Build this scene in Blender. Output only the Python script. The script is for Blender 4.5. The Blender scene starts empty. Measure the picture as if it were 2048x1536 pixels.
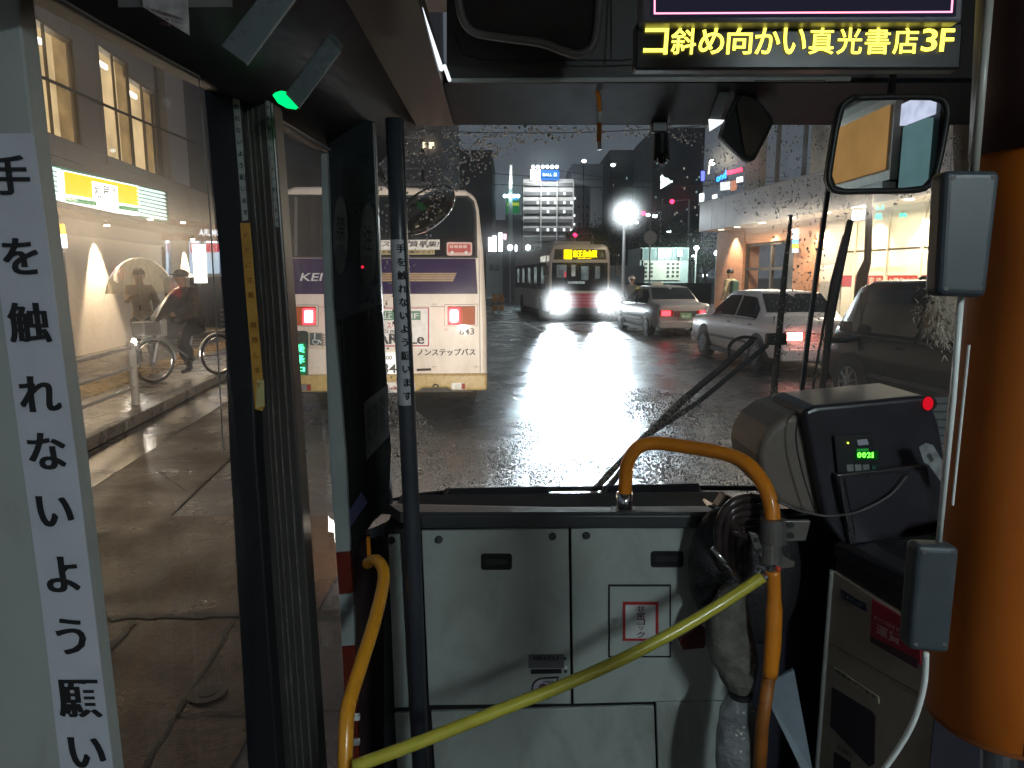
import bpy, math, random
from math import radians, sin, cos, pi, tan
from mathutils import Vector, Matrix
random.seed(7)
S = bpy.context.scene
COL = S.collection

# ------------------------------------------------------------------ camera, world, exposure
F = 1380.0; PITCH = radians(8.77); H = 1.75
CP, SP = cos(PITCH), sin(PITCH)
cam_d = bpy.data.cameras.new('camera'); cam = bpy.data.objects.new('camera', cam_d); COL.objects.link(cam)
cam.location = (0, 0, H); cam.rotation_euler = (pi/2 - PITCH, 0, 0)
cam_d.sensor_width = 36; cam_d.lens = 36*F/2048; cam_d.clip_start = 0.02; cam_d.clip_end = 3000
S.camera = cam
world = bpy.data.worlds.new('World'); S.world = world; world.use_nodes = True
wn = world.node_tree; wn.nodes.clear()
w_out = wn.nodes.new('ShaderNodeOutputWorld'); w_bg = wn.nodes.new('ShaderNodeBackground')
w_bg.inputs[0].default_value = (0.42, 0.50, 0.60, 1); w_bg.inputs[1].default_value = 0.16
wn.links.new(w_bg.outputs[0], w_out.inputs[0])
S.view_settings.view_transform = 'Standard'; S.view_settings.look = 'None'
S.view_settings.exposure = 0.3; S.view_settings.gamma = 1.0; S.view_settings.use_curve_mapping = False
S.render.engine = 'CYCLES'
S.cycles.use_denoising = True
try: S.cycles.denoiser = 'OPENIMAGEDENOISE'
except Exception: pass
S.cycles.max_bounces = 10; S.cycles.diffuse_bounces = 3; S.cycles.glossy_bounces = 4
S.cycles.transmission_bounces = 6; S.cycles.transparent_max_bounces = 24
S.cycles.sample_clamp_indirect = 4.0; S.cycles.sample_clamp_direct = 0
S.cycles.caustics_reflective = False; S.cycles.caustics_refractive = False
S.cycles.use_light_tree = True

# ------------------------------------------------------------------ placing by sight line
C0 = Vector((0, 0, H))
def ray(u, v):
    yc = (768-v)/F
    return Vector(((u-1024)/F, CP+yc*SP, -SP+yc*CP))
def W(u, v, Y):
    d = ray(u, v); return C0 + d*(Y/d.y)
def WX(u, v, X):
    d = ray(u, v); return C0 + d*(X/d.x)
def WZ(u, v, Z):
    d = ray(u, v); return C0 + d*((Z-H)/d.z)
def WP(u, v, p0, n):
    d = ray(u, v); return C0 + d*((p0-C0).dot(n)/d.dot(n))

# ------------------------------------------------------------------ materials
MATS = {}
def mat(name, col=(.5,.5,.5), rough=.5, metal=0., noise=.12, scale=18., bump=0., spec=.5, coat=0., bscale=None, alpha=None, sss=0):
    if name in MATS: return MATS[name]
    m = bpy.data.materials.new(name); m.use_nodes = True; nt = m.node_tree
    b = nt.nodes['Principled BSDF']
    tc = nt.nodes.new('ShaderNodeTexCoord'); nz = nt.nodes.new('ShaderNodeTexNoise')
    nz.inputs['Scale'].default_value = scale; nz.inputs['Detail'].default_value = 5
    nt.links.new(tc.outputs['Object'], nz.inputs['Vector'])
    mr = nt.nodes.new('ShaderNodeMapRange'); mr.inputs['From Min'].default_value = .25; mr.inputs['From Max'].default_value = .75
    mr.inputs['To Min'].default_value = 1-noise*1.6; mr.inputs['To Max'].default_value = 1+noise*.8
    nt.links.new(nz.outputs['Fac'], mr.inputs['Value'])
    mx = nt.nodes.new('ShaderNodeVectorMath'); mx.operation = 'SCALE'; mx.inputs[0].default_value = col[:3]
    nt.links.new(mr.outputs[0], mx.inputs['Scale']); nt.links.new(mx.outputs[0], b.inputs['Base Color'])
    rr = nt.nodes.new('ShaderNodeMapRange'); rr.inputs['To Min'].default_value = max(.02, rough-.12*min(1,noise*5)); rr.inputs['To Max'].default_value = min(1, rough+.12*min(1,noise*5))
    nt.links.new(nz.outputs['Fac'], rr.inputs['Value']); nt.links.new(rr.outputs[0], b.inputs['Roughness'])
    b.inputs['Metallic'].default_value = metal; b.inputs['Specular IOR Level'].default_value = spec
    b.inputs['Coat Weight'].default_value = coat; b.inputs['Coat Roughness'].default_value = .05
    if bump:
        n2 = nt.nodes.new('ShaderNodeTexNoise'); n2.inputs['Scale'].default_value = bscale or scale*6; n2.inputs['Detail'].default_value = 3
        nt.links.new(tc.outputs['Object'], n2.inputs['Vector'])
        bp = nt.nodes.new('ShaderNodeBump'); bp.inputs['Strength'].default_value = bump; bp.inputs['Distance'].default_value = .01
        nt.links.new(n2.outputs['Fac'], bp.inputs['Height']); nt.links.new(bp.outputs[0], b.inputs['Normal'])
    MATS[name] = m; return m
def emat(name, col, s, var=0., scale=3.):
    if name in MATS: return MATS[name]
    m = bpy.data.materials.new(name); m.use_nodes = True; nt = m.node_tree; nt.nodes.clear()
    o = nt.nodes.new('ShaderNodeOutputMaterial'); e = nt.nodes.new('ShaderNodeEmission')
    e.inputs[0].default_value = (*col, 1); e.inputs[1].default_value = s
    if var:
        tc = nt.nodes.new('ShaderNodeTexCoord'); nz = nt.nodes.new('ShaderNodeTexNoise'); nz.inputs['Scale'].default_value = scale
        nt.links.new(tc.outputs['Object'], nz.inputs['Vector'])
        mr = nt.nodes.new('ShaderNodeMapRange'); mr.inputs['From Min'].default_value = .3; mr.inputs['From Max'].default_value = .7
        mr.inputs['To Min'].default_value = s*(1-var); mr.inputs['To Max'].default_value = s*(1+var*.6)
        nt.links.new(nz.outputs['Fac'], mr.inputs['Value']); nt.links.new(mr.outputs[0], e.inputs[1])
    nt.links.new(e.outputs[0], o.inputs[0]); MATS[name] = m; return m
def glassmat(name, dirt=0., haze_rough=.3, tint=(1,1,1), refl=1.0, veil=0., grain=True):
    """thin pane: passes light straight through, mirrors by Fresnel, and a film of dirt scatters a little of it"""
    if name in MATS: return MATS[name]
    m = bpy.data.materials.new(name); m.use_nodes = True; nt = m.node_tree; nt.nodes.clear()
    N = nt.nodes.new; L = nt.links.new
    o = N('ShaderNodeOutputMaterial'); tr = N('ShaderNodeBsdfTransparent'); tr.inputs[0].default_value = (*tint, 1)
    gl = N('ShaderNodeBsdfGlossy'); gl.inputs['Roughness'].default_value = .01
    fr = N('ShaderNodeFresnel'); fr.inputs[0].default_value = 1.5
    cur = tr.outputs[0]
    if dirt > 0:
        rf = N('ShaderNodeBsdfRefraction'); rf.inputs['IOR'].default_value = 1.06; rf.inputs['Roughness'].default_value = haze_rough
        tc = N('ShaderNodeTexCoord'); nz = N('ShaderNodeTexNoise'); nz.inputs['Scale'].default_value = 2.2; nz.inputs['Detail'].default_value = 6; nz.inputs['Roughness'].default_value = .65
        L(tc.outputs['Object'], nz.inputs['Vector'])
        mr = N('ShaderNodeMapRange'); mr.inputs['From Min'].default_value = .3; mr.inputs['From Max'].default_value = .75
        mr.inputs['To Min'].default_value = dirt*.3; mr.inputs['To Max'].default_value = dirt*1.7
        L(nz.outputs['Fac'], mr.inputs['Value'])
        mx = N('ShaderNodeMixShader'); L(mr.outputs[0], mx.inputs[0]); L(cur, mx.inputs[1]); L(rf.outputs[0], mx.inputs[2]); cur = mx.outputs[0]
    if veil > 0:
        tl = N('ShaderNodeBsdfTranslucent'); tl.inputs[0].default_value = (.8,.87,.9,1)
        mx = N('ShaderNodeMixShader'); mx.inputs[0].default_value = veil; L(cur, mx.inputs[1]); L(tl.outputs[0], mx.inputs[2]); cur = mx.outputs[0]
    ge = N('ShaderNodeNewGeometry'); nb_ = N('ShaderNodeMath'); nb_.operation = 'MULTIPLY_ADD'; nb_.inputs[1].default_value = -refl; nb_.inputs[2].default_value = refl; L(ge.outputs['Backfacing'], nb_.inputs[0])
    k = N('ShaderNodeMath'); k.operation = 'MULTIPLY'; L(nb_.outputs[0], k.inputs[1]); L(fr.outputs[0], k.inputs[0])
    mx = N('ShaderNodeMixShader'); L(k.outputs[0], mx.inputs[0]); L(cur, mx.inputs[1]); L(gl.outputs[0], mx.inputs[2])
    L(mx.outputs[0], o.inputs[0]); MATS[name] = m; return m

def grime(m, amount=.4, scale=(6,6,1.2), lo=.52, hi=.72, col=(.55,.48,.40), rough=.25):
    '''irregular stains and scuffs multiplied over a material's colour'''
    nt = m.node_tree; b = nt.nodes['Principled BSDF']; src = b.inputs['Base Color'].links[0].from_socket
    N = nt.nodes.new; L = nt.links.new
    tc = N('ShaderNodeTexCoord'); mp = N('ShaderNodeMapping'); mp.inputs['Scale'].default_value = scale; L(tc.outputs['Object'], mp.inputs['Vector'])
    nz = N('ShaderNodeTexNoise'); nz.inputs['Scale'].default_value = 1.; nz.inputs['Detail'].default_value = 9; nz.inputs['Roughness'].default_value = .68; nz.inputs['Distortion'].default_value = .6; L(mp.outputs[0], nz.inputs['Vector'])
    mr = N('ShaderNodeMapRange'); mr.inputs['From Min'].default_value = lo; mr.inputs['From Max'].default_value = hi; mr.inputs['To Max'].default_value = amount; L(nz.outputs['Fac'], mr.inputs['Value'])
    mx = N('ShaderNodeMix'); mx.data_type = 'RGBA'; mx.blend_type = 'MULTIPLY'; L(mr.outputs[0], mx.inputs['Factor']); L(src, mx.inputs['A']); mx.inputs['B'].default_value = (*col, 1); L(mx.outputs['Result'], b.inputs['Base Color'])
    return m

# ------------------------------------------------------------------ mesh builder
_TX = {}
def glyphs(s):
    if s in _TX: return _TX[s]
    c = bpy.data.curves.new('t', 'FONT'); c.body = s; c.size = 1; c.resolution_u = 3
    c.offset = 0.012
    o = bpy.data.objects.new('t', c); COL.objects.link(o)
    dg = bpy.context.evaluated_depsgraph_get(); me = bpy.data.meshes.new_from_object(o.evaluated_get(dg))
    vs = [(v.co.x, v.co.y) for v in me.vertices]; fs = [tuple(p.vertices) for p in me.polygons]
    COL.objects.unlink(o); bpy.data.objects.remove(o); bpy.data.meshes.remove(me); bpy.data.curves.remove(c)
    _TX[s] = (vs, fs); return _TX[s]

class MB:
    def __init__(s): s.v = []; s.f = []; s.m = []; s.mi = 0
    def face(s, *idx): s.f.append(tuple(idx)); s.m.append(s.mi)
    def poly(s, pts):
        b = len(s.v); s.v += [Vector(p) for p in pts]; s.face(*range(b, b+len(pts))); return s
    def prism(s, pts, vec):
        pts = [Vector(p) for p in pts]; vec = Vector(vec); n = len(pts); b = len(s.v)
        s.v += pts + [p+vec for p in pts]
        s.face(*range(b, b+n)); s.face(*range(b+2*n-1, b+n-1, -1))
        for i in range(n):
            j = (i+1) % n; s.face(b+i, b+n+i, b+n+j, b+j)
        return s
    def box(s, c, d, rot=None):
        c = Vector(c); h = Vector(d)/2; b = len(s.v)
        for z in (-1,1):
            for x, y in ((-1,-1),(1,-1),(1,1),(-1,1)):
                p = Vector((x*h.x, y*h.y, z*h.z))
                if rot is not None: p = rot @ p
                s.v.append(c+p)
        for q in ((0,3,2,1),(4,5,6,7),(0,1,5,4),(1,2,6,5),(2,3,7,6),(3,0,4,7)): s.face(*[b+i for i in q])
        return s
    def bb(s, x0, x1, y0, y1, z0, z1): return s.box(((x0+x1)/2,(y0+y1)/2,(z0+z1)/2), (x1-x0,y1-y0,z1-z0))
    def tube(s, pts, r, seg=12, cap=True, squash=None):
        pts = [Vector(p) for p in pts]; n = len(pts)
        rs = r if isinstance(r, (list, tuple)) else [r]*n
        up = None; rings = []
        for i, p in enumerate(pts):
            t = (pts[min(i+1, n-1)]-pts[max(i-1, 0)]).normalized()
            if up is None:
                a = Vector((0,0,1)) if abs(t.z) < .9 else Vector((1,0,0)); up = (a - t*a.dot(t)).normalized()
            else: up = (up - t*up.dot(t)).normalized()
            sd = t.cross(up); b = len(s.v); rings.append(b)
            for k in range(seg):
                a = 2*pi*k/seg; s.v.append(p + (up*cos(a)+sd*sin(a))*rs[i])
        for i in range(n-1):
            for k in range(seg):
                k2 = (k+1) % seg; s.face(rings[i]+k, rings[i]+k2, rings[i+1]+k2, rings[i+1]+k)
        if cap:
            s.face(*[rings[0]+k for k in range(seg)][::-1]); s.face(*[rings[-1]+k for k in range(seg)])
        return s
    def sphere(s, c, r, seg=16, rings=10, rot=None, zmin=-1.0):
        c = Vector(c); r = Vector(r) if not isinstance(r, (int, float)) else Vector((r,r,r)); b = len(s.v)
        t0 = math.acos(max(-1,min(1,zmin)))
        for i in range(rings+1):
            th = t0*i/rings
            for k in range(seg):
                p = Vector((r.x*sin(th)*cos(2*pi*k/seg), r.y*sin(th)*sin(2*pi*k/seg), r.z*cos(th)))
                if rot is not None: p = rot @ p
                s.v.append(c+p)
        for i in range(rings):
            for k in range(seg):
                k2 = (k+1) % seg; s.face(b+i*seg+k, b+(i+1)*seg+k, b+(i+1)*seg+k2, b+i*seg+k2)
        return s
    def text(s, t, bl, br, tl, em=False, tr=None):
        """letters of t stretched over the quad bl-br-tr-tl; em keeps the glyph's own square"""
        vs, fs = glyphs(t)
        if not vs: return s
        if em: x0, x1, y0, y1 = 0, len(t), -.12, .88
        else:
            x0 = min(v[0] for v in vs); x1 = max(v[0] for v in vs); y0 = min(v[1] for v in vs); y1 = max(v[1] for v in vs)
        bl, br, tl = Vector(bl), Vector(br), Vector(tl); tr = Vector(tr) if tr is not None else br+tl-bl
        b = len(s.v)
        for x, y in vs:
            a = (x-x0)/(x1-x0); c = (y-y0)/(y1-y0)
            s.v.append((bl*(1-a)+br*a)*(1-c)+(tl*(1-a)+tr*a)*c)
        for f in fs: s.face(*[b+i for i in f])
        return s

def new_obj(name, mb, mats, parent=None, shift=Vector((0,0,0)), bev=0, seg=2, smooth=False, solid=0, subd=0):
    me = bpy.data.meshes.new(name)
    me.from_pydata([tuple(p-shift) for p in mb.v], [], mb.f)
    ms = mats if isinstance(mats, (list, tuple)) else [mats]
    for m in ms: me.materials.append(m)
    if len(ms) > 1: me.polygons.foreach_set('material_index', mb.m)
    if smooth: me.polygons.foreach_set('use_smooth', [True]*len(me.polygons))
    me.update()
    o = bpy.data.objects.new(name, me); COL.objects.link(o)
    if parent is not None: o.parent = parent
    if solid:
        md = o.modifiers.new('solid', 'SOLIDIFY'); md.thickness = solid; md.offset = 0
    if subd:
        md = o.modifiers.new('sub', 'SUBSURF'); md.levels = md.render_levels = subd
    if bev:
        md = o.modifiers.new('bevel', 'BEVEL'); md.width = bev; md.segments = seg; md.limit_method = 'ANGLE'; md.angle_limit = radians(35)
    if smooth and bev: pass
    return o
ROOT = {}
def thing(name, label, cat, loc=(0,0,0), rz=0., group=None):
    o = bpy.data.objects.new(name, None); COL.objects.link(o); o.empty_display_size = .1
    o.location = loc; o.rotation_euler = (0, 0, rz)
    if label: o['label'] = label
    if cat: o['category'] = cat
    if group: o['group'] = group
    ROOT[o.name] = Vector(loc); return o
def root_of(o):
    while o.parent is not None: o = o.parent
    return o
def part(name, mb, m, parent, label=None, **k):
    r = root_of(parent); o = new_obj(name, mb, m, parent, ROOT[r.name], **k)
    if label: o['label'] = label
    return o
def solo(name, mb, m, label, cat, group=None, kind=None, **k):
    xs = [p.x for p in mb.v]; ys = [p.y for p in mb.v]; zs = [p.z for p in mb.v]
    L = Vector(((min(xs)+max(xs))/2, (min(ys)+max(ys))/2, min(zs)))
    o = new_obj(name, mb, m, None, L, **k); o.location = L; ROOT[o.name] = L
    if label: o['label'] = label
    if cat: o['category'] = cat
    if group: o['group'] = group
    if kind: o['kind'] = kind
    return o
def struct(name, mb, m, **k): return solo(name, mb, m, None, None, kind='structure', **k)
def copy_tree(o, parent=None):
    c = o.copy(); COL.objects.link(c); c.parent = parent
    if parent is None and o.name in ROOT: ROOT[c.name] = ROOT[o.name].copy()
    for ch in list(o.children): copy_tree(ch, c)
    return c
def uvq(pts, Y, th=.01):                       # a flat board seen head-on at distance Y
    return MB().prism([W(u, v, Y) for u, v in pts], (0, th, 0))
def rr_uv(u0, v0, u1, v1, r, n=5):
    out = []
    for cx, cy, a0 in ((u1-r, v0+r, -90), (u1-r, v1-r, 0), (u0+r, v1-r, 90), (u0+r, v0+r, 180)):
        for i in range(n+1):
            a = radians(a0+90*i/n); out.append((cx+r*cos(a), cy+r*sin(a)))
    return out
def spline(pts, n=6):
    P = [Vector(p) for p in pts]; out = []
    for i in range(len(P)-1):
        p0 = P[max(i-1,0)]; p1 = P[i]; p2 = P[i+1]; p3 = P[min(i+2, len(P)-1)]
        for k in range(n):
            t = k/n; out.append(.5*((2*p1)+(p2-p0)*t+(2*p0-5*p1+4*p2-p3)*t*t+(3*p1-p0-3*p2+p3)*t**3))
    out.append(P[-1]); return out
def area(name, loc, target, size, power, col=(1,1,1), parent=None, sy=None, spread=pi):
    d = bpy.data.lights.new(name, 'AREA'); d.energy = power; d.color = col; d.size = size
    if sy: d.shape = 'RECTANGLE'; d.size_y = sy
    d.spread = spread
    o = bpy.data.objects.new(name, d); COL.objects.link(o); o.location = loc
    o.rotation_euler = (Vector(target)-Vector(loc)).to_track_quat('-Z', 'Y').to_euler(); return o
def spot(name, loc, target, power, angle=60, blend=.5, r=.05, col=(1,1,1)):
    d = bpy.data.lights.new(name, 'SPOT'); d.energy = power; d.color = col; d.spot_size = radians(angle); d.spot_blend = blend; d.shadow_soft_size = r
    o = bpy.data.objects.new(name, d); COL.objects.link(o); o.location = loc
    o.rotation_euler = (Vector(target)-Vector(loc)).to_track_quat('-Z', 'Y').to_euler(); return o
# ================================================================== SHARED COLOURS
SK = -0.13                                         # the street runs slightly left of our own bus
def wetmat(name, dry, rough0, rough1, bump=.35, scale=1.3, spec=.5):
    m = bpy.data.materials.new(name); m.use_nodes = True; nt = m.node_tree; b = nt.nodes['Principled BSDF']
    N = nt.nodes.new; L = nt.links.new
    g = N('ShaderNodeNewGeometry'); P = g.outputs['Position']
    n1 = N('ShaderNodeTexNoise'); n1.inputs['Scale'].default_value = scale; n1.inputs['Detail'].default_value = 7; n1.inputs['Roughness'].default_value = .6; L(P, n1.inputs['Vector'])
    n2 = N('ShaderNodeTexNoise'); n2.inputs['Scale'].default_value = 130; n2.inputs['Detail'].default_value = 2; L(P, n2.inputs['Vector'])
    n3 = N('ShaderNodeTexNoise'); n3.inputs['Scale'].default_value = 28; n3.inputs['Detail'].default_value = 4; L(P, n3.inputs['Vector'])
    r = N('ShaderNodeMapRange'); r.inputs['From Min'].default_value = .38; r.inputs['From Max'].default_value = .62
    r.inputs['To Min'].default_value = rough0; r.inputs['To Max'].default_value = rough1; L(n1.outputs['Fac'], r.inputs['Value']); L(r.outputs[0], b.inputs['Roughness'])
    c = N('ShaderNodeMapRange'); c.inputs['From Min'].default_value = .3; c.inputs['From Max'].default_value = .7; c.inputs['To Min'].default_value = .55; c.inputs['To Max'].default_value = 1.35; L(n3.outputs['Fac'], c.inputs['Value'])
    c2 = N('ShaderNodeMapRange'); c2.inputs['From Min'].default_value = .3; c2.inputs['From Max'].default_value = .7; c2.inputs['To Min'].default_value = .7; c2.inputs['To Max'].default_value = 1.3; L(n1.outputs['Fac'], c2.inputs['Value'])
    mm = N('ShaderNodeMath'); mm.operation = 'MULTIPLY'; L(c.outputs[0], mm.inputs[0]); L(c2.outputs[0], mm.inputs[1])
    vm = N('ShaderNodeVectorMath'); vm.operation = 'SCALE'; vm.inputs[0].default_value = dry; L(mm.outputs[0], vm.inputs['Scale']); L(vm.outputs[0], b.inputs['Base Color'])
    ad = N('ShaderNodeMath'); ad.operation = 'MULTIPLY_ADD'; ad.inputs[1].default_value = .6; L(n3.outputs['Fac'], ad.inputs[0]); L(n2.outputs['Fac'], ad.inputs[2])
    bp = N('ShaderNodeBump'); bp.inputs['Strength'].default_value = bump; bp.inputs['Distance'].default_value = .004; L(ad.outputs[0], bp.inputs['Height']); L(bp.outputs[0], b.inputs['Normal'])
    b.inputs['Specular IOR Level'].default_value = spec
    MATS[name] = m; return m
asphalt = wetmat('wet_asphalt', (.045,.047,.05), .18, .40, bump=.95)
concrete = wetmat('wet_concrete', (.062,.034,.018), .26, .5, bump=.9, scale=2.2, spec=.32)
gutter = wetmat('gutter_asphalt', (.02,.02,.02), .08, .3, bump=.3)
pavem = wetmat('wet_paving', (.06,.05,.038), .15, .38, bump=.6, scale=3)
tactile = wetmat('tactile_yellow', (.26,.16,.03), .15, .35, bump=.5, scale=5)
kerbm = wetmat('kerb_stone', (.24,.21,.17), .25, .45, bump=.6, scale=4)
linem = wetmat('road_paint', (.55,.55,.52), .2, .4, bump=.5, scale=4)
black = mat('black_rubber', (.012,.012,.014), .55)
tyre = mat('tyre_rubber', (.015,.015,.016), .6, bump=.3)
dkpl = mat('dark_plastic', (.028,.028,.032), .42)
chrome = mat('chrome', (.75,.76,.78), .12, 1., noise=.06)
steel = mat('brushed_steel', (.45,.46,.48), .3, 1.)
glassdk = mat('dark_window_glass', (.012,.015,.018), .04, spec=.35, noise=.03)
red_on = emat('lit_red_lamp', (1,.03,.04), 6.)
red_core = emat('lit_red_core', (1,.42,.36), 14.)
white_hot = emat('headlight_glow', (.86,.95,1), 900.)
amber = mat('amber_lens', (.45,.09,.01), .4, spec=.2)
redlens = mat('red_lens', (.3,.01,.012), .4, spec=.2)
inkk = mat('black_print', (.012,.012,.014), .5, noise=.05)
whitep = mat('white_print', (.7,.7,.7), .5, noise=.05)
redp = mat('red_print', (.5,.02,.03), .5, noise=.05)

# ================================================================== GROUND
def strip(x0a, x0b, x1a, x1b, y0, y1, z, n=1):      # sheet between x0(y) and x1(y)
    mb = MB()
    for i in range(n):
        a = y0+(y1-y0)*i/n; b = y0+(y1-y0)*(i+1)/n
        mb.poly([(x0a+x0b*a, a, z), (x1a+x1b*a, a, z), (x1a+x1b*b, b, z), (x0a+x0b*b, b, z)])
    return mb
g = MB(); g.poly([(-700,-60,-.02),(700,-60,-.02),(700,1400,-.02),(-700,1400,-.02)])
struct('ground', g, mat('far_ground', (.03,.032,.034), .5))
KX = -3.43                                        # kerb line x = KX + SK*y
struct('road', strip(KX+1.55, SK, 13.2, SK, -6, 420, 0., 1), asphalt)
struct('gutter', strip(KX+.02, SK, KX+.62, SK, -6, 420, 0., 1), gutter)
# concrete bus bay: poured slabs with joints
bay = MB(); bay.poly([(KX+.62-SK*6,-6,-.012),(KX+1.55+1.2,-6,-.012),(KX+1.55+SK*9+1.2,9,-.012),(KX+.62+SK*9,9,-.012)])
bay_o = struct('bus_bay', strip(KX+.6, SK, KX+1.56, SK, -6, 420, -.012, 1), mat('joint_dirt', (.012,.011,.01), .5))
ROOT[bay_o.name] = bay_o.location.copy()
jy = [-6, -2.4, 1.35, 3.02, 6.4, 9.8, 13.2, 16.6, 20, 27, 34, 48, 62, 90, 140, 420]
for i in range(len(jy)-1):
    a, b = jy[i]+.012, jy[i+1]-.012
    part('concrete_slab', strip(KX+.64, SK, KX+1.53, SK, a, b, .002), concrete, bay_o)
# wide concrete apron beside the door, with a diagonal joint
ap = MB()
struct('apron', MB().poly([(-3.2,-6,.006),(-.9,-6,.006),(-1.05,4.9,.006),(-2.9,4.9,.006),(-3.3,1,.006)]), concrete)
cr = MB()
def crack(p, q, w=.018, n=14, z=.0105):
    rng = random.Random(3); p = Vector(p); q = Vector(q); d = (q-p); nrm = Vector((-d.y, d.x)).normalized(); pr = None
    for i in range(n+1):
        c = p+d*i/n + nrm*rng.uniform(-.012,.012); ww = w*rng.uniform(.5,1.3); cur = ((c.x-nrm.x*ww, c.y-nrm.y*ww, z), (c.x+nrm.x*ww, c.y+nrm.y*ww, z))
        if pr: cr.poly([pr[0], pr[1], cur[1], cur[0]])
        pr = cur
a = WZ(195,1238,0); b = WZ(700,1228,0); crack(a.xy, b.xy, .028, 40)
a = WZ(470,1240,0); b = WZ(275,1560,0); crack(a.xy, b.xy, .009, 26)
a = WZ(270,1245,0); b = WZ(190,1330,0); crack(a.xy, b.xy, .02, 16)
a = WZ(320,945,0); b = WZ(370,985,0); crack(a.xy, b.xy, .012, 8)
a = WZ(350,1432,0); b = WZ(700,1428,0); crack(a.xy, b.xy, .008, 30)
solo('slab_joints', cr, MATS['joint_dirt'], None, None, kind='structure')
# manhole cover ring near the door
mh = thing('drain_cover', 'small round drain cap set in the wet brown concrete below the door', 'drain cover', tuple(WZ(415,1385,0)))
c = WZ(415,1385,.008); mb = MB(); mb.tube([c, c+Vector((0,0,.004))], .08, 24); part('rim', mb, mat('worn_metal', (.075,.055,.042), .45, .2), mh)
mb = MB(); mb.tube([c+Vector((0,0,.003)), c+Vector((0,0,.006))], .04, 20); part('cap', mb, mat('joint_metal', (.04,.03,.025), .4, .2), mh)
# kerb, pavement, yellow tactile line
kb = MB(); 
for i in range(60):
    y0 = -6+i*1.6; y1 = y0+1.585
    kb.prism([(KX-.2+SK*y0,y0,.0),(KX+SK*y0,y0,.0),(KX+SK*y1,y1,.0),(KX-.2+SK*y1,y1,.0)], (0,0,.13))
kerb = solo('kerb', MB().prism([(KX-.19+SK*-6,-6,-.01),(KX-.01+SK*-6,-6,-.01),(KX-.01+SK*300,300,-.01),(KX-.19+SK*300,300,-.01)], (0,0,.11)), MATS['joint_dirt'], None, None, kind='structure')
for i in range(38):
    y0 = -3+i*1.2; y1 = y0+1.185
    mb = MB().prism([(KX-.2+SK*y0,y0,.0),(KX+SK*y0,y0,.0),(KX+SK*y1,y1,.0),(KX-.2+SK*y1,y1,.0)], (0,0,.135)); part('kerb_stone', mb, kerbm, kerb, bev=.012)
struct('pavement', strip(KX-6.2, SK, KX-.2, SK, -6, 300, .125), pavem)
tz = MB()
for i in range(70):
    y0 = 4+i*.3
    for j in range(2):
        x0 = KX-1.75+j*.3
        tz.prism([(x0+SK*y0,y0,.126),(x0+.29+SK*y0,y0,.126),(x0+.29+SK*(y0+.29),y0+.29,.126),(x0+SK*(y0+.29),y0+.29,.126)], (0,0,.008))
        for k in range(4): tz.bb(x0+.03+k*.065+SK*y0, x0+.055+k*.065+SK*y0, y0+.02, y0+.27, .134, .139)
solo('tactile_paving', tz, tactile, 'yellow ribbed tactile paving running along the wet pavement', 'tactile paving', kind='stuff')
# painted lines on the carriageway
ln = MB()
for i in range(12):
    y0 = 14+i*9; x = 3.9+SK*y0; ln.poly([(x,y0,.006),(x+.13,y0,.006),(x+.13+SK*4,y0+4,.006),(x+SK*4,y0+4,.006)])
solo('lane_markings', ln, linem, None, None, kind='structure')
# right-hand pavement with its kerb
struct('right_pavement', strip(8.3, SK, 18, SK, 5, 300, .12), pavem)
struct('right_kerb', MB().prism([(8.1+SK*5,5,0),(8.3+SK*5,5,0),(8.3+SK*300,300,0),(8.1+SK*300,300,0)], (0,0,.135)), kerbm)

# ================================================================== LEFT BUILDING
p0 = Vector((-7.24, 0, 0)); ln_ = math.hypot(1, SK); NL = Vector((1, -SK, 0))/ln_; TL = Vector((SK, 1, 0))/ln_
def LP(u, v, out=0.): return WP(u, v, p0+NL*out, NL)
def lq(uvs, out, th):                       # slab standing 'out' from the wall, th thick towards the wall
    return MB().prism([LP(u, v, out) for u, v in uvs], NL*(-th))
def wl(y, z, out=0.):
    return Vector((p0.x+SK*y, y, z))+NL*out
wall_c = mat('left_wall', (.30,.27,.25), .6, bump=.2); wall_b = mat('shop_wall', (.62,.55,.46), .55, noise=.1, bump=.15)
tint_wall = mat('dark_cladding', (.10,.09,.09), .4)
lb = thing('corner_building', 'grey building with lit yellow upper windows and a restaurant sign', 'building', (-8,12,0))
# wall with real openings: assembled from piers and bands between the window strips
def wbox(y0, y1, z0, z1, o0, o1):
    return MB().prism([wl(y0,z0,o0), wl(y1,z0,o0), wl(y1,z1,o0), wl(y0,z1,o0)], NL*(o1-o0))
def yz(u, v):
    p = LP(u, v); return p.y, p.z
zs_top = yz(258,155)[1]; zs_bot = yz(300,350)[1]
YW = [yz(u, 200)[0] for u in (38, 66, 150, 203, 262, 315)]
mb = MB(); part('wall', wbox(2, 19.6, .12, 2.62, -.3, 0), wall_b, lb)
mb = wbox(2, 34, 2.62, 4.55, -.3, 0); part('wall', mb, wall_c, lb)
Z0, Z1 = 4.55, 9.0
def zat(u, v): return LP(u, v).z
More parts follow.
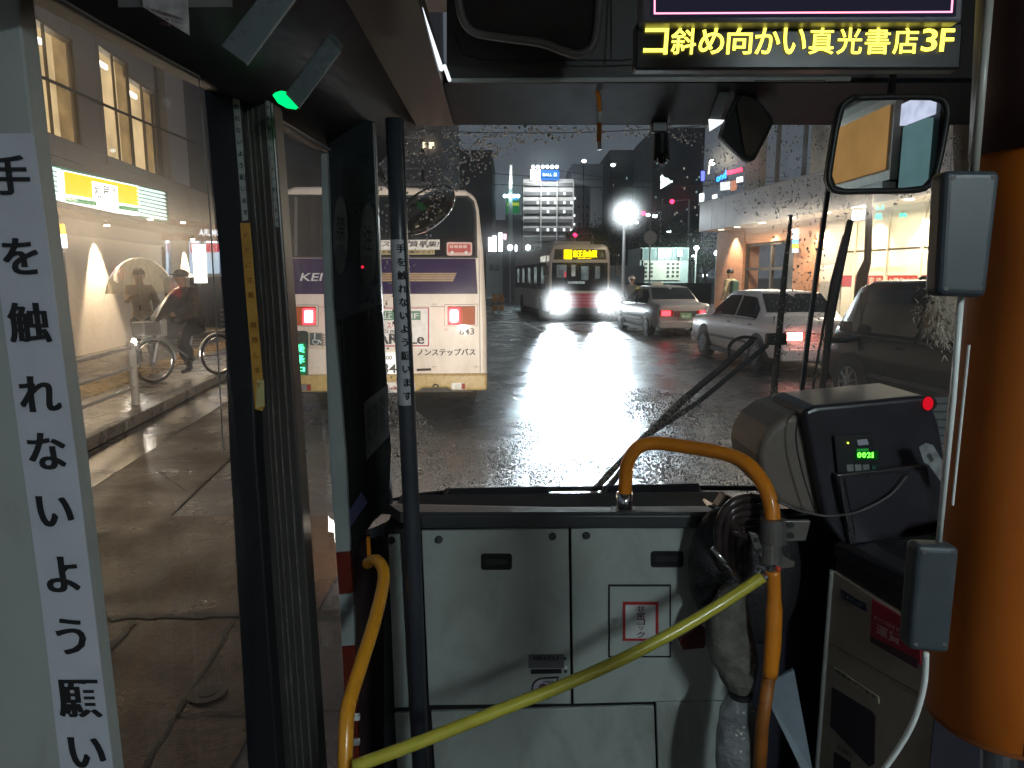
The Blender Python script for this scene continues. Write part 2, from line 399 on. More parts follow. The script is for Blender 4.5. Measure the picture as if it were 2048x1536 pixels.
# piers (u ranges measured on the facade at eye line v~230)
def pier(u0, u1, m=wall_c, o=.04):
    y0 = LP(u0, 230).y; y1 = LP(u1, 230).y
    part('pier', wbox(y0, y1, Z0, Z1, -.3, o), m, lb)
pier(-400, 44); pier(156, 205); pier(311, 330, tint_wall, -.15); pier(330, 366, mat('pale_column', (.42,.38,.36), .5), .06); pier(366, 470, tint_wall, -.12)
part('parapet', wbox(2, 34, Z1, Z1+.5, -.3, .12), wall_c, lb)
part('parapet', wbox(2, 34, Z1+.5, Z1+6, -.3, -.1), tint_wall, lb)
wwin = emat('warm_room', (1,.70,.34), .78, .35, 1.1); curtain = emat('lit_curtain', (.80,.50,.20), .36, .4, 2.)
tubel = emat('room_tube', (1,.93,.75), 5.)
def lwin(u0, u1, zt, zb):
    y0 = LP(u0, 230).y; y1 = LP(u1, 230).y
    w = part('window', wbox(y0-.1, y1+.9, zb-.1, zt+.5, -.34, -.32), wwin, lb)
    part('spandrel', wbox(y0, y1, zt, Z1, -.3, .03), wall_c, lb); part('spandrel', wbox(y0, y1, Z0, zb, -.3, .03), wall_c, lb)
    m2 = MB()
    for a in (0,): m2 = wbox(y0, y1, zb, zb+.07, -.2, .0)
    part('sill', m2, wall_c, w); part('head', wbox(y0, y1, zt-.07, zt, -.2, 0), wall_c, w)
    yc = (y0+y1)/2
    part('ceiling_light', wbox(y0+(y1-y0)*.35, y0+(y1-y0)*.7, zt-.32, zt-.22, -.31, -.26), tubel, w)
    fr = MB(); d = .045
    for a, b in ((y0, y0+d), (y1-d, y1), (yc-.02, yc+.02)): fr.prism([wl(a,zb,-.05), wl(b,zb,-.05), wl(b,zt,-.05), wl(a,zt,-.05)], NL*.05)
    part('frame', fr, mat('window_frame', (.16,.13,.1), .4, .3), w)
    n = 9
    for s, e in ((y0+.03, y0+(y1-y0)*.14), (y1-(y1-y0)*.24, y1-.03)):
        cu = MB()
        for i in range(n):
            a = s+(e-s)*i/n; b = s+(e-s)*(i+1)/n; o1 = -.14+.03*(i%2); cu.poly([wl(a,zb+.1,o1), wl(b,zb+.1,-.14+.03*((i+1)%2)), wl(b,zt-.1,-.14+.03*((i+1)%2)), wl(a,zt-.1,o1)])
        part('curtain', cu, curtain, w)
    gl = wbox(y0+.04, y1-.04, zb+.05, zt-.05, -.04, -.03); part('pane', gl, glassmat('window_pane', 0, refl=.7), w)
lwin(44, 156, zat(100,60)+.1, zat(110,312)); lwin(205, 262, zat(230,108), zat(240,338)); lwin(262, 311, zat(285,168), zat(290,357))
part('handrail', MB().tube([LP(55,142,.1), LP(120,170,.1), LP(200,206,.1), LP(312,254,.1), LP(390,285,.1)], .035, 8), dkpl, lb)
part('sign_canopy', wbox(6, 19.6, 2.97, 3.08, 0, .9), mat('dark_soffit', (.2,.16,.14), .5), lb)
# restaurant sign: centre light box and louvred lit side panels
grime(wall_c, .5, (.8,.8,.25)); grime(wall_b, .5, (.9,.9,.3)); grime(MATS['dark_cladding'], .5, (1,1,.3))
sg = thing('restaurant_sign', 'orange and white illuminated restaurant sign with green band, above the shopfront', 'shop sign', tuple(LP(200,430,.5)))
part('casing', lq([(76,322),(335,384),(339,446),(88,418)], .30, .28), mat('sign_green', (.02,.16,.1), .5), sg)
part('light_box', lq([(127,340),(277,372),(280,431),(132,411)], .42, .12), emat('sign_white', (1,.98,.93), 2.2), sg)
def bil(q, a, b):  # bilinear in uv, q = tl,tr,br,bl
    (tl, tr, br, bl) = q
    t = (tl[0]*(1-a)+tr[0]*a, tl[1]*(1-a)+tr[1]*a); bo = (bl[0]*(1-a)+br[0]*a, bl[1]*(1-a)+br[1]*a)
    return (t[0]*(1-b)+bo[0]*b, t[1]*(1-b)+bo[1]*b)
cq = ((128,341),(276.5,373),(279.5,430),(132.5,410))
org = emat('sign_orange', (1,.48,.0), 1.5); grn = emat('sign_green_lit', (.02,.42,.16), .7)
for a0, a1 in ((0,.37),(.72,1)): 
    part('orange_field', lq([bil(cq,a0,.02),bil(cq,a1,.02),bil(cq,a1,.68),bil(cq,a0,.68)], .428, .006), org, sg)
part('orange_field', lq([bil(cq,.37,.02),bil(cq,.72,.02),bil(cq,.72,.14),bil(cq,.37,.14)], .428, .006), org, sg)
part('green_band', lq([bil(cq,0,.76),bil(cq,.42,.76),bil(cq,.42,.9),bil(cq,0,.9)], .430, .006), grn, sg)
part('green_band', lq([bil(cq,.72,.76),bil(cq,1,.76),bil(cq,1,.9),bil(cq,.72,.9)], .430, .006), grn, sg)
lt = MB()
for i, ch in enumerate('松屋食'):
    a0 = .40+i*.115; a1 = a0+.09
    lt.text(ch, LP(*bil(cq,a0,.66),.435), LP(*bil(cq,a1,.66),.435), LP(*bil(cq,a0,.22),.435))
part('lettering', lt, mat('sign_ink', (.05,.10,.06), .5), sg)
lou = emat('louvre_lit', (.70,1,.86), 1.3)
for q in (((78,324),(125,337),(131,415),(88,405)), ((274.5,371),(331.6,384),(336,443),(279.6,432))):
    for k in range(8):
        b0 = k/8+.02; b1 = (k+1)/8-.045
        part('louvre', lq([bil(q,0,b0),bil(q,.93,b0),bil(q,1,b1),bil(q,.03,b1)], .46, .1), lou, sg)
# small hanging lightbox
ss = thing('small_lightbox', 'small orange-topped white lightbox under the restaurant sign', 'shop sign', tuple(LP(115,495,.5)))
part('white_face', lq([(96,466),(133,469),(135,496),(99,495)], .5, .15), emat('lightbox_white', (1,.98,.95), 3.), ss)
part('orange_face', lq([(94,446),(129,448),(133,468),(96,465)], .5, .15), emat('lightbox_orange', (1,.45,.03), 1.8), ss)
sd = thing('shop_doorway', 'tall pale lit glass door at the left end of the shopfront', 'door', tuple(LP(115,700,.02)))
part('lit_glass', lq([(100,505),(124,507),(136,622),(114,623)], .04, .04), emat('door_glow', (1,.86,.6), .95, .2), sd)
part('frame', lq([(124,505),(130,506),(141,632),(112,632),(113,624),(137,623)], .06, .05), tint_wall, sd)
# wall lamps: small fittings under the canopy that wash the wall
for i, (u, v, tgtv, pw) in enumerate(((185,452,600,1100),(361,470,560,900))):
    L = wl(LP(u, v).y, 2.88, .30 if i == 0 else .34); t = thing('wall_lamp', ('downlight washing the beige wall below the orange sign' if i == 0 else 'bright downlight on the wall beside the umbrella'), 'wall lamp', tuple(L))
    part('housing', MB().tube([L+Vector((0,0,.14)), L+Vector((0,0,.02))], .07, 14), dkpl, t)
    part('lens', MB().tube([L+Vector((0,0,.02)), L+Vector((0,0,.0))], .055, 14), emat('lamp_lens', (1,.85,.6), 20), t)
    a = spot('lamp_light', L-Vector((0,0,.02)), wl(L.y, .9, .0), pw, 58, .5, .04, (1,.80,.54)); a.parent = None
for k, (u, v) in enumerate(((160,424),(232,431),(366,446),(80,420),(300,440))):
    L = LP(u, v, .75); t = thing('canopy_downlight', ('small lit downlight under the left end of the sign', 'small lit downlight under the middle of the sign', 'small lit downlight right of the sign', 'downlight at the far left of the shop canopy', 'downlight under the right louvres of the sign')[k], 'downlight', tuple(L), group='downlights under the shop canopy')
    part('lens', MB().tube([L, L+Vector((0,0,.02))], .06, 12), MATS['lamp_lens'], t); part('ring', MB().tube([L+Vector((0,0,.021)), L+Vector((0,0,.04))], .085, 12), steel, t)
area('shop_wash', tuple(wl(13.5, 2.7, .9)), tuple(wl(13,.1,2.2)), 9, 175, (1,.74,.46), sy=.5)
# second shopfront, built for a reflection in the door glass: pale blue windows, red posters, mirrored lettering
b2 = thing('mirrored_shopfront', 'pale blue lit shopfront with red posters, built beyond the restaurant for a mirrored reflection', 'shop', tuple(LP(430,700,0)))
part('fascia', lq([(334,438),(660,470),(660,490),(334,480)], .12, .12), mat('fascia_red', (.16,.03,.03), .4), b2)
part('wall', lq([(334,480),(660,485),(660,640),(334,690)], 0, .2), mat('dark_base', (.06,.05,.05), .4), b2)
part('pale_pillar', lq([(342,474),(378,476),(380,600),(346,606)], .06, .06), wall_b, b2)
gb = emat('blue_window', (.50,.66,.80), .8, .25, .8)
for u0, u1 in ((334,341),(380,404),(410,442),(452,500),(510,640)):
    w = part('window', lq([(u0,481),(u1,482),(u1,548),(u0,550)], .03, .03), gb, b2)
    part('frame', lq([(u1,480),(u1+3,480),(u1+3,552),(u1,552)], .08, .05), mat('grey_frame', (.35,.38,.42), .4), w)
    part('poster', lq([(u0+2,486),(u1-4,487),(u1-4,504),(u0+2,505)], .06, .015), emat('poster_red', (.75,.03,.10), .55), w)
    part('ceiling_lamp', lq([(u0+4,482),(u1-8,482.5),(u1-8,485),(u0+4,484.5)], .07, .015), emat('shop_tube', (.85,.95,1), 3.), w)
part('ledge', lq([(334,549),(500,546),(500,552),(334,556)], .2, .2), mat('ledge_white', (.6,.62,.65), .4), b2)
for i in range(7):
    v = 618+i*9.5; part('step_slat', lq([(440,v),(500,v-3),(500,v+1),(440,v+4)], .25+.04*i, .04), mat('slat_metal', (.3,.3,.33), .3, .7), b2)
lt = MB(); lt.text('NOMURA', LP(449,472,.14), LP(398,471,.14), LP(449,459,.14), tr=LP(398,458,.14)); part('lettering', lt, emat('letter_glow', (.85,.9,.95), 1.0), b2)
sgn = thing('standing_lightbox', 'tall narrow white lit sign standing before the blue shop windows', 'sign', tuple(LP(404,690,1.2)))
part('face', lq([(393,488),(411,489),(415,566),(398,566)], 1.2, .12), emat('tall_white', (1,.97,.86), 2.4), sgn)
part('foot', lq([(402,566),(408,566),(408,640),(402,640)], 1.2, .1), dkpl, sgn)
# ---------------- pipe fence on the kerb
fence = thing('pipe_fence', 'cream pipe guard fence with three rails on the kerb', 'fence', (KX-.28+SK*8.8, 8.8, .13))
fm = mat('fence_paint', (.75,.68,.56), .35, noise=.15)
def fx(y): return KX-.3+SK*y
for y in (3.2, 6.0, 8.8, 14.6, 17.4):
    part('post', MB().tube([(fx(y), y, .12), (fx(y), y, .93)], .05, 14), fm, fence); 
for z in (.86, .61, .35):
    part('rail', MB().tube([(fx(2.5), 2.5, z), (fx(8.95), 8.95, z)], .024, 10), fm, fence)
    part('rail', MB().tube([(fx(14.6), 14.6, z), (fx(20), 20, z)], .024, 10), fm, fence)

# ================================================================== RIGHT BUILDING
NR = Vector((-1, SK, 0)).normalized(); q0 = Vector((7.2-SK*27, 27, 0)); q0 = Vector((7.2+.13*27, 0, 0))   # canopy edge line
w0 = Vector((8.35+.13*27, 0, 0))                                                                   # wall line
def RP(u, v, base=w0, out=0.): return WP(u, v, base+NR*out, NR)
def rl(y, z, base=w0, out=0.): return Vector((base.x+SK*y, y, z))+NR*out
def rbox(y0, y1, z0, z1, o0, o1, base=w0):
    return MB().prism([rl(y0,z0,base,o0), rl(y1,z0,base,o0), rl(y1,z1,base,o0), rl(y0,z1,base,o0)], NR*(o1-o0))
SOF = 3.5
rb = thing('station_building', 'two-storey station building with grey canopy, brick columns and cream panels', 'building', (9,18,0))
part('soffit', MB().prism([rl(6,SOF,q0,-.02), rl(27,SOF,q0,-.02), rl(27,SOF,w0,-.4), rl(6,SOF,w0,-.4)], (0,0,.12)), mat('soffit_cream', (.75,.66,.54), .5), rb)
fpan = mat('fascia_panel', (.58,.57,.60), .35, noise=.1, scale=2)
ys = [27-1.15*i for i in range(18)]
for i in range(17):
    part('fascia_panel', rbox(ys[i+1]+.012, ys[i]-.012, SOF-.02, SOF+.98, 0, .05, q0), fpan, rb)
part('fascia_core', rbox(6.5, 27, SOF-.0, SOF+.96, -.2, -.01, q0), tint_wall, rb)
part('fascia_return', MB().prism([rl(27,SOF-.02,q0,0), rl(27,SOF+.98,q0,0), rl(27,SOF+.98,w0,-3), rl(27,SOF-.02,w0,-3)], (0,.06,0)), fpan, rb)
part('coping', rbox(6.5, 27.1, SOF+.98, SOF+1.04, -.3, .08, q0), mat('coping_grey', (.5,.5,.5), .35), rb)
brickm = bpy.data.materials.new('brick'); brickm.use_nodes = True; nt = brickm.node_tree; b = nt.nodes['Principled BSDF']
br = nt.nodes.new('ShaderNodeTexBrick'); br.inputs['Scale'].default_value = 4.6; br.inputs['Color1'].default_value = (.46,.20,.10,1); br.inputs['Color2'].default_value = (.34,.14,.07,1); br.inputs['Mortar'].default_value = (.34,.24,.17,1); br.inputs['Mortar Size'].default_value = .018
tc = nt.nodes.new('ShaderNodeTexCoord'); mp = nt.nodes.new('ShaderNodeMapping'); mp.inputs['Rotation'].default_value = (radians(90), 0, radians(90)); cb = nt.nodes.new('ShaderNodeCombineXYZ'); sx = nt.nodes.new('ShaderNodeSeparateXYZ')
nt.links.new(tc.outputs['Object'], sx.inputs[0]); ad = nt.nodes.new('ShaderNodeMath'); nt.links.new(sx.outputs[0], ad.inputs[0]); nt.links.new(sx.outputs[1], ad.inputs[1])
nt.links.new(ad.outputs[0], cb.inputs[0]); nt.links.new(sx.outputs[2], cb.inputs[1]); nt.links.new(cb.outputs[0], br.inputs['Vector']); nt.links.new(br.outputs['Color'], b.inputs['Base Color'])
bp = nt.nodes.new('ShaderNodeBump'); bp.inputs['Strength'].default_value = .5; bp.inputs['Distance'].default_value = .01; nt.links.new(br.outputs['Fac'], bp.inputs['Height']); bp.invert = True; nt.links.new(bp.outputs[0], b.inputs['Normal']); b.inputs['Roughness'].default_value = .6
def wy(u): return RP(u, 520).y
def rpart(name, u0, u1, z0, z1, o0, o1, m, par=rb): return part(name, rbox(min(wy(u0),wy(u1)), max(wy(u0),wy(u1)), z0, z1, o0, o1), m, par)
rpart('brick_column', 1438, 1492, .12, SOF, -.5, .12, brickm)
rpart('brick_column', 1594, 1642, .12, SOF, -.5, .12, brickm)
rpart('brick_lintel', 1492, 1594, 2.95, SOF, -.5, .06, brickm)
inner = emat('lobby_glow', (.62,.55,.46), .34, .5, 1.2)
dr = rpart('glass_entrance', 1492, 1594, .12, 2.95, -1.7, -1.65, inner)
fr = MB()
for u in (1493.5, 1543, 1592):
    y = wy(u); fr.prism([rl(y-.06,.12,w0,-.08), rl(y+.06,.12,w0,-.08), rl(y+.06,2.95,w0,-.08), rl(y-.06,2.95,w0,-.08)], NR*.1)
for z in (.2, 2.05, 2.9):
    fr.prism([rl(wy(1492),z-.05,w0,-.08), rl(wy(1594),z-.05,w0,-.08), rl(wy(1594),z+.05,w0,-.08), rl(wy(1492),z+.05,w0,-.08)], NR*.1)
part('frame', fr, mat('bronze_frame', (.07,.06,.05), .35, .4), dr)
rpart('pane', 1492, 1594, .15, 2.93, -.04, -.03, glassmat('window_pane', 0, refl=.7), dr)
rpart('tube_lamp', 1521, 1525, 2.1, 2.75, -1.5, -1.45, emat('tube_white', (.95,.97,1), 6.), dr)
for k, (u, z) in enumerate(((1515,1.25),(1527,1.3),(1521,.95),(1530,1.0),(1550,1.7))):
    rpart('display_item', u, u+5, z, z+.16, -1.5, -1.4, emat('shop_item', (1,.9,.75), 1.3), dr)
vs = thing('vertical_shop_sign', 'narrow vertical white, blue and yellow lit sign beside the right brick column', 'sign', tuple(RP(1588,500)))
for k, (v0, v1, c, s) in enumerate(((458,478,(1,1,1),4.),(479,487,(.2,.5,1),2.5),(488,496,(.9,.8,.1),2.),(497,505,(.8,.9,1),1.5))):
    part('lit_segment', MB().prism([RP(u, v, w0, .25) for u, v in ((1584,v0),(1592,v0),(1592,v1),(1584,v1))], NR*-.08), emat('vseg%d'%k if 0 else ('segment_white','segment_blue','segment_yellow','segment_pale')[k], c, s), vs)
# stone pier with grey bands, then cream metal panels
stone = mat('stone_beige', (.58,.53,.46), .5, noise=.15); stoneg = mat('stone_grey', (.33,.31,.29), .5, noise=.15)
zz = [.12,.62,1.12,1.62,2.12,2.62,3.06,SOF]
for i in range(7): rpart('stone_course', 1642, 1686, zz[i]+.004, zz[i+1]-.004, -.4, .02, stoneg if i in (2,4) else stone)
cream = mat('cream_panel', (.72,.64,.49), .4, noise=.06, scale=1.5); redpn = mat('red_band', (.36,.018,.012), .4)
us = [1688, 1712, 1776, 1846, 1925, 2015, 2130]
BZ0, BZ1 = 1.50, 1.80
rpart('panel_core', 1688, 2130, .12, SOF, -.4, -.02, mat('joint_cream', (.3,.25,.18), .6))
for i in range(len(us)-1):
    y1, y0 = wy(us[i])-.015, wy(us[i+1])+.015
    for z0, z1, m in ((.14, BZ0-.01, cream), (BZ0, BZ1, redpn if i in (0,4) or i == 3 else cream), (BZ1+.01, 2.42, cream), (2.48, SOF-.01, cream)):
        part('cream_panel' if m is cream else 'red_panel', rbox(y0, y1, z0, z1, -.02, .02), m, rb)
    part('panel_post', rbox(y0-.03, y0+.02, .14, SOF-.01, .02, .06), cream, rb)
for a, b in ((1714,1772),(1779,1842)):
    y1, y0 = wy(a)-.03, wy(b)+.03
    bn = part('lettered_band', rbox(y0, y1, BZ0+.005, BZ1-.005, .022, .03), redpn, rb)
    nlt = 4 if a == 1714 else 5
    lt = MB()
    for i in range(nlt):
        ya = y1-(y1-y0)*(i+.12)/nlt; yb = y1-(y1-y0)*(i+.88)/nlt
        lt.text('京王聖蹟桜'[i] if a == 1714 else 'ターミナル'[i], rl(ya,BZ0+.05,w0,.036), rl(yb,BZ0+.05,w0,.036), rl(ya,BZ1-.05,w0,.036))
    part('lettering', lt, mat('cream_letter', (.62,.50,.36), .5), bn)
lt = MB(); y1, y0 = wy(1742), wy(1815); lt.text('SHOPPING TERRACE', rl(y1,1.9,w0,.026), rl(y0,1.9,w0,.026), rl(y1,2.02,w0,.026)); part('lettering', lt, mat('faint_letter', (.48,.42,.3), .5), rb)
# canopy downlights that wash the wall
dl_y = [25.9, 24.6, 22.8, 21.0, 19.2, 17.6, 16.0, 14.4, 12.9]
dn0 = None; words = ['first from the far corner', 'second from the far corner', 'third from the far corner', 'above the glass entrance', 'between the brick columns', 'above the right brick column', 'above the grey-banded stone pier', 'above the red lettered band', 'nearest the camera']
for i, y in enumerate(dl_y):
    L = rl(y, SOF-.012, q0, -.35)
    if dn0 is None:
        dn0 = thing('canopy_lamp', 'round warm canopy downlight, '+words[0], 'downlight', tuple(L), group='downlights in the station canopy')
        part('lens', MB().tube([L, L+Vector((0,0,.008))], .1, 16), emat('canopy_lens', (1,.86,.62), 9.), dn0)
        part('ring', MB().tube([L+Vector((0,0,.009)), L+Vector((0,0,.012))], .13, 16), mat('lamp_ring', (.5,.47,.42), .4), dn0)
        d = dn0
    else:
        d = copy_tree(dn0); d.location = L; d['label'] = 'round warm canopy downlight, '+words[i]
for i, y in enumerate([26.2, 23.4, 20.6, 18.2, 16.4, 14.6, 12.8]):
    spot('wall_washer', rl(y, SOF-.03, w0, .42), rl(y, .6, w0, .05), 460, 84, .6, .05, (1,.83,.60))
area('canopy_fill', tuple(rl(18, SOF-.05, w0, .9)), tuple(rl(18, 0, w0, 1.4)), 14, 560, (1,.86,.66), sy=.5).rotation_euler.z += 0
# upper floor glazing above the canopy
uf = part('upper_room', rbox(6.5, 26, SOF+1.05, 9.5, -2.6, -2.5), emat('upper_room_glow', (.30,.27,.22), .30, .8, .6), rb)
for i in range(12):
    y = 26.2-1.7*i; part('mullion', rbox(y-.05, y+.05, SOF+1.05, 9.5, -.5, -.38), mat('mullion_metal', (.3,.29,.27), .35, .5), rb)
part('upper_pane', rbox(6.5, 26.4, SOF+1.05, 9.5, -.46, -.45), glassmat('window_pane', 0, refl=.7), rb)
part('corner_column', rbox(25.6, 26.6, SOF+1.05, 9.5, -.6, -.3), mat('pale_corner', (.6,.55,.46), .45), rb)
ns = thing('blue_neon_sign', 'blue lit lettering inside the glass upper floor', 'sign', tuple(RP(1443,360,w0,-.9)))
lt = MB(); lt.text('ood', RP(1433,365,w0,-.7), RP(1452,356,w0,-.7), RP(1433,350,w0,-.7), tr=RP(1452,340,w0,-.7)); part('letters', lt, emat('neon_blue', (.02,.22,1), 4.), ns, solid=.03)
part('backing', MB().prism([RP(u,v,w0,-.85) for u,v in ((1430,348),(1454,336),(1454,360),(1430,368))], NR*-.05), black, ns)
ns2 = thing('red_neon_sign', 'slanted red lit lettering next to the blue sign', 'sign', tuple(RP(1470,345,w0,-.9)))
lt = MB(); lt.text('ramen', RP(1455,350,w0,-.7), RP(1484,343,w0,-.7), RP(1455,342,w0,-.7), tr=RP(1484,335,w0,-.7)); part('letters', lt, emat('neon_red', (1,.03,.08), 4.), ns2, solid=.03)
part('backing', MB().prism([RP(u,v,w0,-.85) for u,v in ((1453,342),(1487,334),(1487,343),(1453,352))], NR*-.05), black, ns2)
ns3 = thing('small_blue_sign', 'narrow blue lit sign at the corner of the upper floor', 'sign', tuple(RP(1404,360,w0,-.5)))
part('tube', MB().prism([RP(u,v,w0,-.25) for u,v in ((1402,342),(1407,342),(1406,361),(1402,362))], NR*-.06), emat('neon_violet', (.1,.12,1), 3.), ns3); part('bracket', MB().prism([RP(u,v,w0,-.3) for u,v in ((1401,340),(1408,340),(1408,342),(1401,342))], NR*-.1), black, ns3)
for i, (u, v, w, h, c, s, lab) in enumerate(((1449,373,17,16,(.85,.9,.95),1.3,'white lit menu board behind the upper glass'),(1466,372,9,20,(.9,.35,.2),.7,'reddish lit shelf behind the upper glass'),(1478,360,10,10,(1,.95,.9),2.4,'bright counter lamp behind the upper glass'),(1402,396,7,16,(.9,.95,1),3.,'white lit column light at the corner glass'),(1428,394,7,7,(.9,.95,1),3.,'small white lit box on the canopy edge'))):
    t = thing('lit_display', lab, 'display', tuple(RP(u,v,w0,-1)))
    part('screen', MB().prism([RP(a,b,w0,-.6) for a,b in ((u-w/2,v-h/2),(u+w/2,v-h/2-2),(u+w/2,v+h/2-2),(u-w/2,v+h/2))], NR*-.06), emat(('menu_white','shelf_red','counter_white','column_white','box_white')[i], c, s, .4, 9.), t)
    part('stand', MB().tube([RP(u,v+h/2,w0,-.65), RP(u,v+h/2+5,w0,-.65)], .03, 6), dkpl, t)
pl = thing('pendant_lamp', 'bright pendant lamp hanging at the corner of the upper floor', 'lamp', tuple(RP(1423,322,w0,-.6)))
part('globe', MB().sphere(RP(1424,325,w0,-.7), .12, 12, 8), emat('pendant', (1,.9,.7), 14), pl); part('stem', MB().tube([RP(1419,330,w0,-.7), RP(1417,348,w0,-.7)], .03, 6), emat('pendant_stem', (1,.88,.65), 3), pl)
area('upper_glow', tuple(RP(1430,330,w0,-.9)), tuple(RP(1430,330,w0,2)), .5, 12, (1,.85,.6))
# green lit exit-like signs and a white lamp seen under the canopy
for i, (u, v, w, h, txt) in enumerate(((1760,414,13,11,'口'),(1757,433,12,13,'出'),(1806,431,14,8,'西'))):
    t = thing('green_sign', ('upper green lit sign under the canopy', 'lower green lit sign beside the brown pole', 'small green lit sign over the second red band')[i], 'sign', tuple(RP(u,v,w0,.5)), group='green signs under the canopy')
    m2 = MB(); m2.text(txt, RP(u-w/2,v+h/2,w0,.5), RP(u+w/2,v+h/2-1,w0,.5), RP(u-w/2,v-h/2,w0,.5)); part('glyph', m2, emat('sign_green_glow', (.02,.85,.42), 2.2), t, solid=.02)
    part('hanger', MB().tube([RP(u,v-h/2,w0,.52), RP(u,v-h/2-8,w0,.52)], .012, 6), dkpl, t)
fl = thing('floodlight', 'square white floodlight under the canopy left of the brown pole', 'lamp', tuple(RP(1716,430,w0,.9)))
part('lens', MB().prism([RP(u,v,w0,.8) for u,v in ((1706,421),(1728,420),(1727,439),(1703,440))], NR*-.02), emat('flood_white', (.95,.97,1), 12), fl); part('housing', MB().prism([RP(u,v,w0,.77) for u,v in ((1704,419),(1730,418),(1729,441),(1701,442))], NR*-.1), dkpl, fl)
# brown street pole in front of the canopy
sp = thing('brown_pole', 'brown metal street pole with swollen base before the cream wall', 'pole', tuple(WZ(1722,760,.12)))
bz = 10.9; P1 = W(1742,300,bz); P2 = W(1737,470,bz); P3 = W(1735,522,bz); P4 = W(1725,548,bz); P5 = W(1720,640,bz)
part('shaft', MB().tube([W(1744,180,bz), P1, P2, P3], [.035,.045,.052,.056], 14), mat('brown_pole_paint', (.09,.065,.05), .3), sp)
part('base', MB().tube([P3, P4, W(1721,585,bz), W(1716,760,bz)], [.058,.085,.092,.092], 14), MATS['brown_pole_paint'], sp)
# guard rail at far right pavement
gr = thing('pavement_rail', 'low pale guard rail along the far right pavement by the brick column', 'fence', (8,30,.12))
for i in range(7):
    y = 24+i*2.2; x = 8.25+SK*y; part('post', MB().tube([(x,y,.12),(x,y,.85)], .04, 8), fm, gr)
for z in (.8,.5): part('rail', MB().tube([(8.25+SK*24,24,z),(8.25+SK*37.2,37.2,z)], .025, 8), fm, gr)
# ================================================================== BUS AHEAD (seen from behind)
YB = 8.5
bl = thing('bus_ahead', 'cream and purple city bus stopped just ahead, rear lamps lit', 'bus', tuple(W(762,783,YB)*Vector((1,1,0)) if 0 else (W(762,783,YB).x, YB, 0)), radians(3.2))
cream_p = mat('bus_cream', (.78,.69,.61), .35, noise=.06, coat=.12, scale=2.); ivory = mat('bus_yellow_bumper', (.50,.36,.14), .28, noise=.08, coat=.4)
purple = mat('bus_purple', (.035,.018,.075), .15, noise=.05, coat=.6)
grime(cream_p, .55, (3,3,.9), .45, .75); grime(ivory, .5, (5,5,2)); grime(MATS['bus_purple'], .3, (3,3,1)) if 'bus_purple' in MATS else None
prof = [(974,770),(973,640),(966,500),(957,415),(950,391),(930,378),(760,371),(590,374),(566,384),(555,405),(551,600),(549,770)]
def BQ(u, v, o=0.): return W(u, v, YB)-Vector((0,o,0))
def bq(pts, o, th=.012): return MB().prism([BQ(u,v,o) for u, v in pts], (0,th,0))
part('body', MB().prism([W(u,v,YB) for u, v in prof], (0,10.4,0)), cream_p, bl, bev=.05, seg=3)
part('bumper', MB().prism([W(u,v,YB-.07) for u, v in ((974,749),(973,783),(905,783),(893,777),(845,777),(835,783),(550,783),(550,749))], (0,.5,0)), ivory, bl, bev=.03, seg=3)
part('rear_window', bq([(932,394),(944,404),(949,425),(951,513),(560,513),(562,425),(568,402),(580,394)], .012, .03), glassdk, bl, bev=.005)
part('window_seal', bq([(936,390),(948,401),(953,425),(955,516),(556,516),(558,425),(564,399),(577,390)], .004, .02), black, bl)
part('purple_band', bq([(951,517),(955,588),(556,588),(556,517)], .012, .02), purple, bl)
gs = mat('gold_stripe', (.42,.27,.13), .4)
for i in range(5): part('gold_stripe', bq([(700,546+i*3.5),(913-i*1.6,546+i*3.5),(912-i*1.6,548.4+i*3.5),(700,548.4+i*3.5)], .016, .004), gs, bl)
def btx(t, u0, u1, v0, v1, m, o=.02, par=bl, sh=0, name='lettering', bold=None):
    k = MB(); k.text(t, BQ(u0,v1,o), BQ(u1,v1,o), BQ(u0+sh,v0,o), tr=BQ(u1+sh,v0,o)); return part(name, k, m, par)
btx('KEIO', 603, 672, 546, 562, whitep, sh=4)
bn = part('window_banner', bq([(724,481),(879,479),(879,499),(724,500)], .03, .012), mat('banner_white', (.75,.73,.72), .4), bl)
btx('ノバス乗務員募集!', 728, 876, 482, 494, inkk, .034, bn, 3)
part('banner_foot', bq([(724,500),(869,499),(869,509),(724,510)], .03, .01), mat('banner_ochre', (.4,.32,.15), .5), bl)
btx('ただいま運転士募集中です!', 730, 866, 501, 507, inkk, .034)
st = part('bus_sticker', bq(rr_uv(893,484,944,511,4), .03, .01), mat('sticker_pink', (.7,.45,.42), .4), bl)
k = MB(); k.prism([BQ(u,v,.033) for u,v in rr_uv(896,488,941,505,3)], (0,.002,0)); k.mi = 0; part('bus_outline', k, mat('sticker_red', (.5,.06,.05), .5), st)
k = MB()
for u in (899,908,917,926): k.prism([BQ(a,b,.036) for a,b in ((u,490),(u+7.4,490),(u+7.4,496),(u,496))], (0,.002,0))
part('bus_outline_window', k, MATS['sticker_pink'], st)
k = MB()
for u in (904,932): k.prism([BQ(u+3.5*cos(a*pi/5),505+3.5*sin(a*pi/5),.038) for a in range(10)], (0,.002,0))
part('bus_outline_wheel', k, whitep, st)
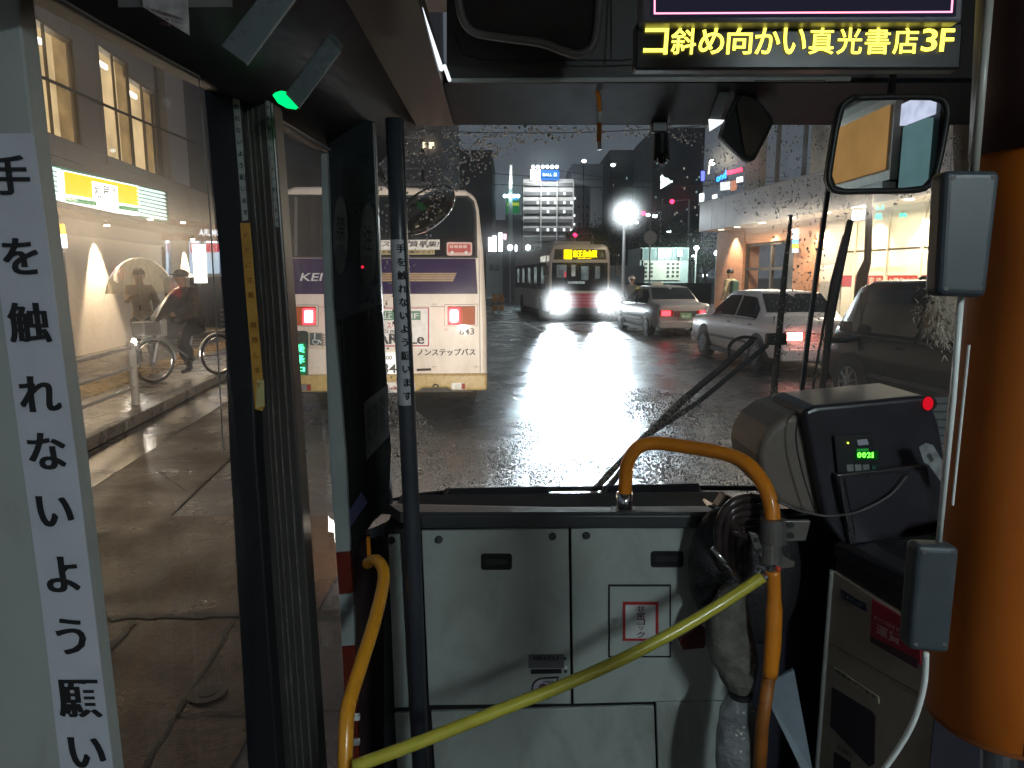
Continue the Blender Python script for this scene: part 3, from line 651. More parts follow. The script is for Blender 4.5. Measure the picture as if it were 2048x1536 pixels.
def tail(u0, u1, lit0, lit1):
    t = part('lamp_cluster', bq(rr_uv(u0-7,609,u1+5,653,3), .010, .01), mat('seam_grey', (.25,.22,.2), .5), bl)
    part('cluster_panel', bq(rr_uv(u0-6,610,u1+4,652,3), .014, .01), cream_p, t)
    part('lens', bq([(u0,613),(u1,613),(u1,650),(u0,650)], .035, .03), redlens, t)
    part('indicator', bq([(lit1+1 if lit0-u0 < u1-lit1 else u0,614),(u1-1 if lit0-u0 < u1-lit1 else lit0-1,614),(u1-1 if lit0-u0 < u1-lit1 else lit0-1,649),(lit1+1 if lit0-u0 < u1-lit1 else u0,649)], .039, .01), amber, t)
    part('lit_lamp', bq(rr_uv(lit0,616,lit1,648,3), .044, .012), red_on, t); part('lit_core', bq(rr_uv(lit0+4,620,lit1-4,644,3), .048, .006), red_core, t)
tail(895, 950, 896, 920); tail(578, 634, 609, 633)
ad = part('advert_panel', bq([(722,613),(861,613),(861,696),(722,696)], .022, .02), mat('advert_white', (.78,.76,.75), .35), bl)
for q in ([(724,615),(858,615),(858,617),(724,617)], [(855.5,615),(858,615),(858,693),(855.5,693)], [(724,690.5),(858,690.5),(858,693),(724,693)]): part('advert_border', bq(q, .026, .003), redp, ad)
part('green_field', bq([(760,622),(841,622),(841,640),(760,640)], .026, .003), mat('advert_green', (.10,.25,.17), .5), ad)
btx('近くMF', 762, 837, 624, 638, whitep, .031, ad); btx('ワイ・スペース', 745, 812, 644, 657, redp, .028, ad); btx('早いスロット', 745, 812, 660, 667, inkk, .028, ad)
for dx in (0, .8, 1.5): btx('CARILLe', 735+dx, 847+dx, 667, 688, inkk, .028+.0006*dx, ad)
for dx in (0,.5): btx('843', 918+dx, 948+dx, 657, 670, mat('grey_print', (.12,.11,.11), .5), .008+.0006*dx)
for dx in (0,.7): btx('ノンステップバス', 834+dx, 950+dx, 698, 712, inkk, .008+.0006*dx)
part('hatch_handle', MB().tube([BQ(834,740,.03), BQ(862,739,.03)], .014, 8), black, bl)
pl_ = part('number_plate', bq([(726,706),(796,705),(796,750),(726,750)], .02, .01), emat('plate_lit', (1,.95,.85), 1.05), bl)
btx('3 84', 740, 793, 728, 746, inkk, .024, pl_); btx('多摩200', 742, 784, 709, 720, inkk, .024, pl_)
led = part('led_sign', bq(rr_uv(583,661,619,751,6), .04, .05), mat('led_housing', (.01,.03,.02), .3), bl)
gg = emat('led_green', (.10,1,.42), 3.); 
for i, ch in enumerate('乗降中'):
    for dx in (0,.9): btx(ch, 588+dx, 613+dx, 687+i*21, 704+i*21, gg, .045+.0008*dx, led)
part('led_glow_field', bq(rr_uv(586,684,616,748,4), .042, .002), emat('led_green_dim', (.0,.35,.10), .35), led)
wc = part('wheelchair_sticker', bq([(620,663),(649,664),(650,698),(620,697)], .012, .006), mat('sticker_cream', (.6,.5,.4), .5), bl)
part('blue_square', bq([(622,665),(647,666),(648,690),(622,689)], .016, .004), mat('sticker_slate', (.04,.07,.09), .5), wc)
k = MB(); k.tube([BQ(632,669,.022), BQ(632,679,.022), BQ(641,680,.022), BQ(645,686,.022)], .007, 6); k.tube([BQ(634+6*cos(a*pi/6),682+5.5*sin(a*pi/6),.022) for a in range(-1,9)], .005, 6); k.sphere(BQ(632,668,.022), .012, 8, 6); part('wheelchair_mark', k, whitep, wc)
for u0 in (903, 600):
    bb_ = part('bumper_lamp', bq([(u0,765),(u0+27,765),(u0+27,778),(u0,778)], .095, .03), mat('lamp_silver', (.5,.5,.48), .2, .7), bl)
    part('reflector', bq([(u0+20,766),(u0+27,766),(u0+27,777),(u0+20,777)], .10, .01), redlens, bb_)
part('stop_sticker', bq(rr_uv(772,763,831,783,3), .09, .01), mat('banner_white', (.7,.7,.7)), bl); btx('一旦停止', 778, 808, 769, 778, redp, .10)
seam = MB()
for q in ([(957,500),(958.5,500),(961,748),(959.5,748)], [(860,613),(890,613),(890,614.2),(860,614.2)], [(636,613),(724,613),(724,614.2),(636,614.2)], [(905,750),(972,750),(972,751),(905,751)]): seam.prism([BQ(u,v,.003) for u,v in q], (0,.002,0))
part('panel_seams', seam, mat('seam_grey', (.2,.2,.2)), bl)
part('roof_marker', MB().sphere(BQ(729,383,.02), (.05,.03,.03), 10, 6), redlens, bl)
k = MB()
for x0 in (-2.75, -.95): k.tube([(x0,YB+1.6,.48),(x0+.5,YB+1.6,.48)], .47, 24)
part('rear_wheels', k, tyre, bl)
part('underbody', MB().bb(-2.7,-.5,YB+.3,YB+9,.28,.5), black, bl)
# grey stripes painted on the rear window for interior handrail reflections
for i, (a, b) in enumerate(((592,640),(735,775))): part('painted_reflection', bq([(a,396),(a+6,396),(a+6,512),(a,512)], .014, .004), mat('inside_grey', (.08,.08,.08)), bl)

# ================================================================== ONCOMING BUS
ob = thing('oncoming_bus', 'white and red city bus coming towards us with dazzling headlights', 'bus', (2.72, 28, 0), radians(7.4))
obw = mat('bus_white', (.62,.56,.52), .3, coat=.5); obr = mat('bus_red', (.45,.02,.05), .3, coat=.4)
def Lc(o, pts): return None
class LB(MB): pass
def lpart(name, mb, m, par, **k):            # local coordinates
    r = root_of(par); o = new_obj(name, mb, m, par, Vector((0,0,0)), **k); return o
lpart('body', LB().prism([(-1.24,0,.35),(1.24,0,.35),(1.25,0,1.2),(1.22,0,2.7),(1.12,0,2.98),(.9,0,3.06),(-.9,0,3.06),(-1.12,0,2.98),(-1.22,0,2.7),(-1.25,0,1.2)], (0,10.4,0)), obw, ob, bev=.06, seg=3)
lpart('roof_unit', LB().bb(-.8,.8,1.5,4.5,3.05,3.25), obw, ob, bev=.05)
lpart('windscreen', LB().prism([(-1.15,-.012,1.22),(1.15,-.012,1.22),(1.14,-.012,2.34),(-1.14,-.012,2.34)], (0,.03,0)), glassdk, ob)
lpart('interior_glow', LB().prism([(-.95,-.016,1.75),(-.55,-.016,1.75),(-.55,-.016,2.25),(-.95,-.016,2.25)], (0,.003,0)), emat('cab_dim', (.45,.5,.5), .22, .6, 3.), ob)
for i, (x, w, z0, z1, c, s) in enumerate(((-.35,.16,1.8,2.25,(.6,.62,.55),.35),(.05,.3,1.65,2.2,(.5,.62,.62),.22),(.62,.2,1.7,2.2,(.45,.5,.5),.18),(-.62,.05,1.78,1.98,(1,.05,.1),.9))):
    lpart('passenger_glow', LB().prism([(x,-.02,z0),(x+w,-.02,z0),(x+w,-.02,z1),(x,-.02,z1)], (0,.003,0)), emat('pg%d'%i if 0 else ('glow_pale','glow_teal','glow_grey','glow_red')[i], c, s, .5, 4.), ob)
db = lpart('destination_box', LB().prism([(-1.08,-.012,2.46),(1.08,-.012,2.46),(1.02,-.012,2.86),(-1.02,-.012,2.86)], (0,.03,0)), black, ob)
lpart('led_field', LB().prism([(-.66,-.018,2.48),(-.34,-.018,2.48),(-.34,-.018,2.84),(-.66,-.018,2.84)], (0,.004,0)), emat('led_yellow', (1,.72,.0), 3.2), db)
k = LB(); k.text('京王永山駅', Vector((-.30,-.02,2.55)), Vector((.66,-.02,2.55)), Vector((-.30,-.02,2.83))); k.text('NAGAYAMA STATION', Vector((-.1,-.02,2.49)), Vector((.45,-.02,2.49)), Vector((-.1,-.02,2.53)));
for dx in (.012,.024): k.text('京王永山駅', Vector((-.30+dx,-.0205-dx*.02,2.55)), Vector((.66+dx,-.0205-dx*.02,2.55)), Vector((-.30+dx,-.0205-dx*.02,2.83)))
lpart('lettering', k, MATS['led_yellow'], db)
k = LB(); k.text('A', Vector((.83,-.02,2.54)), Vector((.97,-.02,2.54)), Vector((.83,-.02,2.74))); lpart('access_mark', k, mat('mark_blue', (.2,.3,.4)), db)
lpart('red_front', LB().prism([(-1.1,-.03,.55),(1.1,-.03,.55),(1.12,-.03,1.12),(-1.12,-.03,1.12)], (0,.04,0)), obr, ob, bev=.01)
for z in (.72,.84,.96): lpart('front_stripe', LB().bb(-.7,.7,-.045,-.03,z,z+.03), mat('stripe_pink', (.6,.2,.25)), ob)
lpart('bumper', LB().bb(-1.24,1.24,-.1,.1,.28,.54), dkpl, ob, bev=.03)
for s in (-1, 1):
    h = lpart('headlight', LB().tube([(s*.98,-.035,.84),(s*.98,-.06,.84)], .17, 20), chrome, ob)
    lpart('lit_lens', LB().tube([(s*.98,-.062,.84),(s*.98,-.07,.84)], .10, 20), white_hot, h)
    lpart('fog_lamp', LB().tube([(s*.8,-.11,.42),(s*.8,-.12,.42)], .05, 12), emat('fog_glow', (.9,.97,1), 8), ob)
    lpart('mirror_arm', LB().tube([(s*1.2,-.05,2.75),(s*1.42,-.3,2.6),(s*1.45,-.32,2.2)], .02, 8), dkpl, ob); lpart('mirror', LB().box((s*1.45,-.32,2.0),(.2,.08,.4)), dkpl, ob, bev=.03)
lpart('wiper', LB().tube([(-.6,-.05,1.2),(-.75,-.05,2.0)], .012, 6), black, ob)
lpart('card', LB().prism([(-.5,-.025,1.5),(.2,-.025,1.5),(.2,-.025,1.6),(-.5,-.025,1.6)], (0,.003,0)), emat('card_glow', (.7,.8,.78), .35, .9, 25.), ob)
for i in range(5):
    y0 = .9+i*1.85; w = lpart('side_window', LB().bb(-1.275,-1.245,y0,y0+1.6,1.25,2.35), glassdk, ob)
    lpart('lit_interior', LB().bb(-1.28,-1.277,y0+.1,y0+.8,1.5,2.2), emat('side_glow', (.5,.6,.6), .30, .8, 3.), w)
for y in (2., 7.6): lpart('wheel', LB().tube([(-1.27,y,.47),(1.27,y,.47)], .47, 24), tyre, ob)
lpart('side_sign', LB().bb(-1.3,-1.27,.2,1.8,2.4,2.62), emat('side_led', (.8,.8,.7), .8, .5, 9.), ob)
for s in (-1, 1):
    p = Vector((2.72,28,0)) + Matrix.Rotation(radians(7.4), 3, 'Z') @ Vector((s*.98,-.12,.84))
    aim = p + (Matrix.Rotation(radians(7.4),3,'Z') @ Vector((0,-1,0))).lerp((Vector((0,0,H))-p).normalized(), .85).normalized()*8
    aim.z = p.z-8*tan(radians(6.0)); spot('headlamp_beam', p, aim, 11000, 12.2, .7, .10, (.76,.89,1))

# ================================================================== CARS
def car(name, label, cat, loc, rz, st, paint, wheels, wr, side_wins, rear_glass, front_glass, lit=(0,0), van=False, rimm=None, group=None):
    """st: stations (y, zbottom, zbelt, halfwidth, ztop, half roof width), rear to front"""
    t = thing(name, label, cat, loc, rz, group)
    mb = MB(); rings = []
    for (y, zb, zl, w, zt, wt) in st:
        b = len(mb.v); rings.append(b); zm = zb+(zl-zb)*.5
        half = [(w*.90, zb), (w*.985, zb+(zm-zb)*.4), (w, zm), (w*.985, zl-.05), (w*.955, zl), (wt, zt-.015*0), (wt*.93, zt+.03 if zt-zl > .2 else zt+.01), (wt*.5, zt+(.055 if zt-zl > .2 else .02))]
        pts = [(-x, z) for x, z in half] + [(0, half[-1][1]+.008)] + [(x, z) for x, z in half[::-1]]
        mb.v += [Vector((x, y, z)) for x, z in pts]
    n = 17
    for i in range(len(st)-1):
        for k in range(n-1): mb.face(rings[i]+k, rings[i+1]+k, rings[i+1]+k+1, rings[i]+k+1)
        mb.face(rings[i]+n-1, rings[i+1]+n-1, rings[i+1], rings[i])
    mb.face(*[rings[0]+k for k in range(n)]); mb.face(*[rings[-1]+k for k in range(n)][::-1])
    body = lpart('body', mb, paint, t, smooth=True, bev=.02, seg=2)
    def at(y):
        for a, b in zip(st, st[1:]):
            if a[0] <= y <= b[0]: f = (y-a[0])/(b[0]-a[0]); return [p*(1-f)+q*f for p, q in zip(a, b)]
        return st[-1]
    def spt(y, f, s, o=.012):
        _, zb, zl, w, zt, wt = at(y); return Vector((s*((w*.955)*(1-f)+wt*f+o), y, zl*(1-f)+zt*f))
    for s in (-1, 1):
        for (ya, yb) in side_wins:
            ys_ = [ya+(yb-ya)*i/6 for i in range(7)]; m2 = MB(); b = 0
            for y in ys_: m2.v += [spt(y,.06,s), spt(y,.88,s)]
            for i in range(6): m2.face(2*i, 2*i+1, 2*i+3, 2*i+2)
            lpart('side_window', m2, glassdk, t)
            m3 = MB().tube([spt(ya,-.02,s,.016), spt(yb,-.02,s,.016)], .012, 6); lpart('window_trim', m3, chrome if not van else dkpl, t)
            lpart('door_handle', MB().box(spt(ya+.22,-.02,s,.02)-Vector((0,0,.1)), (.03,.16,.03)), paint if van else chrome, t, bev=.008)
            lpart('door_seam', MB().tube([spt(ya-.03,-.04,s,.0), Vector((s*at(ya)[3]*1.001, ya-.03, at(ya)[1]+.25))], .006, 5), black, t)
        lpart('side_moulding', MB().bb(min(s*at(0)[3]*1.0,s*at(0)[3]*1.02), max(s*at(0)[3]*1.0,s*at(0)[3]*1.02), wheels[0]+.45, wheels[1]-.45, .48, .53), dkpl, t)
        lpart('sill', MB().bb(min(s*at(0)[3]*.90,s*at(0)[3]*.99), max(s*at(0)[3]*.90,s*at(0)[3]*.99), wheels[0]+.4, wheels[1]-.4, .17, .26), dkpl, t)
        ym = side_wins[-1][1]-.1
        mm = lpart('mirror', MB().box((s*(at(ym)[3]+.09), ym, at(ym)[2]+.1), (.16,.09,.13)), paint, t, bev=.03)
    def glass(y0, y1, f0=.04, f1=.97):
        a, b = at(y0), at(y1); q = MB()
        za = a[4]+.035; zb_ = b[4]+.05
        q.v += [Vector((-a[5]*.9,y0,za)), Vector((a[5]*.9,y0,za)), Vector((b[5]*.92,y1,zb_)), Vector((-b[5]*.92,y1,zb_))]
        q.face(0,1,2,3); return q
    for nm, g in (('rear_screen', rear_glass), ('windscreen', front_glass)):
        g0 = glass(*g); lpart(nm, g0, glassdk, t, solid=.012)
    for y in wheels:
        for s in (-1, 1):
            w = at(y)[3]
            lpart('wheel_arch', MB().tube([(s*(w*.8),y,wr+.03),(s*(w+.004),y,wr+.03)], wr+.055, 28), black, t)
            wh = lpart('wheel', MB().tube([(s*(w-.2),y,wr),(s*(w+.012),y,wr)], wr, 28), tyre, t, bev=.02)
            rm = MB().tube([(s*(w+.013),y,wr),(s*(w+.018),y,wr)], wr*.66, 24); lpart('rim_back', rm, dkpl, wh)
            sp_ = MB()
            if van:
                for k in range(9):
                    a = 2*pi*k/9; d = Vector((0,cos(a),sin(a))); c = Vector((s*(w+.022),y,wr)); sp_.tube([c+d*.03, c+d*wr*.62], [.028,.02], 6)
                sp_.tube([(s*(w+.015),y,wr),(s*(w+.035),y,wr)], .06, 12)
            else:
                sp_.tube([(s*(w+.018),y,wr),(s*(w+.026),y,wr)], wr*.5, 20); sp_.tube([(s*(w+.026),y,wr),(s*(w+.045),y,wr)], wr*.22, 14)
                for k in range(10):
                    a = 2*pi*k/10; sp_.box((s*(w+.022),y+cos(a)*wr*.56,wr+sin(a)*wr*.56), (.012,.03,.03))
            lpart('rim', sp_, rimm or steel, wh)
            rg = MB().tube([Vector((s*(w+.02),y+cos(2*pi*k/24)*wr*.66,wr+sin(2*pi*k/24)*wr*.66)) for k in range(25)], .012, 6, cap=False); lpart('rim_edge', rg, rimm or steel, wh)
    yr, yf = st[0][0], st[-1][0]; wq = st[0][3]
    zl = st[0][2]
    lpart('rear_bumper', MB().bb(-wq*1.02,wq*1.02,yr-.09,yr+.12,.28,.50), paint if not van else dkpl, t, bev=.035, seg=3)
    lpart('front_bumper', MB().bb(-wq*1.0,wq*1.0,yf-.1,yf+.08,.26,.48), paint, t, bev=.035, seg=3)
    for i, s in enumerate((-1, 1)):
        if van: tl = MB().bb(min(s*wq*.86,s*wq*1.0), max(s*wq*.86,s*wq*1.0), yr-.02, yr+.15, .85, 1.35)
        else: tl = MB().bb(min(s*wq*.45,s*wq*.99), max(s*wq*.45,s*wq*.99), yr-.03, yr+.1, zl-.26, zl-.1)
        t1 = lpart('tail_lamp', tl, redlens, t, bev=.01)
        if lit[i]:
            lpart('lit_lamp', MB().bb(min(s*wq*.58,s*wq*.93), max(s*wq*.58,s*wq*.93), yr-.045, yr-.03, zl-.25, zl-.11), red_on if lit[i] < 2 else emat('brake_hot', (1,.35,.28), 26), t1)
        hl = MB().bb(min(s*wq*.5,s*wq*.9), max(s*wq*.5,s*wq*.9), yf-.06, yf+.02, .58, .72); lpart('headlamp', hl, mat('lamp_clear', (.5,.52,.55), .1, .6), t, bev=.01)
    lpart('rear_panel', MB().bb(-wq*.42,wq*.42,yr-.025,yr+.05,zl-.28,zl-.12) if not van else MB().bb(-.3,.3,yr-.02,yr,1,1.02), dkpl, t)
    pn = lpart('number_plate', MB().bb(-.17,.17,yr-.10,yr-.09,.56 if not van else .75,.73 if not van else .92), mat('plate_green', (.1,.3,.16), .4), t)
    k = MB(); k.text('46-07', Vector((-.13,yr-.103,.59)), Vector((.13,yr-.103,.59)), Vector((-.13,yr-.103,.68))); lpart('lettering', k, whitep, pn)
    return t
silver = mat('silver_paint', (.70,.67,.69), .30, .1, noise=.04, coat=.7); whitec = mat('white_paint', (.24,.24,.26), .3, noise=.05, coat=.6)
blackc = mat('black_paint', (.006,.006,.007), .22, noise=.05, coat=.12, spec=.25)
sed = [(-2.3,.36,.90,.78,.92,.72),(-2.2,.30,.94,.83,.97,.77),(-1.5,.26,.96,.85,1.01,.78),(-.95,.25,.96,.85,1.43,.63),(-.2,.25,.96,.855,1.46,.63),(.35,.25,.95,.855,1.44,.62),(1.05,.25,.93,.85,.99,.76),(2.05,.28,.86,.83,.89,.74),(2.25,.36,.74,.78,.78,.70)]
c1 = car('silver_taxi', 'silver taxi saloon with brake lamp lit, waiting behind the black van', 'taxi', (5.35, 14.55, 0), radians(5.5), sed, silver, (-1.4,1.32), .315, [(-1.28,-.35),(-.28,.9)], (-1.42,-1.0), (.42,.98), (2,1))
c2 = car('grey_sedan', 'grey saloon car glowing in the bus headlights beyond the silver taxi', 'car', (4.75, 22.6, 0), radians(8), sed, whitec, (-1.4,1.32), .315, [(-1.28,-.35),(-.28,.9)], (-1.42,-1.0), (.42,.98), (1,1))
vanst = [(-2.2,.38,.98,.80,1.52,.66),(-2.1,.32,1.0,.85,1.64,.70),(-1.6,.28,1.01,.87,1.68,.72),(0,.26,1.01,.875,1.69,.73),(1.4,.26,1.0,.87,1.67,.72),(1.68,.26,1.0,.87,1.60,.70),(2.03,.26,.98,.86,1.08,.77),(2.18,.30,.88,.83,.94,.74),(2.3,.38,.74,.78,.78,.66)]
c3 = car('black_minivan', 'black minivan with dark windows and alloy wheels at the right kerb', 'van', (5.6, 7.9, 0), radians(5), vanst, blackc, (-1.3,1.5), .33, [(-2.0,-1.05),(-.95,.2),(.28,1.62)], (-2.19,-2.12), (1.70,2.01), (1,1), van=True)
lpart('aerial', MB().tube([(-.35,.9,1.72),(-.1,.7,1.95)], .008, 6), black, c3); lpart('aerial_base', MB().sphere((-.35,.9,1.72), (.07,.07,.05), 10, 6), black, c3)
lpart('roof_sign', MB().box((0,.1,1.55),(.35,.16,.12)), mat('taxi_sign', (.5,.5,.45), .4), c2, bev=.03)

# ================================================================== PEOPLE
skin = mat('skin', (.42,.24,.16), .5); hairm = mat('dark_hair', (.015,.012,.01), .5)
def person(name, label, loc, rz, J, coat, legs=None, scale=1., hat=None, hair=True, group=None):
    legs = legs or mat('dark_trousers', (.03,.03,.035), .7)
    t = thing(name, label, 'person', loc, rz, group)
    base = dict(hip=(0,0,.95), belly=(0,0,1.12), chest=(0,.01,1.34), neck=(0,.02,1.49), head0=(0,.035,1.56), head=(0,.04,1.66), crown=(0,.03,1.74),
        shL=(-.18,0,1.42), elL=(-.24,-.02,1.14), wrL=(-.23,.10,.92), haL=(-.23,.15,.85), shR=(.18,0,1.42), elR=(.24,-.02,1.14), wrR=(.23,.10,.92), haR=(.23,.15,.85),
        hiL=(-.1,0,.9), knL=(-.11,.03,.5), anL=(-.11,0,.09), toL=(-.12,.16,.04), hiR=(.1,0,.9), knR=(.11,.03,.5), anR=(.11,0,.09), toR=(.12,.16,.04))
    base.update(J); names = list(base); idx = {n: i for i, n in enumerate(names)}
    rad = dict(hip=.15,belly=.15,chest=.165,neck=.06,head0=.065,head=.095,crown=.07,shL=.085,shR=.085,elL=.058,elR=.058,wrL=.042,wrR=.042,haL=.04,haR=.04,hiL=.105,hiR=.105,knL=.07,knR=.07,anL=.05,anR=.05,toL=.04,toR=.04)
    ed = [('hip','belly'),('belly','chest'),('chest','neck'),('neck','head0'),('head0','head'),('head','crown'),('chest','shL'),('shL','elL'),('elL','wrL'),('wrL','haL'),('chest','shR'),('shR','elR'),('elR','wrR'),('wrR','haR'),('hip','hiL'),('hiL','knL'),('knL','anL'),('anL','toL'),('hip','hiR'),('hiR','knR'),('knR','anR'),('anR','toR')]
    me = bpy.data.meshes.new('body'); me.from_pydata([base[n] for n in names], [(idx[a], idx[b]) for a, b in ed], [])
    o = bpy.data.objects.new('body', me); COL.objects.link(o)
    md = o.modifiers.new('skin', 'SKIN'); md.use_smooth_shade = True
    for n in names:
        sv = me.skin_vertices[0].data[idx[n]]; r = rad[n]; sv.radius = (r, r*(.72 if n in ('hip','belly','chest') else 1)); sv.use_root = (n == 'hip')
    sb = o.modifiers.new('s', 'SUBSURF'); sb.levels = sb.render_levels = 2
    dg = bpy.context.evaluated_depsgraph_get(); nm = bpy.data.meshes.new_from_object(o.evaluated_get(dg)); nm.name = 'body'
    o.modifiers.clear(); o.data = nm; bpy.data.meshes.remove(me); nm.materials.clear()
    for m in (coat, legs, skin, black): nm.materials.append(m)
    seg_m = {('neck','head0'):2, ('head0','head'):2, ('head','crown'):2, ('wrL','haL'):2, ('wrR','haR'):2, ('hiL','knL'):1, ('knL','anL'):1, ('hiR','knR'):1, ('knR','anR'):1, ('anL','toL'):3, ('anR','toR'):3}
    segs = [(Vector(base[a]), Vector(base[b]), seg_m.get((a, b), 0)) for a, b in ed]
    for p in nm.polygons:
        c = p.center; best = None
        for a, b, m in segs:
            d = b-a; f = max(0, min(1, (c-a).dot(d)/d.length_squared)); q = (c-(a+d*f)).length
            if best is None or q < best[0]: best = (q, m)
        p.material_index = best[1]; p.use_smooth = True
    import mathutils.noise as mn
    for p in nm.polygons: pass
    keep = set()
    for p in nm.polygons:
        if p.material_index in (2,): keep.update(p.vertices)
    for v_ in nm.vertices:
        if v_.index in keep: continue
        q_ = v_.co.copy(); q_.z *= .55; w_ = mn.noise(q_*13)+.5*mn.noise(q_*27); v_.co += v_.normal*w_*.022
    o.parent = t; h = Vector(base['head'])
    fdir = Vector((0,1,0)); 
    lpart('nose', MB().sphere(h+Vector((0,.105,-.01)), (.016,.025,.026), 8, 6), skin, t, smooth=True)
    for s in (-1,1): lpart('ear', MB().sphere(h+Vector((s*.098,0,-.01)), (.014,.028,.036), 8, 6), skin, t, smooth=True); lpart('eye', MB().sphere(h+Vector((s*.036,.088,.02)), (.013,.01,.009), 8, 6), black, t, smooth=True)
    lpart('mouth', MB().box(h+Vector((0,.094,-.055)), (.045,.012,.01)), mat('lips', (.25,.08,.07)), t)
    if hair: lpart('hair', MB().sphere(h+Vector((0,-.012,.025)), (.108,.112,.108), 14, 8, zmin=-.1), hairm, t, smooth=True)
    t.scale = (scale,)*3; return t
def rig_ear(): pass
coatg = mat('dark_raincoat', (.028,.024,.024), .35, noise=.3, scale=6); coatb = mat('beige_coat', (.40,.33,.25), .7, noise=.2)
def umbrella(par_name, label, top, R, ribm, canm, rod_to, hgt=.28):
    t = thing('umbrella', label, 'umbrella', tuple(top)); T = Vector(top)
    can = MB(); n = 8; rg = 6; rows = []
    for i in range(rg+1):
        a = (pi/2*.86)*i/rg; row = []
        for k in range(n*2):
            rr = R*sin(a)/sin(pi/2*.86); sc = 1 if k % 2 == 0 else .955
            ang = 2*pi*k/(n*2); row.append(len(can.v)); can.v.append(T+Vector((rr*sc*cos(ang), rr*sc*sin(ang), -hgt*(1-cos(a))/(1-cos(pi/2*.86)))))
        rows.append(row)
    for i in range(rg):
        for k in range(n*2): k2 = (k+1) % (n*2); can.face(rows[i][k], rows[i+1][k], rows[i+1][k2], rows[i][k2])
    part('canopy', can, canm, t, solid=.002, smooth=True)
    for k in range(n):
        ang = 2*pi*k/n; part('rib', MB().tube([T+Vector((R*sin(pi/2*.86*i/6)/sin(pi/2*.86)*cos(ang), R*sin(pi/2*.86*i/6)/sin(pi/2*.86)*sin(ang), -hgt*(1-cos(pi/2*.86*i/6))/(1-cos(pi/2*.86))-.006)) for i in range(7)], .004, 5), ribm, t)
    part('rod', MB().tube([T+Vector((0,0,.05)), Vector(rod_to)], .008, 6), ribm, t); part('handle', MB().tube([Vector(rod_to), Vector(rod_to)-Vector((0,0,.1))], .014, 8), black, t)
    return t
# woman under a clear umbrella
px = W(285,640,12.4).x
person('person', 'person in a beige coat standing under the clear umbrella', (px,12.4,.13), radians(200), dict(elR=(.2,.16,1.2), wrR=(.1,.3,1.28), haR=(.08,.34,1.33)), coatb)
vinyl = glassmat('clear_vinyl', .05, .5, (.97,.95,.9), refl=1.0, veil=.09)
umbrella('u', 'clear vinyl umbrella held above the pavement', W(278,515,12.2), .58, steel, vinyl, W(280,610,12.2), .62)
# cyclist
cx, cy = W(394,640,11.3).x, 11.3
person('person', 'cyclist in dark cap and rain poncho riding towards us', (cx,cy,.13), radians(148), dict(hip=(0,-.02,.92), hiL=(-.1,-.01,.88), hiR=(.1,-.01,.88), belly=(0,.06,1.10), chest=(0,.14,1.32), neck=(0,.2,1.46), head0=(0,.22,1.53), head=(0,.24,1.62), crown=(0,.23,1.70),
    shL=(-.19,.13,1.39), elL=(-.28,.34,1.18), wrL=(-.27,.56,1.06), haL=(-.26,.62,1.04), shR=(.19,.13,1.39), elR=(.28,.34,1.18), wrR=(.27,.56,1.06), haR=(.26,.62,1.04), knL=(-.12,.34,.68), anL=(-.12,.2,.30), toL=(-.12,.36,.26), knR=(.12,.26,.52), anR=(.12,.1,.14), toR=(.12,.26,.10)), coatg)
cyc = [o for o in bpy.data.objects if o.get('label', '').startswith('cyclist')][0]
lpart('cap', MB().sphere((0,.22,1.665), (.115,.12,.09), 14, 8, zmin=0), mat('cap_cloth', (.04,.03,.03), .7), cyc, smooth=True); lpart('cap_peak', MB().sphere((0,.34,1.665), (.08,.09,.012), 12, 6), MATS['cap_cloth'], cyc, smooth=True)
# poncho: a draped cone over handlebar
pon = MB(); rows = []
for i in range(9):
    f = i/8; row = []
    for k in range(24):
        a = 2*pi*k/24; fold = 1+.10*sin(a*7+f*2)*f
        rx = (.10+.22*f**.8)*fold; ry = (.10+.34*f**.7)*fold
        row.append(len(pon.v)); pon.v.append(Vector((rx*cos(a), .17+.22*f+ry*sin(a)*.8, 1.47-.52*f**1.25-(0.05*sin(a*5) if i == 8 else 0))))
    rows.append(row)
for i in range(8):
    for k in range(24): k2 = (k+1) % 24; pon.face(rows[i][k], rows[i+1][k], rows[i+1][k2], rows[i][k2])
lpart('poncho', pon, mat('poncho_sheet', (.028,.02,.02), .2, noise=.3, scale=5), cyc, solid=.01, smooth=True)
bk = thing('bicycle', 'bicycle with lit front lamp and basket ridden by the cyclist', 'bicycle', (cx,cy,.13), radians(148))
for y, nm in ((.78,'front_wheel'),(-.36,'rear_wheel')):
    w = lpart(nm, MB().tube([Vector((0,y+.32*cos(2*pi*k/28),.33+.32*sin(2*pi*k/28))) for k in range(29)], .02, 8, cap=False), tyre, bk)
    lpart('rim', MB().tube([Vector((0,y+.29*cos(2*pi*k/28),.33+.29*sin(2*pi*k/28))) for k in range(29)], .01, 6, cap=False), chrome, w)
    q = MB()
    for k in range(12): a = pi*k/6; q.tube([(0,y,.33),(0,y+.29*cos(a),.33+.29*sin(a))], .002, 4, cap=False)
    lpart('spokes', q, steel, w)
    lpart('mudguard', MB().tube([Vector((0,y+.36*cos(a/10*pi),.33+.36*sin(a/10*pi))) for a in range(0,11)], .022, 6), steel, w)
lpart('frame', MB().tube([(0,.78,.33),(0,.66,.75),(0,.62,.98)], .018, 8).tube([(0,.67,.72),(0,.2,.35),(0,-.36,.33)], .016, 8).tube([(0,.2,.35),(0,.08,.78)], .016, 8), mat('bike_silver', (.4,.4,.42), .3, .7), bk)
lpart('handlebar', MB().tube([(-.28,.52,1.02),(-.1,.62,1.0),(.1,.62,1.0),(.28,.52,1.02)], .013, 8), chrome, bk); lpart('saddle', MB().sphere((0,.05,.82), (.09,.14,.04), 12, 8), black, bk)
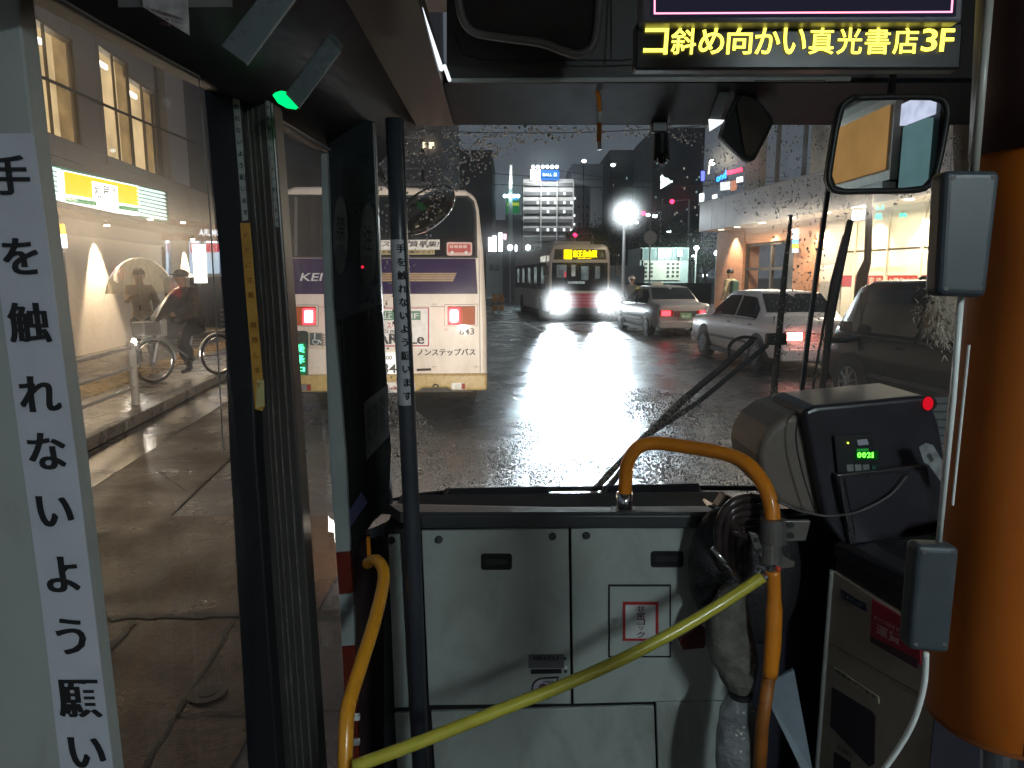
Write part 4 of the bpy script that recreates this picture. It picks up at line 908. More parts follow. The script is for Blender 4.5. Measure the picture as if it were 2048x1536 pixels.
lpart('basket', MB().bb(-.17,.17,.72,1.0,.75,.95), mat('basket_wire', (.12,.11,.1), .4, .5), bk, bev=.02); lpart('lamp', MB().tube([(0,1.0,.66),(0,1.06,.66)], .055, 14), chrome, bk); lpart('lit_lens', MB().tube([(0,1.062,.66),(0,1.07,.66)], .05, 14), emat('bike_lamp', (1,.90,.74), 260), bk)
# passer-by with black umbrella
px = W(492,600,15.5).x
person('person', 'dark figure under a black umbrella behind the door post', (px,15.5,.13), radians(180), dict(elR=(.2,.14,1.2), wrR=(.12,.26,1.3), haR=(.1,.3,1.36)), mat('black_coat', (.012,.012,.015), .7))
umbrella('u2', 'black umbrella held by the dark figure', W(494,488,15.4), .5, black, mat('black_cloth', (.008,.008,.01), .6), W(494,560,15.4), .22)
# pedestrian by the brick column
px = W(1459,600,23.2)
person('person', 'pedestrian in a pale coat and dark hat by the brick column', (px.x,23.2,.12), radians(30), dict(), mat('pale_coat', (.34,.29,.19), .7), scale=1.06)
hp = [o for o in bpy.data.objects if o.get('label', '').startswith('pedestrian in a pale')][0]
lpart('hat', MB().sphere((0,.03,1.70), (.12,.12,.12), 12, 8, zmin=0), black, hp); lpart('backpack', MB().box((0,-.17,1.25), (.28,.16,.4)), mat('pack_green', (.03,.08,.06), .7), hp, bev=.05)
px = W(1262,600,25.5)
person('person', 'person in a pale hat standing beyond the grey saloon', (px.x,25.5,.0), radians(190), dict(), mat('grey_coat', (.08,.09,.1), .7))
hp = [o for o in bpy.data.objects if o.get('label', '').startswith('person in a pale hat')][0]
lpart('hat', MB().sphere((0,.03,1.70), (.13,.14,.11), 12, 8, zmin=0), mat('pale_hat', (.7,.6,.6), .6), hp)

# ================================================================== DISTANCE
def zf(v, Y): return W(1024, v, Y).z
def xf(u, Y): return W(u, 520, Y).x
def bld(name, label, u0, u1, vt, Y, depth, m, cat='building'):
    t = thing(name, label, cat, ((xf(u0,Y)+xf(u1,Y))/2, Y, 0)); x0, x1 = xf(u0,Y), xf(u1,Y)
    part('wall', MB().bb(x0, x1, Y, Y+depth, 0, zf(vt,Y)), m, t); return t
conc = mat('night_concrete', (.26,.25,.26), .7, noise=.15, scale=.4)
# apartment block with balconies behind the bus ahead
ap_ = bld('apartment_block', 'grey apartment block with rows of balconies above the bus ahead', 700, 893, 120, 52, 14, conc)
for i in range(10):
    z = zf(372,52)+i*((zf(245,52)-zf(372,52))/4.15)
    part('balcony', MB().bb(xf(700,52), xf(858,52) if i % 2 else xf(850,52), 50.9, 52, z, z+.95), mat('balcony_grey', (.30,.28,.28), .6), ap_)
    part('balcony_slab', MB().bb(xf(700,52), xf(860,52), 50.8, 52, z-.12, z+.02), mat('slab_pale', (.5,.48,.48), .6), ap_)
    for k in range(6): part('window', MB().bb(xf(710+k*25,52), xf(727+k*25,52), 51.96, 52.0, z+1.0, z+2.1), glassdk, ap_)
part('stair_tower', MB().bb(xf(858,52), xf(893,52), 50.2, 52, 0, 40), mat('tower_grey', (.24,.23,.24), .7), ap_)
for u, w in ((850,6),(862,10)): part('lit_window', MB().bb(xf(u,50), xf(u+w,50), 49.9, 50, zf(297,50), zf(285,50)), emat('flat_light', (1,.8,.5), 1.6), ap_)
bld('side_block', 'dark plain block between the apartments and the office tower', 893, 985, 300, 95, 20, mat('dark_block', (.10,.10,.11), .8))
# office tower with roof advertisement
OT = 190.
ot = bld('office_tower', 'pale nine-storey office building with lit blue and white roof sign', 1046, 1146, 358, OT, 30, mat('office_white', (.55,.53,.52), .6, scale=.2))
nfl = 9
for i in range(nfl):
    v = 366+i*18
    for (a, b) in ((1048,1080),(1082,1112),(1114,1144)):
        f = part('window_band', MB().bb(xf(a,OT), xf(b,OT), OT-.6, OT, zf(v+7.5,OT), zf(v,OT)), mat('band_dark', (.14,.14,.145), .4), ot)
        for k in range(4):
            u = a+4+k*7
            lit_ = (k == 1 and a > 1080 and i in (1,2,3,5)) or (i in (2,5) and k == 3)
            if lit_: part('lit_window', MB().bb(xf(u,OT), xf(u+4,OT), OT-.8, OT-.6, zf(v+6.5,OT), zf(v+1.5,OT)), emat('far_window', (.9,.97,1), 2.2), ot)
for u in (1081,1112.5,1144.5): part('pilaster', MB().bb(xf(u-1,OT), xf(u+1,OT), OT-1.2, OT, 0, zf(358,OT)), mat('office_white', (.6,.6,.6)), ot)
part('annex', MB().bb(xf(1146,OT), xf(1210,OT), OT+8, OT+30, 0, zf(318,OT)), mat('annex_dark', (.34,.36,.38), .8), ot)
for i in range(5):
    for k in range(4):
        if (i*3+k) % 4 != 3: part('annex_window', MB().bb(xf(1151+k*9,OT), xf(1154+k*9,OT), OT+7.8, OT+8, zf(392+i*18,OT), zf(388+i*18,OT)), emat('annex_light', (.7,.85,.9), .9 if (i+k)%2 else .25) if 0 else (MATS.get('far_window') if (k == 0 and i < 4) else mat('annex_pane', (.03,.03,.035))), ot)
rs = thing('roof_sign', 'white and blue lit advertisement on the office roof', 'sign', (xf(1090,OT), OT, zf(360,OT)))
part('white_panel', MB().bb(xf(1060,OT), xf(1079,OT), OT-2, OT-1, zf(361,OT), zf(341,OT)), emat('roof_white', (1,1,1), 3.5), rs)
bp_ = part('blue_panel', MB().bb(xf(1080,OT), xf(1116,OT), OT-2, OT-1, zf(361,OT), zf(342,OT)), emat('roof_blue', (.03,.22,.75), 1.2), rs)
k = MB(); k.text('BALL 日', Vector((xf(1084,OT),OT-2.1,zf(355,OT))), Vector((xf(1111,OT),OT-2.1,zf(355,OT))), Vector((xf(1084,OT),OT-2.1,zf(348,OT)))); part('lettering', k, emat('roof_letter', (.8,.95,1), 2.4), bp_)
for i in range(6):
    u = 1065+i*9; part('sign_lamp', MB().sphere((xf(u,OT), OT-3.5, zf(338,OT)), .45, 10, 6), emat('roof_lamp', (.8,1,1), 10), rs)
    part('lamp_arm', MB().tube([(xf(u,OT), OT-3.5, zf(338,OT)), (xf(u,OT), OT-1.5, zf(343,OT))], .1, 5), dkpl, rs)
for i in range(3): spot('roof_wash', (xf(1068+i*22,OT), OT-9, zf(352,OT)), (xf(1072+i*20,OT), OT+2, zf(425,OT)), 3800, 110, .9, .15, (.95,1,1))
# green billboard and its mast
gbm = thing('green_billboard', 'green and blue lit billboard beside a pale mast', 'billboard', (xf(1025,120),120,0))
part('panel', MB().bb(xf(1013,120), xf(1039,120), 119.6, 120, zf(427,120), zf(397,120)), emat('bill_green', (.02,.20,.07), .7, .6, .8), gbm); part('blue_top', MB().bb(xf(1020,120), xf(1037,120), 119.4, 119.6, zf(401,120), zf(394,120)), emat('bill_blue', (.05,.3,.6), 1.2), gbm)
k = MB(); k.text('LUMIERE', Vector((xf(1015,120),119.5,zf(412,120))), Vector((xf(1038,120),119.5,zf(412,120))), Vector((xf(1015,120),119.5,zf(406,120)))); part('lettering', k, emat('bill_yellow', (.6,.7,.05), 1.), gbm)
part('legs', MB().bb(xf(1011,120), xf(1013,120), 119.6, 120, zf(440,120), zf(394,120)).bb(xf(1013,120), xf(1042,120), 119.2, 122, 0, zf(430,120)), conc, gbm)
for u in (1010,1017,1023,1029,1036): part('flood_lamp', MB().sphere((xf(u,118),118,zf(392,118)), .3, 8, 6), emat('bill_lamp', (.6,1,1), 9), gbm)
part('mast', MB().tube([(xf(1021,120),119,0),(xf(1021,120),119,zf(392,120)),(xf(1022,120),119,zf(332,120))], [.35,.35,.22], 8), mat('mast_white', (.75,.75,.72), .5), gbm)
spot('mast_light', (xf(1021,118),116,zf(390,118)), (xf(1021,120),119,zf(355,120)), 3500, 50, .5, .2, (.9,1,1))
# cluster of bright signs low on the left
for i, (u0, u1, v0, v1, c, lab) in enumerate(((977,983,475,503,(.9,.97,1),'white lit upright sign, left of the cluster'),(985,993,472,503,(.9,.97,1),'white lit upright sign, second from the bus'),(997,1005,466,503,(1,.9,.95),'tall white lit upright sign, tallest of the cluster'),(1007,1013,468,479,(1,.45,.6),'small pink lit sign beside the tallest white one'),(1030,1034,490,503,(.8,.97,1),'small white lit sign between two globe lamps'))):
    Y = 80.; t = thing('upright_sign', lab, 'sign', (xf((u0+u1)/2,Y),Y,0)); part('lit_face', MB().bb(xf(u0,Y), xf(u1,Y), Y-.3, Y, zf(v1,Y), zf(v0,Y)), emat('pink_sign' if i == 3 else 'upright_white', c, 5. if i != 3 else 2.5), t, bev=.05); part('post', MB().bb(xf(u0+2,Y), xf(u1-2,Y), Y-.1, Y+.1, 0, zf(v1,Y)), dkpl, t)
part('lit_stub', MB(), dkpl, gbm) if 0 else None
def globe(u, v, Y, lab, r=.17, s=26, arm=None, group='street lamps along the square'):
    t = thing('street_lamp', lab, 'street lamp', (xf(u,Y), Y, 0), group=group); z = zf(v,Y); x = W(u,v,Y).x
    part('globe', MB().sphere((x,Y,z), r, 14, 10), emat('globe_%d' % s, (.82,.95,1), s), t); part('pole', MB().tube([(x,Y+.0,0),(x,Y,z-r)], [.06,.045], 8), mat('lamp_pole', (.4,.42,.42), .4, .4), t); return t
globe(1020,495,48,'globe lamp left of the oncoming bus, nearer its rear wheel'); globe(1056,495,50,'globe lamp just above the roof edge of the oncoming bus'); globe(1393,496,46,'globe lamp between the site building and brick column', .15); globe(1387,515,60,'lower globe lamp beside the site building', .2); globe(1433,506,50,'globe lamp against the brick column edge', .16)
# tall lamp behind the cars
tl = thing('street_lamp', 'tall bright single-head street lamp behind the grey saloon', 'street lamp', (xf(1249,34),34,0))
z = zf(435,34); x = W(1249,435,34).x; bx = W(1246,575,34).x
part('pole', MB().tube([(bx,34,0),(x,34,z+.1)], [.10,.065], 12), mat('pale_pole', (.6,.6,.6), .35, .3), tl); part('arm', MB().tube([(x,34,z+.08),(x-.2,34,z+.1)], .04, 8), MATS['pale_pole'], tl)
part('head', MB().sphere((x-.22,34,z+.03), (.2,.14,.09), 14, 8), MATS['pale_pole'], tl); part('lit_lens', MB().sphere((x-.24,33.9,z-.03), (.15,.11,.08), 14, 8), emat('street_lamp_glow', (.85,.97,1), 8), tl)
# double lamp further away, glowing green-white
for u, v, lab in ((1247,410,'pale green far lamp, left one of the high pair'),(1260,411,'pale green far lamp, right one of the high pair')):
    t = thing('street_lamp', lab, 'street lamp', (xf(u,70),70,0)); part('head', MB().sphere((W(u,v,70).x,70,zf(v,70)), .26, 12, 8), emat('far_green_lamp', (.55,.95,.85), 7), t); part('pole', MB().tube([(xf(u,70),70.2,0),(W(u,v,70).x,70.2,zf(v,70))], .07, 6), dkpl, t)
# round road sign seen from behind
rsn = thing('road_sign', 'round grey road sign on a pole by the site fence', 'road sign', (xf(1301,33),33,.1))
part('disc', MB().tube([W(1301,475,33), W(1301,475,33)+Vector((0,.02,0))], .31, 24), mat('sign_back', (.32,.33,.33), .4, .4), rsn); part('pole', MB().tube([(xf(1301,33),33.04,.1),(W(1301,460,33).x,33.04,zf(460,33))], .035, 8), steel, rsn)
# site fence of white corrugated sheets + planter
sf = thing('site_fence', 'white corrugated construction fence behind the tall lamp', 'fence', (xf(1250,44),44,0))
k = 0
for i in range(13):
    a = 1212+i*6.0; m2 = MB()
    for j in range(3): m2.bb(xf(a+j*2,44), xf(a+j*2+1.2,44), 43.95, 44.0, zf(566,44), zf(531,44))
    m2.bb(xf(a,44), xf(a+5.8,44), 44.0, 44.03, zf(566,44), zf(531,44)); part('fence_panel', m2, mat('site_white', (.52,.58,.58), .45), sf)
solo('low_hedge', MB().bb(xf(1200,43),xf(1420,43),42.4,43.4,0,zf(566,43)), mat('hedge_dark', (.03,.05,.045), .9, bump=1., bscale=4), 'dark clipped low hedge in front of the site fence', 'hedge')
sb_ = bld('site_building', 'pale green two-storey site office with small square windows', 1280, 1377, 495, 47, 5, mat('site_green', (.36,.42,.40), .5))
part('upper_glazing', MB().bb(xf(1282,47), xf(1375,47), 46.9, 47, zf(520,47), zf(498,47)), mat('site_glass', (.18,.24,.24), .2), sb_)
for u in range(1284,1376,15): part('mullion', MB().bb(xf(u,47), xf(u+1.5,47), 46.8, 46.9, zf(520,47), zf(497,47)), MATS['site_green'], sb_)
part('lower_wall', MB().bb(xf(1286,47), xf(1360,47), 46.85, 47, zf(560,47), zf(521,47)), mat('site_cream', (.5,.48,.40), .5), sb_)
for i in range(4):
    for u in (1289,1300,1333,1343,1352): part('window', MB().bb(xf(u,47), xf(u+5,47), 46.78, 46.85, zf(530+i*8,47), zf(526+i*8,47)), dkpl, sb_)
spot('site_light', (xf(1368,44),44,zf(498,44)), (xf(1340,47),47,zf(530,47)), 900, 120, .8, .2, (.8,1,.95))
fl2 = thing('floodlight', 'white floodlight at the right end of the site office', 'lamp', (xf(1363,46),46.3,0)); part('lens', MB().bb(xf(1358,46),xf(1367,46),46.4,46.5,zf(512,46),zf(500,46)), emat('site_lens', (.8,1,.95), 5), fl2); part('bracket', MB().tube([(xf(1362,46),46.55,zf(512,46)),(xf(1362,46),46.55,zf(520,46))], .05, 6), dkpl, fl2)
# dark blocks and trees closing the square
for i, (u0, u1, v, Y, c, lab) in enumerate(((1150,1220,455,150,(.11,.125,.13),'low dark block right of the office tower'),(1215,1300,300,230,(.10,.115,.13),'tall dark tower behind the street lamps'),(1300,1400,255,160,(.11,.125,.14),'dark tower between the lamps and the station building'),(960,1046,440,150,(.17,.17,.17),'low grey block left of the office tower'),(560,700,200,60,(.08,.08,.085),'dark block behind the door post'))):
    t = bld('distant_block', lab, u0, u1, v, Y, 25, mat('dist_%s' % 'abcde'[i] if 0 else 'block_tone_'+('slate','night','blue','grey','brown')[i], c, .8, scale=.2))
    if i in (1, 2):
        rng = random.Random(i)
        for k in range(26):
            u = rng.uniform(u0+4, u1-6); vv = rng.uniform(max(v+10,320), 520); w = rng.uniform(1.2,2.6)
            part('lit_window', MB().bb(xf(u,Y), xf(u+w,Y), Y-.2, Y, zf(vv+rng.uniform(2,5),Y), zf(vv,Y)), emat('far_dim_%s' % ('warm','cool')[k%2], ((.75,.75,.6),(.5,.8,.85))[k%2], .35), t)
leafm = mat('night_foliage', (.05,.075,.05), .6, noise=.4)
def tree(lab, x, y, h, r, seed):
    t = thing('tree', lab, 'tree', (x,y,0), group='dark trees round the square'); rng = random.Random(seed)
    tk = MB().tube([(x,y,0),(x+.1,y,h*.35),(x-.1,y+.1,h*.6)], [.16,.12,.07], 8)
    for k in range(5): a = rng.uniform(0,6.28); tk.tube([(x,y,h*(.35+.05*k)),(x+r*.7*cos(a),y+r*.7*sin(a),h*(.6+.06*k))], [.06,.02], 5)
    part('trunk', tk, mat('bark', (.05,.04,.035), .8), t); cr_ = MB()
    for c in range(26):
        a = rng.uniform(0,6.28); q = rng.uniform(.2,.9); cc = Vector((x+r*q*cos(a), y+r*q*sin(a), h*.68+rng.uniform(-.3,.32)*h*(1-.5*q)))
        for l in range(46):
            p = cc+Vector((rng.gauss(0,.3*r/1.6),rng.gauss(0,.3*r/1.6),rng.gauss(0,.26*r/1.6))); d1 = Vector((rng.uniform(-1,1),rng.uniform(-1,1),rng.uniform(-1,1))).normalized()*.11; d2 = d1.cross(Vector((rng.uniform(-1,1),rng.uniform(-1,1),1))).normalized()*.08
            cr_.poly([p-d1,p+d2,p+d1,p-d2])
    part('crown', cr_, leafm, t)
for i, (u, Y, h, r, lab) in enumerate(((1180,62,6.5,2.4,'dark tree behind the oncoming bus, left of the lamps'),(1215,75,8.,2.8,'dark tree between the lamps and the oncoming bus'),(1330,62,7.5,2.8,'dark tree rising behind the site office'),(1410,52,5.,2.,'dark tree at the left edge of the brick column'),(1285,80,9.,3.2,'tall dark tree behind the round road sign'),(1395,75,8.,3.,'dark tree between the site office and the canopy'))): tree(lab, xf(u,Y), Y, h, r, i+5)
# signals
for i, (u, v, lab) in enumerate(((1287,427,'traffic signal showing red, left one high in the square'),(1344,403,'traffic signal showing red, upper right one'),(1150,470,'traffic signal showing red above the oncoming bus'))):
    Y = 64.; t = thing('traffic_signal', lab, 'traffic light', (xf(u,Y),Y,0)); x = W(u,v,Y).x; z = zf(v,Y)
    part('housing', MB().bb(x-.85,x+.25,Y,Y+.25,z-.24,z+.24), dkpl, t, bev=.05); part('red_lens', MB().tube([(x,Y-.01,z),(x,Y-.04,z)], .19, 14), emat('signal_red', (1,.02,.08), 7), t)
    part('pole', MB().tube([(x-.3,Y+.3,z),(x+1.6,Y+.3,z+.2),(x+1.8,Y+.3,0)], .08, 8), steel, t)
for i, (u, v, s, lab) in enumerate(((1296,430,.3,'small white far light beside the red signal'),(1310,432,.35,'pair-like white far light right of the red signal'),(1273,445,.25,'dim white far light under the high lamps'),(1338,463,.3,'small far light above the site office'),(1410,551,.35,'white far light near the rail of the square'),(1168,322,.3,'high white light on the dark block'),(1226,330,.3,'high white light on the dark tower'))):
    Y = 90.; t = thing('far_lamp', lab, 'lamp', (xf(u,Y),Y,0), group='small lights across the square'); part('bulb', MB().sphere((W(u,v,Y).x,Y,zf(v,Y)), (s,.2,s*.7), 10, 6), emat('far_bulb', (.8,.97,1), 6), t); part('pole', MB().tube([(xf(u,Y),Y+.3,0),(W(u,v,Y).x,Y+.3,zf(v,Y))], .07, 6), dkpl, t)
obr_ = thing('road_barrier', 'orange construction barrier beside the wet road, left of the oncoming bus', 'barrier', (xf(988,34),34,0))
mo = mat('barrier_orange', (.6,.25,.04), .4)
for i in range(2): 
    a = 984+i*13; part('board', MB().bb(xf(a,34), xf(a+11,34), 33.9, 34, .55, .95), mo, obr_); part('board', MB().bb(xf(a,34), xf(a+11,34), 33.9, 34, .15, .42), mo, obr_); part('leg', MB().tube([(xf(a+1,34),33.95,0),(xf(a+1,34),33.95,1)], .03, 6), dkpl, obr_)
hd = thing('site_hoarding', 'white hoarding with dark emblem beyond the barrier', 'hoarding', (xf(985,60),60,0)); part('board', MB().bb(xf(972,60), xf(1005,60), 59.9, 60, .1, zf(505,60)), mat('hoarding_white', (.45,.47,.48), .5), hd)
k = MB(); k.text('永山', Vector((xf(978,60),59.88,zf(542,60))), Vector((xf(998,60),59.88,zf(542,60))), Vector((xf(978,60),59.88,zf(528,60)))); part('emblem', k, mat('emblem_grey', (.12,.12,.13)), hd)
bld('terminal_wall', 'long grey wall behind the globe lamps left of the oncoming bus', 1005, 1100, 503, 62, 4, mat('terminal_grey', (.26,.26,.27), .6), 'wall')
spot('square_light', (xf(1249,34)-.3,33.7,4.6), (5,30,0), 500, 140, .8, .15, (.85,.95,1))

# ---- our own bus: headlamps under the windscreen, lighting the road, the bus ahead and the taxi
oh = thing('own_headlamps', 'headlamps of our own bus below the windscreen line', 'headlamp', (.55,2.6,.7))
for x in (-.35, 1.45):
    part('lens', MB().tube([(x,2.66,.72),(x,2.68,.72)], .09, 16), emat('own_lamp', (1,.88,.74), 30), oh)
    spot('own_beam', (x,2.75,.72), (x-.9,10,.5), 560, 95, .9, .09, (1,.88,.76))

# overhead cables crossing the square
for i, (a, b_, lab) in enumerate(((((-14,34,7.5)),((16,40,7.2)),'thin overhead cable crossing low above the oncoming bus'),(((-13,44,9.5)),((20,52,9.)),'thin overhead cable crossing the middle of the square'),(((-12,30,8.6)),((13,27,8.0)),'nearest overhead cable above the road'),(((2,60,11)),((26,48,8)),'far overhead cable slanting down to the right'))):
    A_ = Vector(a); B_ = Vector(b_); pts = [A_.lerp(B_, k/16)-Vector((0,0,.9*4*(k/16)*(1-k/16))) for k in range(17)]
    solo('overhead_cable', MB().tube(pts, .022, 5), mat('cable_black', (.06,.06,.065), .4), lab, 'cable', group='overhead cables over the square')

grime(silver, .25, (2.5,2.5,1.5)); grime(whitec, .35, (2.5,2.5,1.5)); grime(MATS['bus_white'], .5, (2,2,.8)); grime(MATS['cream_panel'], .25, (1.2,1.2,.4)); grime(MATS['fascia_panel'], .4, (1,1,.5)); grime(MATS['office_white'], .4, (.06,.06,.03))
# tail pipes, towing eye, hinges and a vent grille on the rear of the bus ahead
vg = MB()
for i in range(5): vg.prism([BQ(u,v,.02) for u,v in ((644,668+i*5),(700,668+i*5),(700,670.5+i*5),(644,670.5+i*5))], (0,.015,0))
part('vent_grille', vg, mat('seam_grey', (.2,.2,.2)), bl)
for u, v in ((892,660),(953,610),(953,735),(640,735),(869,610),(869,735)): part('hinge', MB().box(BQ(u,v,.012), (.05,.03,.025)), cream_p, bl, bev=.006)
part('tow_eye', MB().tube([BQ(872+5*cos(k*pi/6),772+5*sin(k*pi/6),.11) for k in range(13)], .008, 6), black, bl)
# ================================================================== INSIDE OUR BUS
def pq(pts, th, nrm=(0,1,0)):            # patch: points (u, v, Y) with thickness along nrm
    return MB().prism([W(*p) for p in pts], Vector(nrm)*th)
panel = mat('cabinet_panel', (.44,.485,.455), .42, noise=.17, scale=2.6, bump=.06, bscale=300)
panel2 = mat('cabinet_panel_low', (.41,.45,.425), .45, noise=.10, scale=3, bump=.06, bscale=300)
grime(panel, .45, (7,7,3.5), .50, .72, (.5,.46,.42)); grime(panel2, .6, (6,6,3), .46, .7, (.42,.38,.34))
gap = mat('panel_gap', (.008,.008,.009), .7)
deckm = mat('dash_deck', (.045,.046,.05), .42, noise=.2, scale=6, bump=.25, bscale=260)
lip = mat('dash_lip', (.05,.053,.058), .30, noise=.1)
rail_o = mat('rail_orange', (.78,.245,.015), .30, noise=.07, coat=.4, scale=12)
rail_y = mat('rail_amber', (.80,.33,.02), .26, noise=.06, coat=.5, scale=12)
bar_y = mat('bar_yellow', (.56,.50,.06), .30, noise=.08, coat=.3, scale=9)
hdr = mat('header_plastic', (.040,.037,.036), .45, noise=.15, scale=5, bump=.12, bscale=300)
blkhdr = mat('header_black', (.011,.012,.016), .5, noise=.15, spec=.3)
alu = mat('door_aluminium', (.09,.085,.08), .36, .5, noise=.12, scale=5)
doorblk = mat('door_black', (.010,.010,.013), .45, noise=.1)
YC = 1.80
# ---- shell of the bus behind and beside the camera
XL, XR, YBK, ZT, ZF = -.95, 1.75, -3.2, 2.62, .33
struct('bus_floor', MB().bb(XL, XR, YBK, 1.82, ZF-.04, ZF), mat('floor_vinyl', (.06,.06,.075), .5, bump=.2))
struct('bus_ceiling', MB().bb(XL, XR, YBK, 2.45, ZT, ZT+.05), mat('ceiling_cream', (.45,.42,.38), .5))
struct('bus_back_wall', MB().bb(XL, XR, YBK-.05, YBK, ZF, ZT), mat('back_wall', (.3,.28,.25), .6))
struct('bus_side_wall', MB().bb(XR, XR+.05, YBK, 2.3, ZF, 1.15).bb(XR, XR+.05, YBK, 2.3, 2.0, ZT).bb(XR, XR+.05, -.2, .3, 1.15, 2.2), mat('side_wall', (.3,.28,.26), .55))
struct('bus_left_wall', MB().bb(XL-.05, XL, YBK, .1, ZF, ZT), MATS['side_wall'])
lt_ = thing('ceiling_light', 'fluorescent ceiling light over the aisle behind the driver', 'ceiling light', (1.3,-1.4,2.55))
part('tube', MB().bb(1.23,1.37,-2.1,-1.0,2.555,2.585), emat('fluorescent', (.80,.97,1), 96), lt_); part('tray', MB().bb(1.18,1.42,-2.2,-.9,2.586,2.615), whitep, lt_)
for i in range(3):                                   # seats seen only in the mirror
    t = thing('passenger_bench', ('orange bus seat nearest the driver mirror', 'orange bus seat in the middle row', 'orange bus seat at the back')[i], 'seat', (1.3,-.7-.8*i,ZF)); y = -.7-.8*i
    part('cushion', MB().bb(1.0,1.6,y-.22,y+.22,ZF+.4,ZF+.52), mat('seat_orange', (.5,.2,.05), .8), t, bev=.04); part('backrest', MB().bb(1.0,1.6,y-.3,y-.22,ZF+.45,ZF+1.05), MATS['seat_orange'], t, bev=.03); part('leg', MB().bb(1.05,1.55,y-.1,y+.1,ZF,ZF+.4), steel, t)

# ---- windscreen
ws = thing('windscreen', 'large rain-spotted windscreen with black rubber seal', 'windscreen', (.6,2.32,1.0))
YW_ = 2.32
part('pane', MB().poly([W(700,1010,YW_), W(1990,1000,YW_), W(1990,232,YW_), W(700,232,YW_)]), glassmat('screen_glass', .07, .50, (.97,1,.99), refl=.5, veil=.055), ws)
part('seal', MB().tube(spline([W(740,1010,YW_-.02), W(785,1001,YW_-.02), W(860,988,YW_-.02), W(1000,980,YW_-.02), W(1300,976,YW_-.02), W(1600,978,YW_-.02), W(2000,990,YW_-.02)], 5), .009, 8), black, ws)
part('seal', MB().tube([W(700,245,YW_-.02), W(1980,245,YW_-.02)], .007, 8), black, ws)
part('pillar', pq([(1946,230,2.26),(2080,230,2.2),(2080,1010,2.2),(1952,1010,2.26)], .1), blkhdr, ws)
# raindrops on the outside, except where the wipers sweep
def inpoly(u, v, P):
    c = False; j = len(P)-1
    for i in range(len(P)):
        if (P[i][1] > v) != (P[j][1] > v) and u < (P[j][0]-P[i][0])*(v-P[i][1])/(P[j][1]-P[i][1])+P[i][0]: c = not c
        j = i
    return c
sweepA = [(800,560),(860,500),(882,400),(930,372),(985,325),(1060,292),(1150,276),(1330,272),(1400,300),(1420,380),(1480,430),(1545,440),(1545,850),(1420,800),(1290,775),(1180,790),(1060,840),(980,850),(905,890),(800,790)]
sweepB = [(1655,430),(1700,440),(1830,400),(1960,420),(1960,900),(1640,850)]
sweepC = [(868,790),(905,790),(912,885),(885,905)]
dome = []; ndr = 0
rng = random.Random(11); D = MB()
from mathutils.noise import noise as mnoise
def drop(u, v, r, st=1.):
    c = W(u, v, YW_+.0012); seg = 7; b = len(D.v)
    rx, rz, h = r, r*st, r*.62
    D.v.append(c+Vector((0,h,0)))
    for k in range(seg): a = 2*pi*k/seg; D.v.append(c+Vector((rx*.72*cos(a), h*.70, rz*.72*sin(a))))
    for k in range(seg): a = 2*pi*k/seg; D.v.append(c+Vector((rx*cos(a), 0, rz*sin(a))))
    for k in range(seg):
        k2 = (k+1) % seg; D.face(b, b+1+k, b+1+k2); D.face(b+1+k, b+1+seg+k, b+1+seg+k2, b+1+k2)
    D.face(*[b+1+seg+k for k in range(seg)][::-1])
n = 0
while n < 26000:
    u = rng.uniform(745, 1945); v = rng.uniform(250, 985)
    if inpoly(u,v,sweepA) or inpoly(u,v,sweepB) or inpoly(u,v,sweepC): n += 1; continue
    if u < 790 and v < 780 and rng.random() < .5: n += 1; continue
    if v > 770: dens = .55; r = rng.choice((.0013,.0017,.0022,.003))
    elif u > 1380: dens = .42; r = rng.choice((.0015,.002,.0024,.003))
    else: dens = .95 if v < 400 else .5; r = rng.choice((.002,.0026,.0032,.0038))
    n += 1
    if mnoise(Vector((u/45,v/70,3)))+.68 < rng.random()*.9: continue
    if rng.random() < dens: drop(u, v, r*rng.uniform(.8,1.25), rng.uniform(1.,1.5))
for k in range(34000):
    u = rng.uniform(760,1560); v = rng.uniform(775,985)
    if mnoise(Vector((u/38,v/60,0)))+.62 < rng.random()*.9: continue
    if not inpoly(u,v,sweepA) and not inpoly(u,v,sweepB): drop(u, v, rng.choice((.0010,.0013,.0017,.0023))*rng.uniform(.8,1.2), rng.uniform(1,1.4))
for k in range(160):
    u = rng.uniform(890,1540); v = rng.uniform(300,960); drop(u, v, rng.uniform(.0007,.0013))
water = bpy.data.materials.new('water'); water.use_nodes = True; b = water.node_tree.nodes['Principled BSDF']; b.inputs['Base Color'].default_value = (1,1,1,1); b.inputs['Roughness'].default_value = .13; b.inputs['IOR'].default_value = 1.33; b.inputs['Transmission Weight'].default_value = 1
nt = water.node_tree; tlb = nt.nodes.new('ShaderNodeBsdfTranslucent'); tlb.inputs[0].default_value = (.85,.9,.92,1); mxs = nt.nodes.new('ShaderNodeMixShader'); mxs.inputs[0].default_value = .3
out_ = [n_ for n_ in nt.nodes if n_.type == 'OUTPUT_MATERIAL'][0]; nt.links.new(b.outputs[0], mxs.inputs[1]); nt.links.new(tlb.outputs[0], mxs.inputs[2]); nt.links.new(mxs.outputs[0], out_.inputs[0])
solo('raindrops', D, water, 'rain droplets on the unswept parts of the windscreen', 'raindrops', kind='stuff', smooth=True)
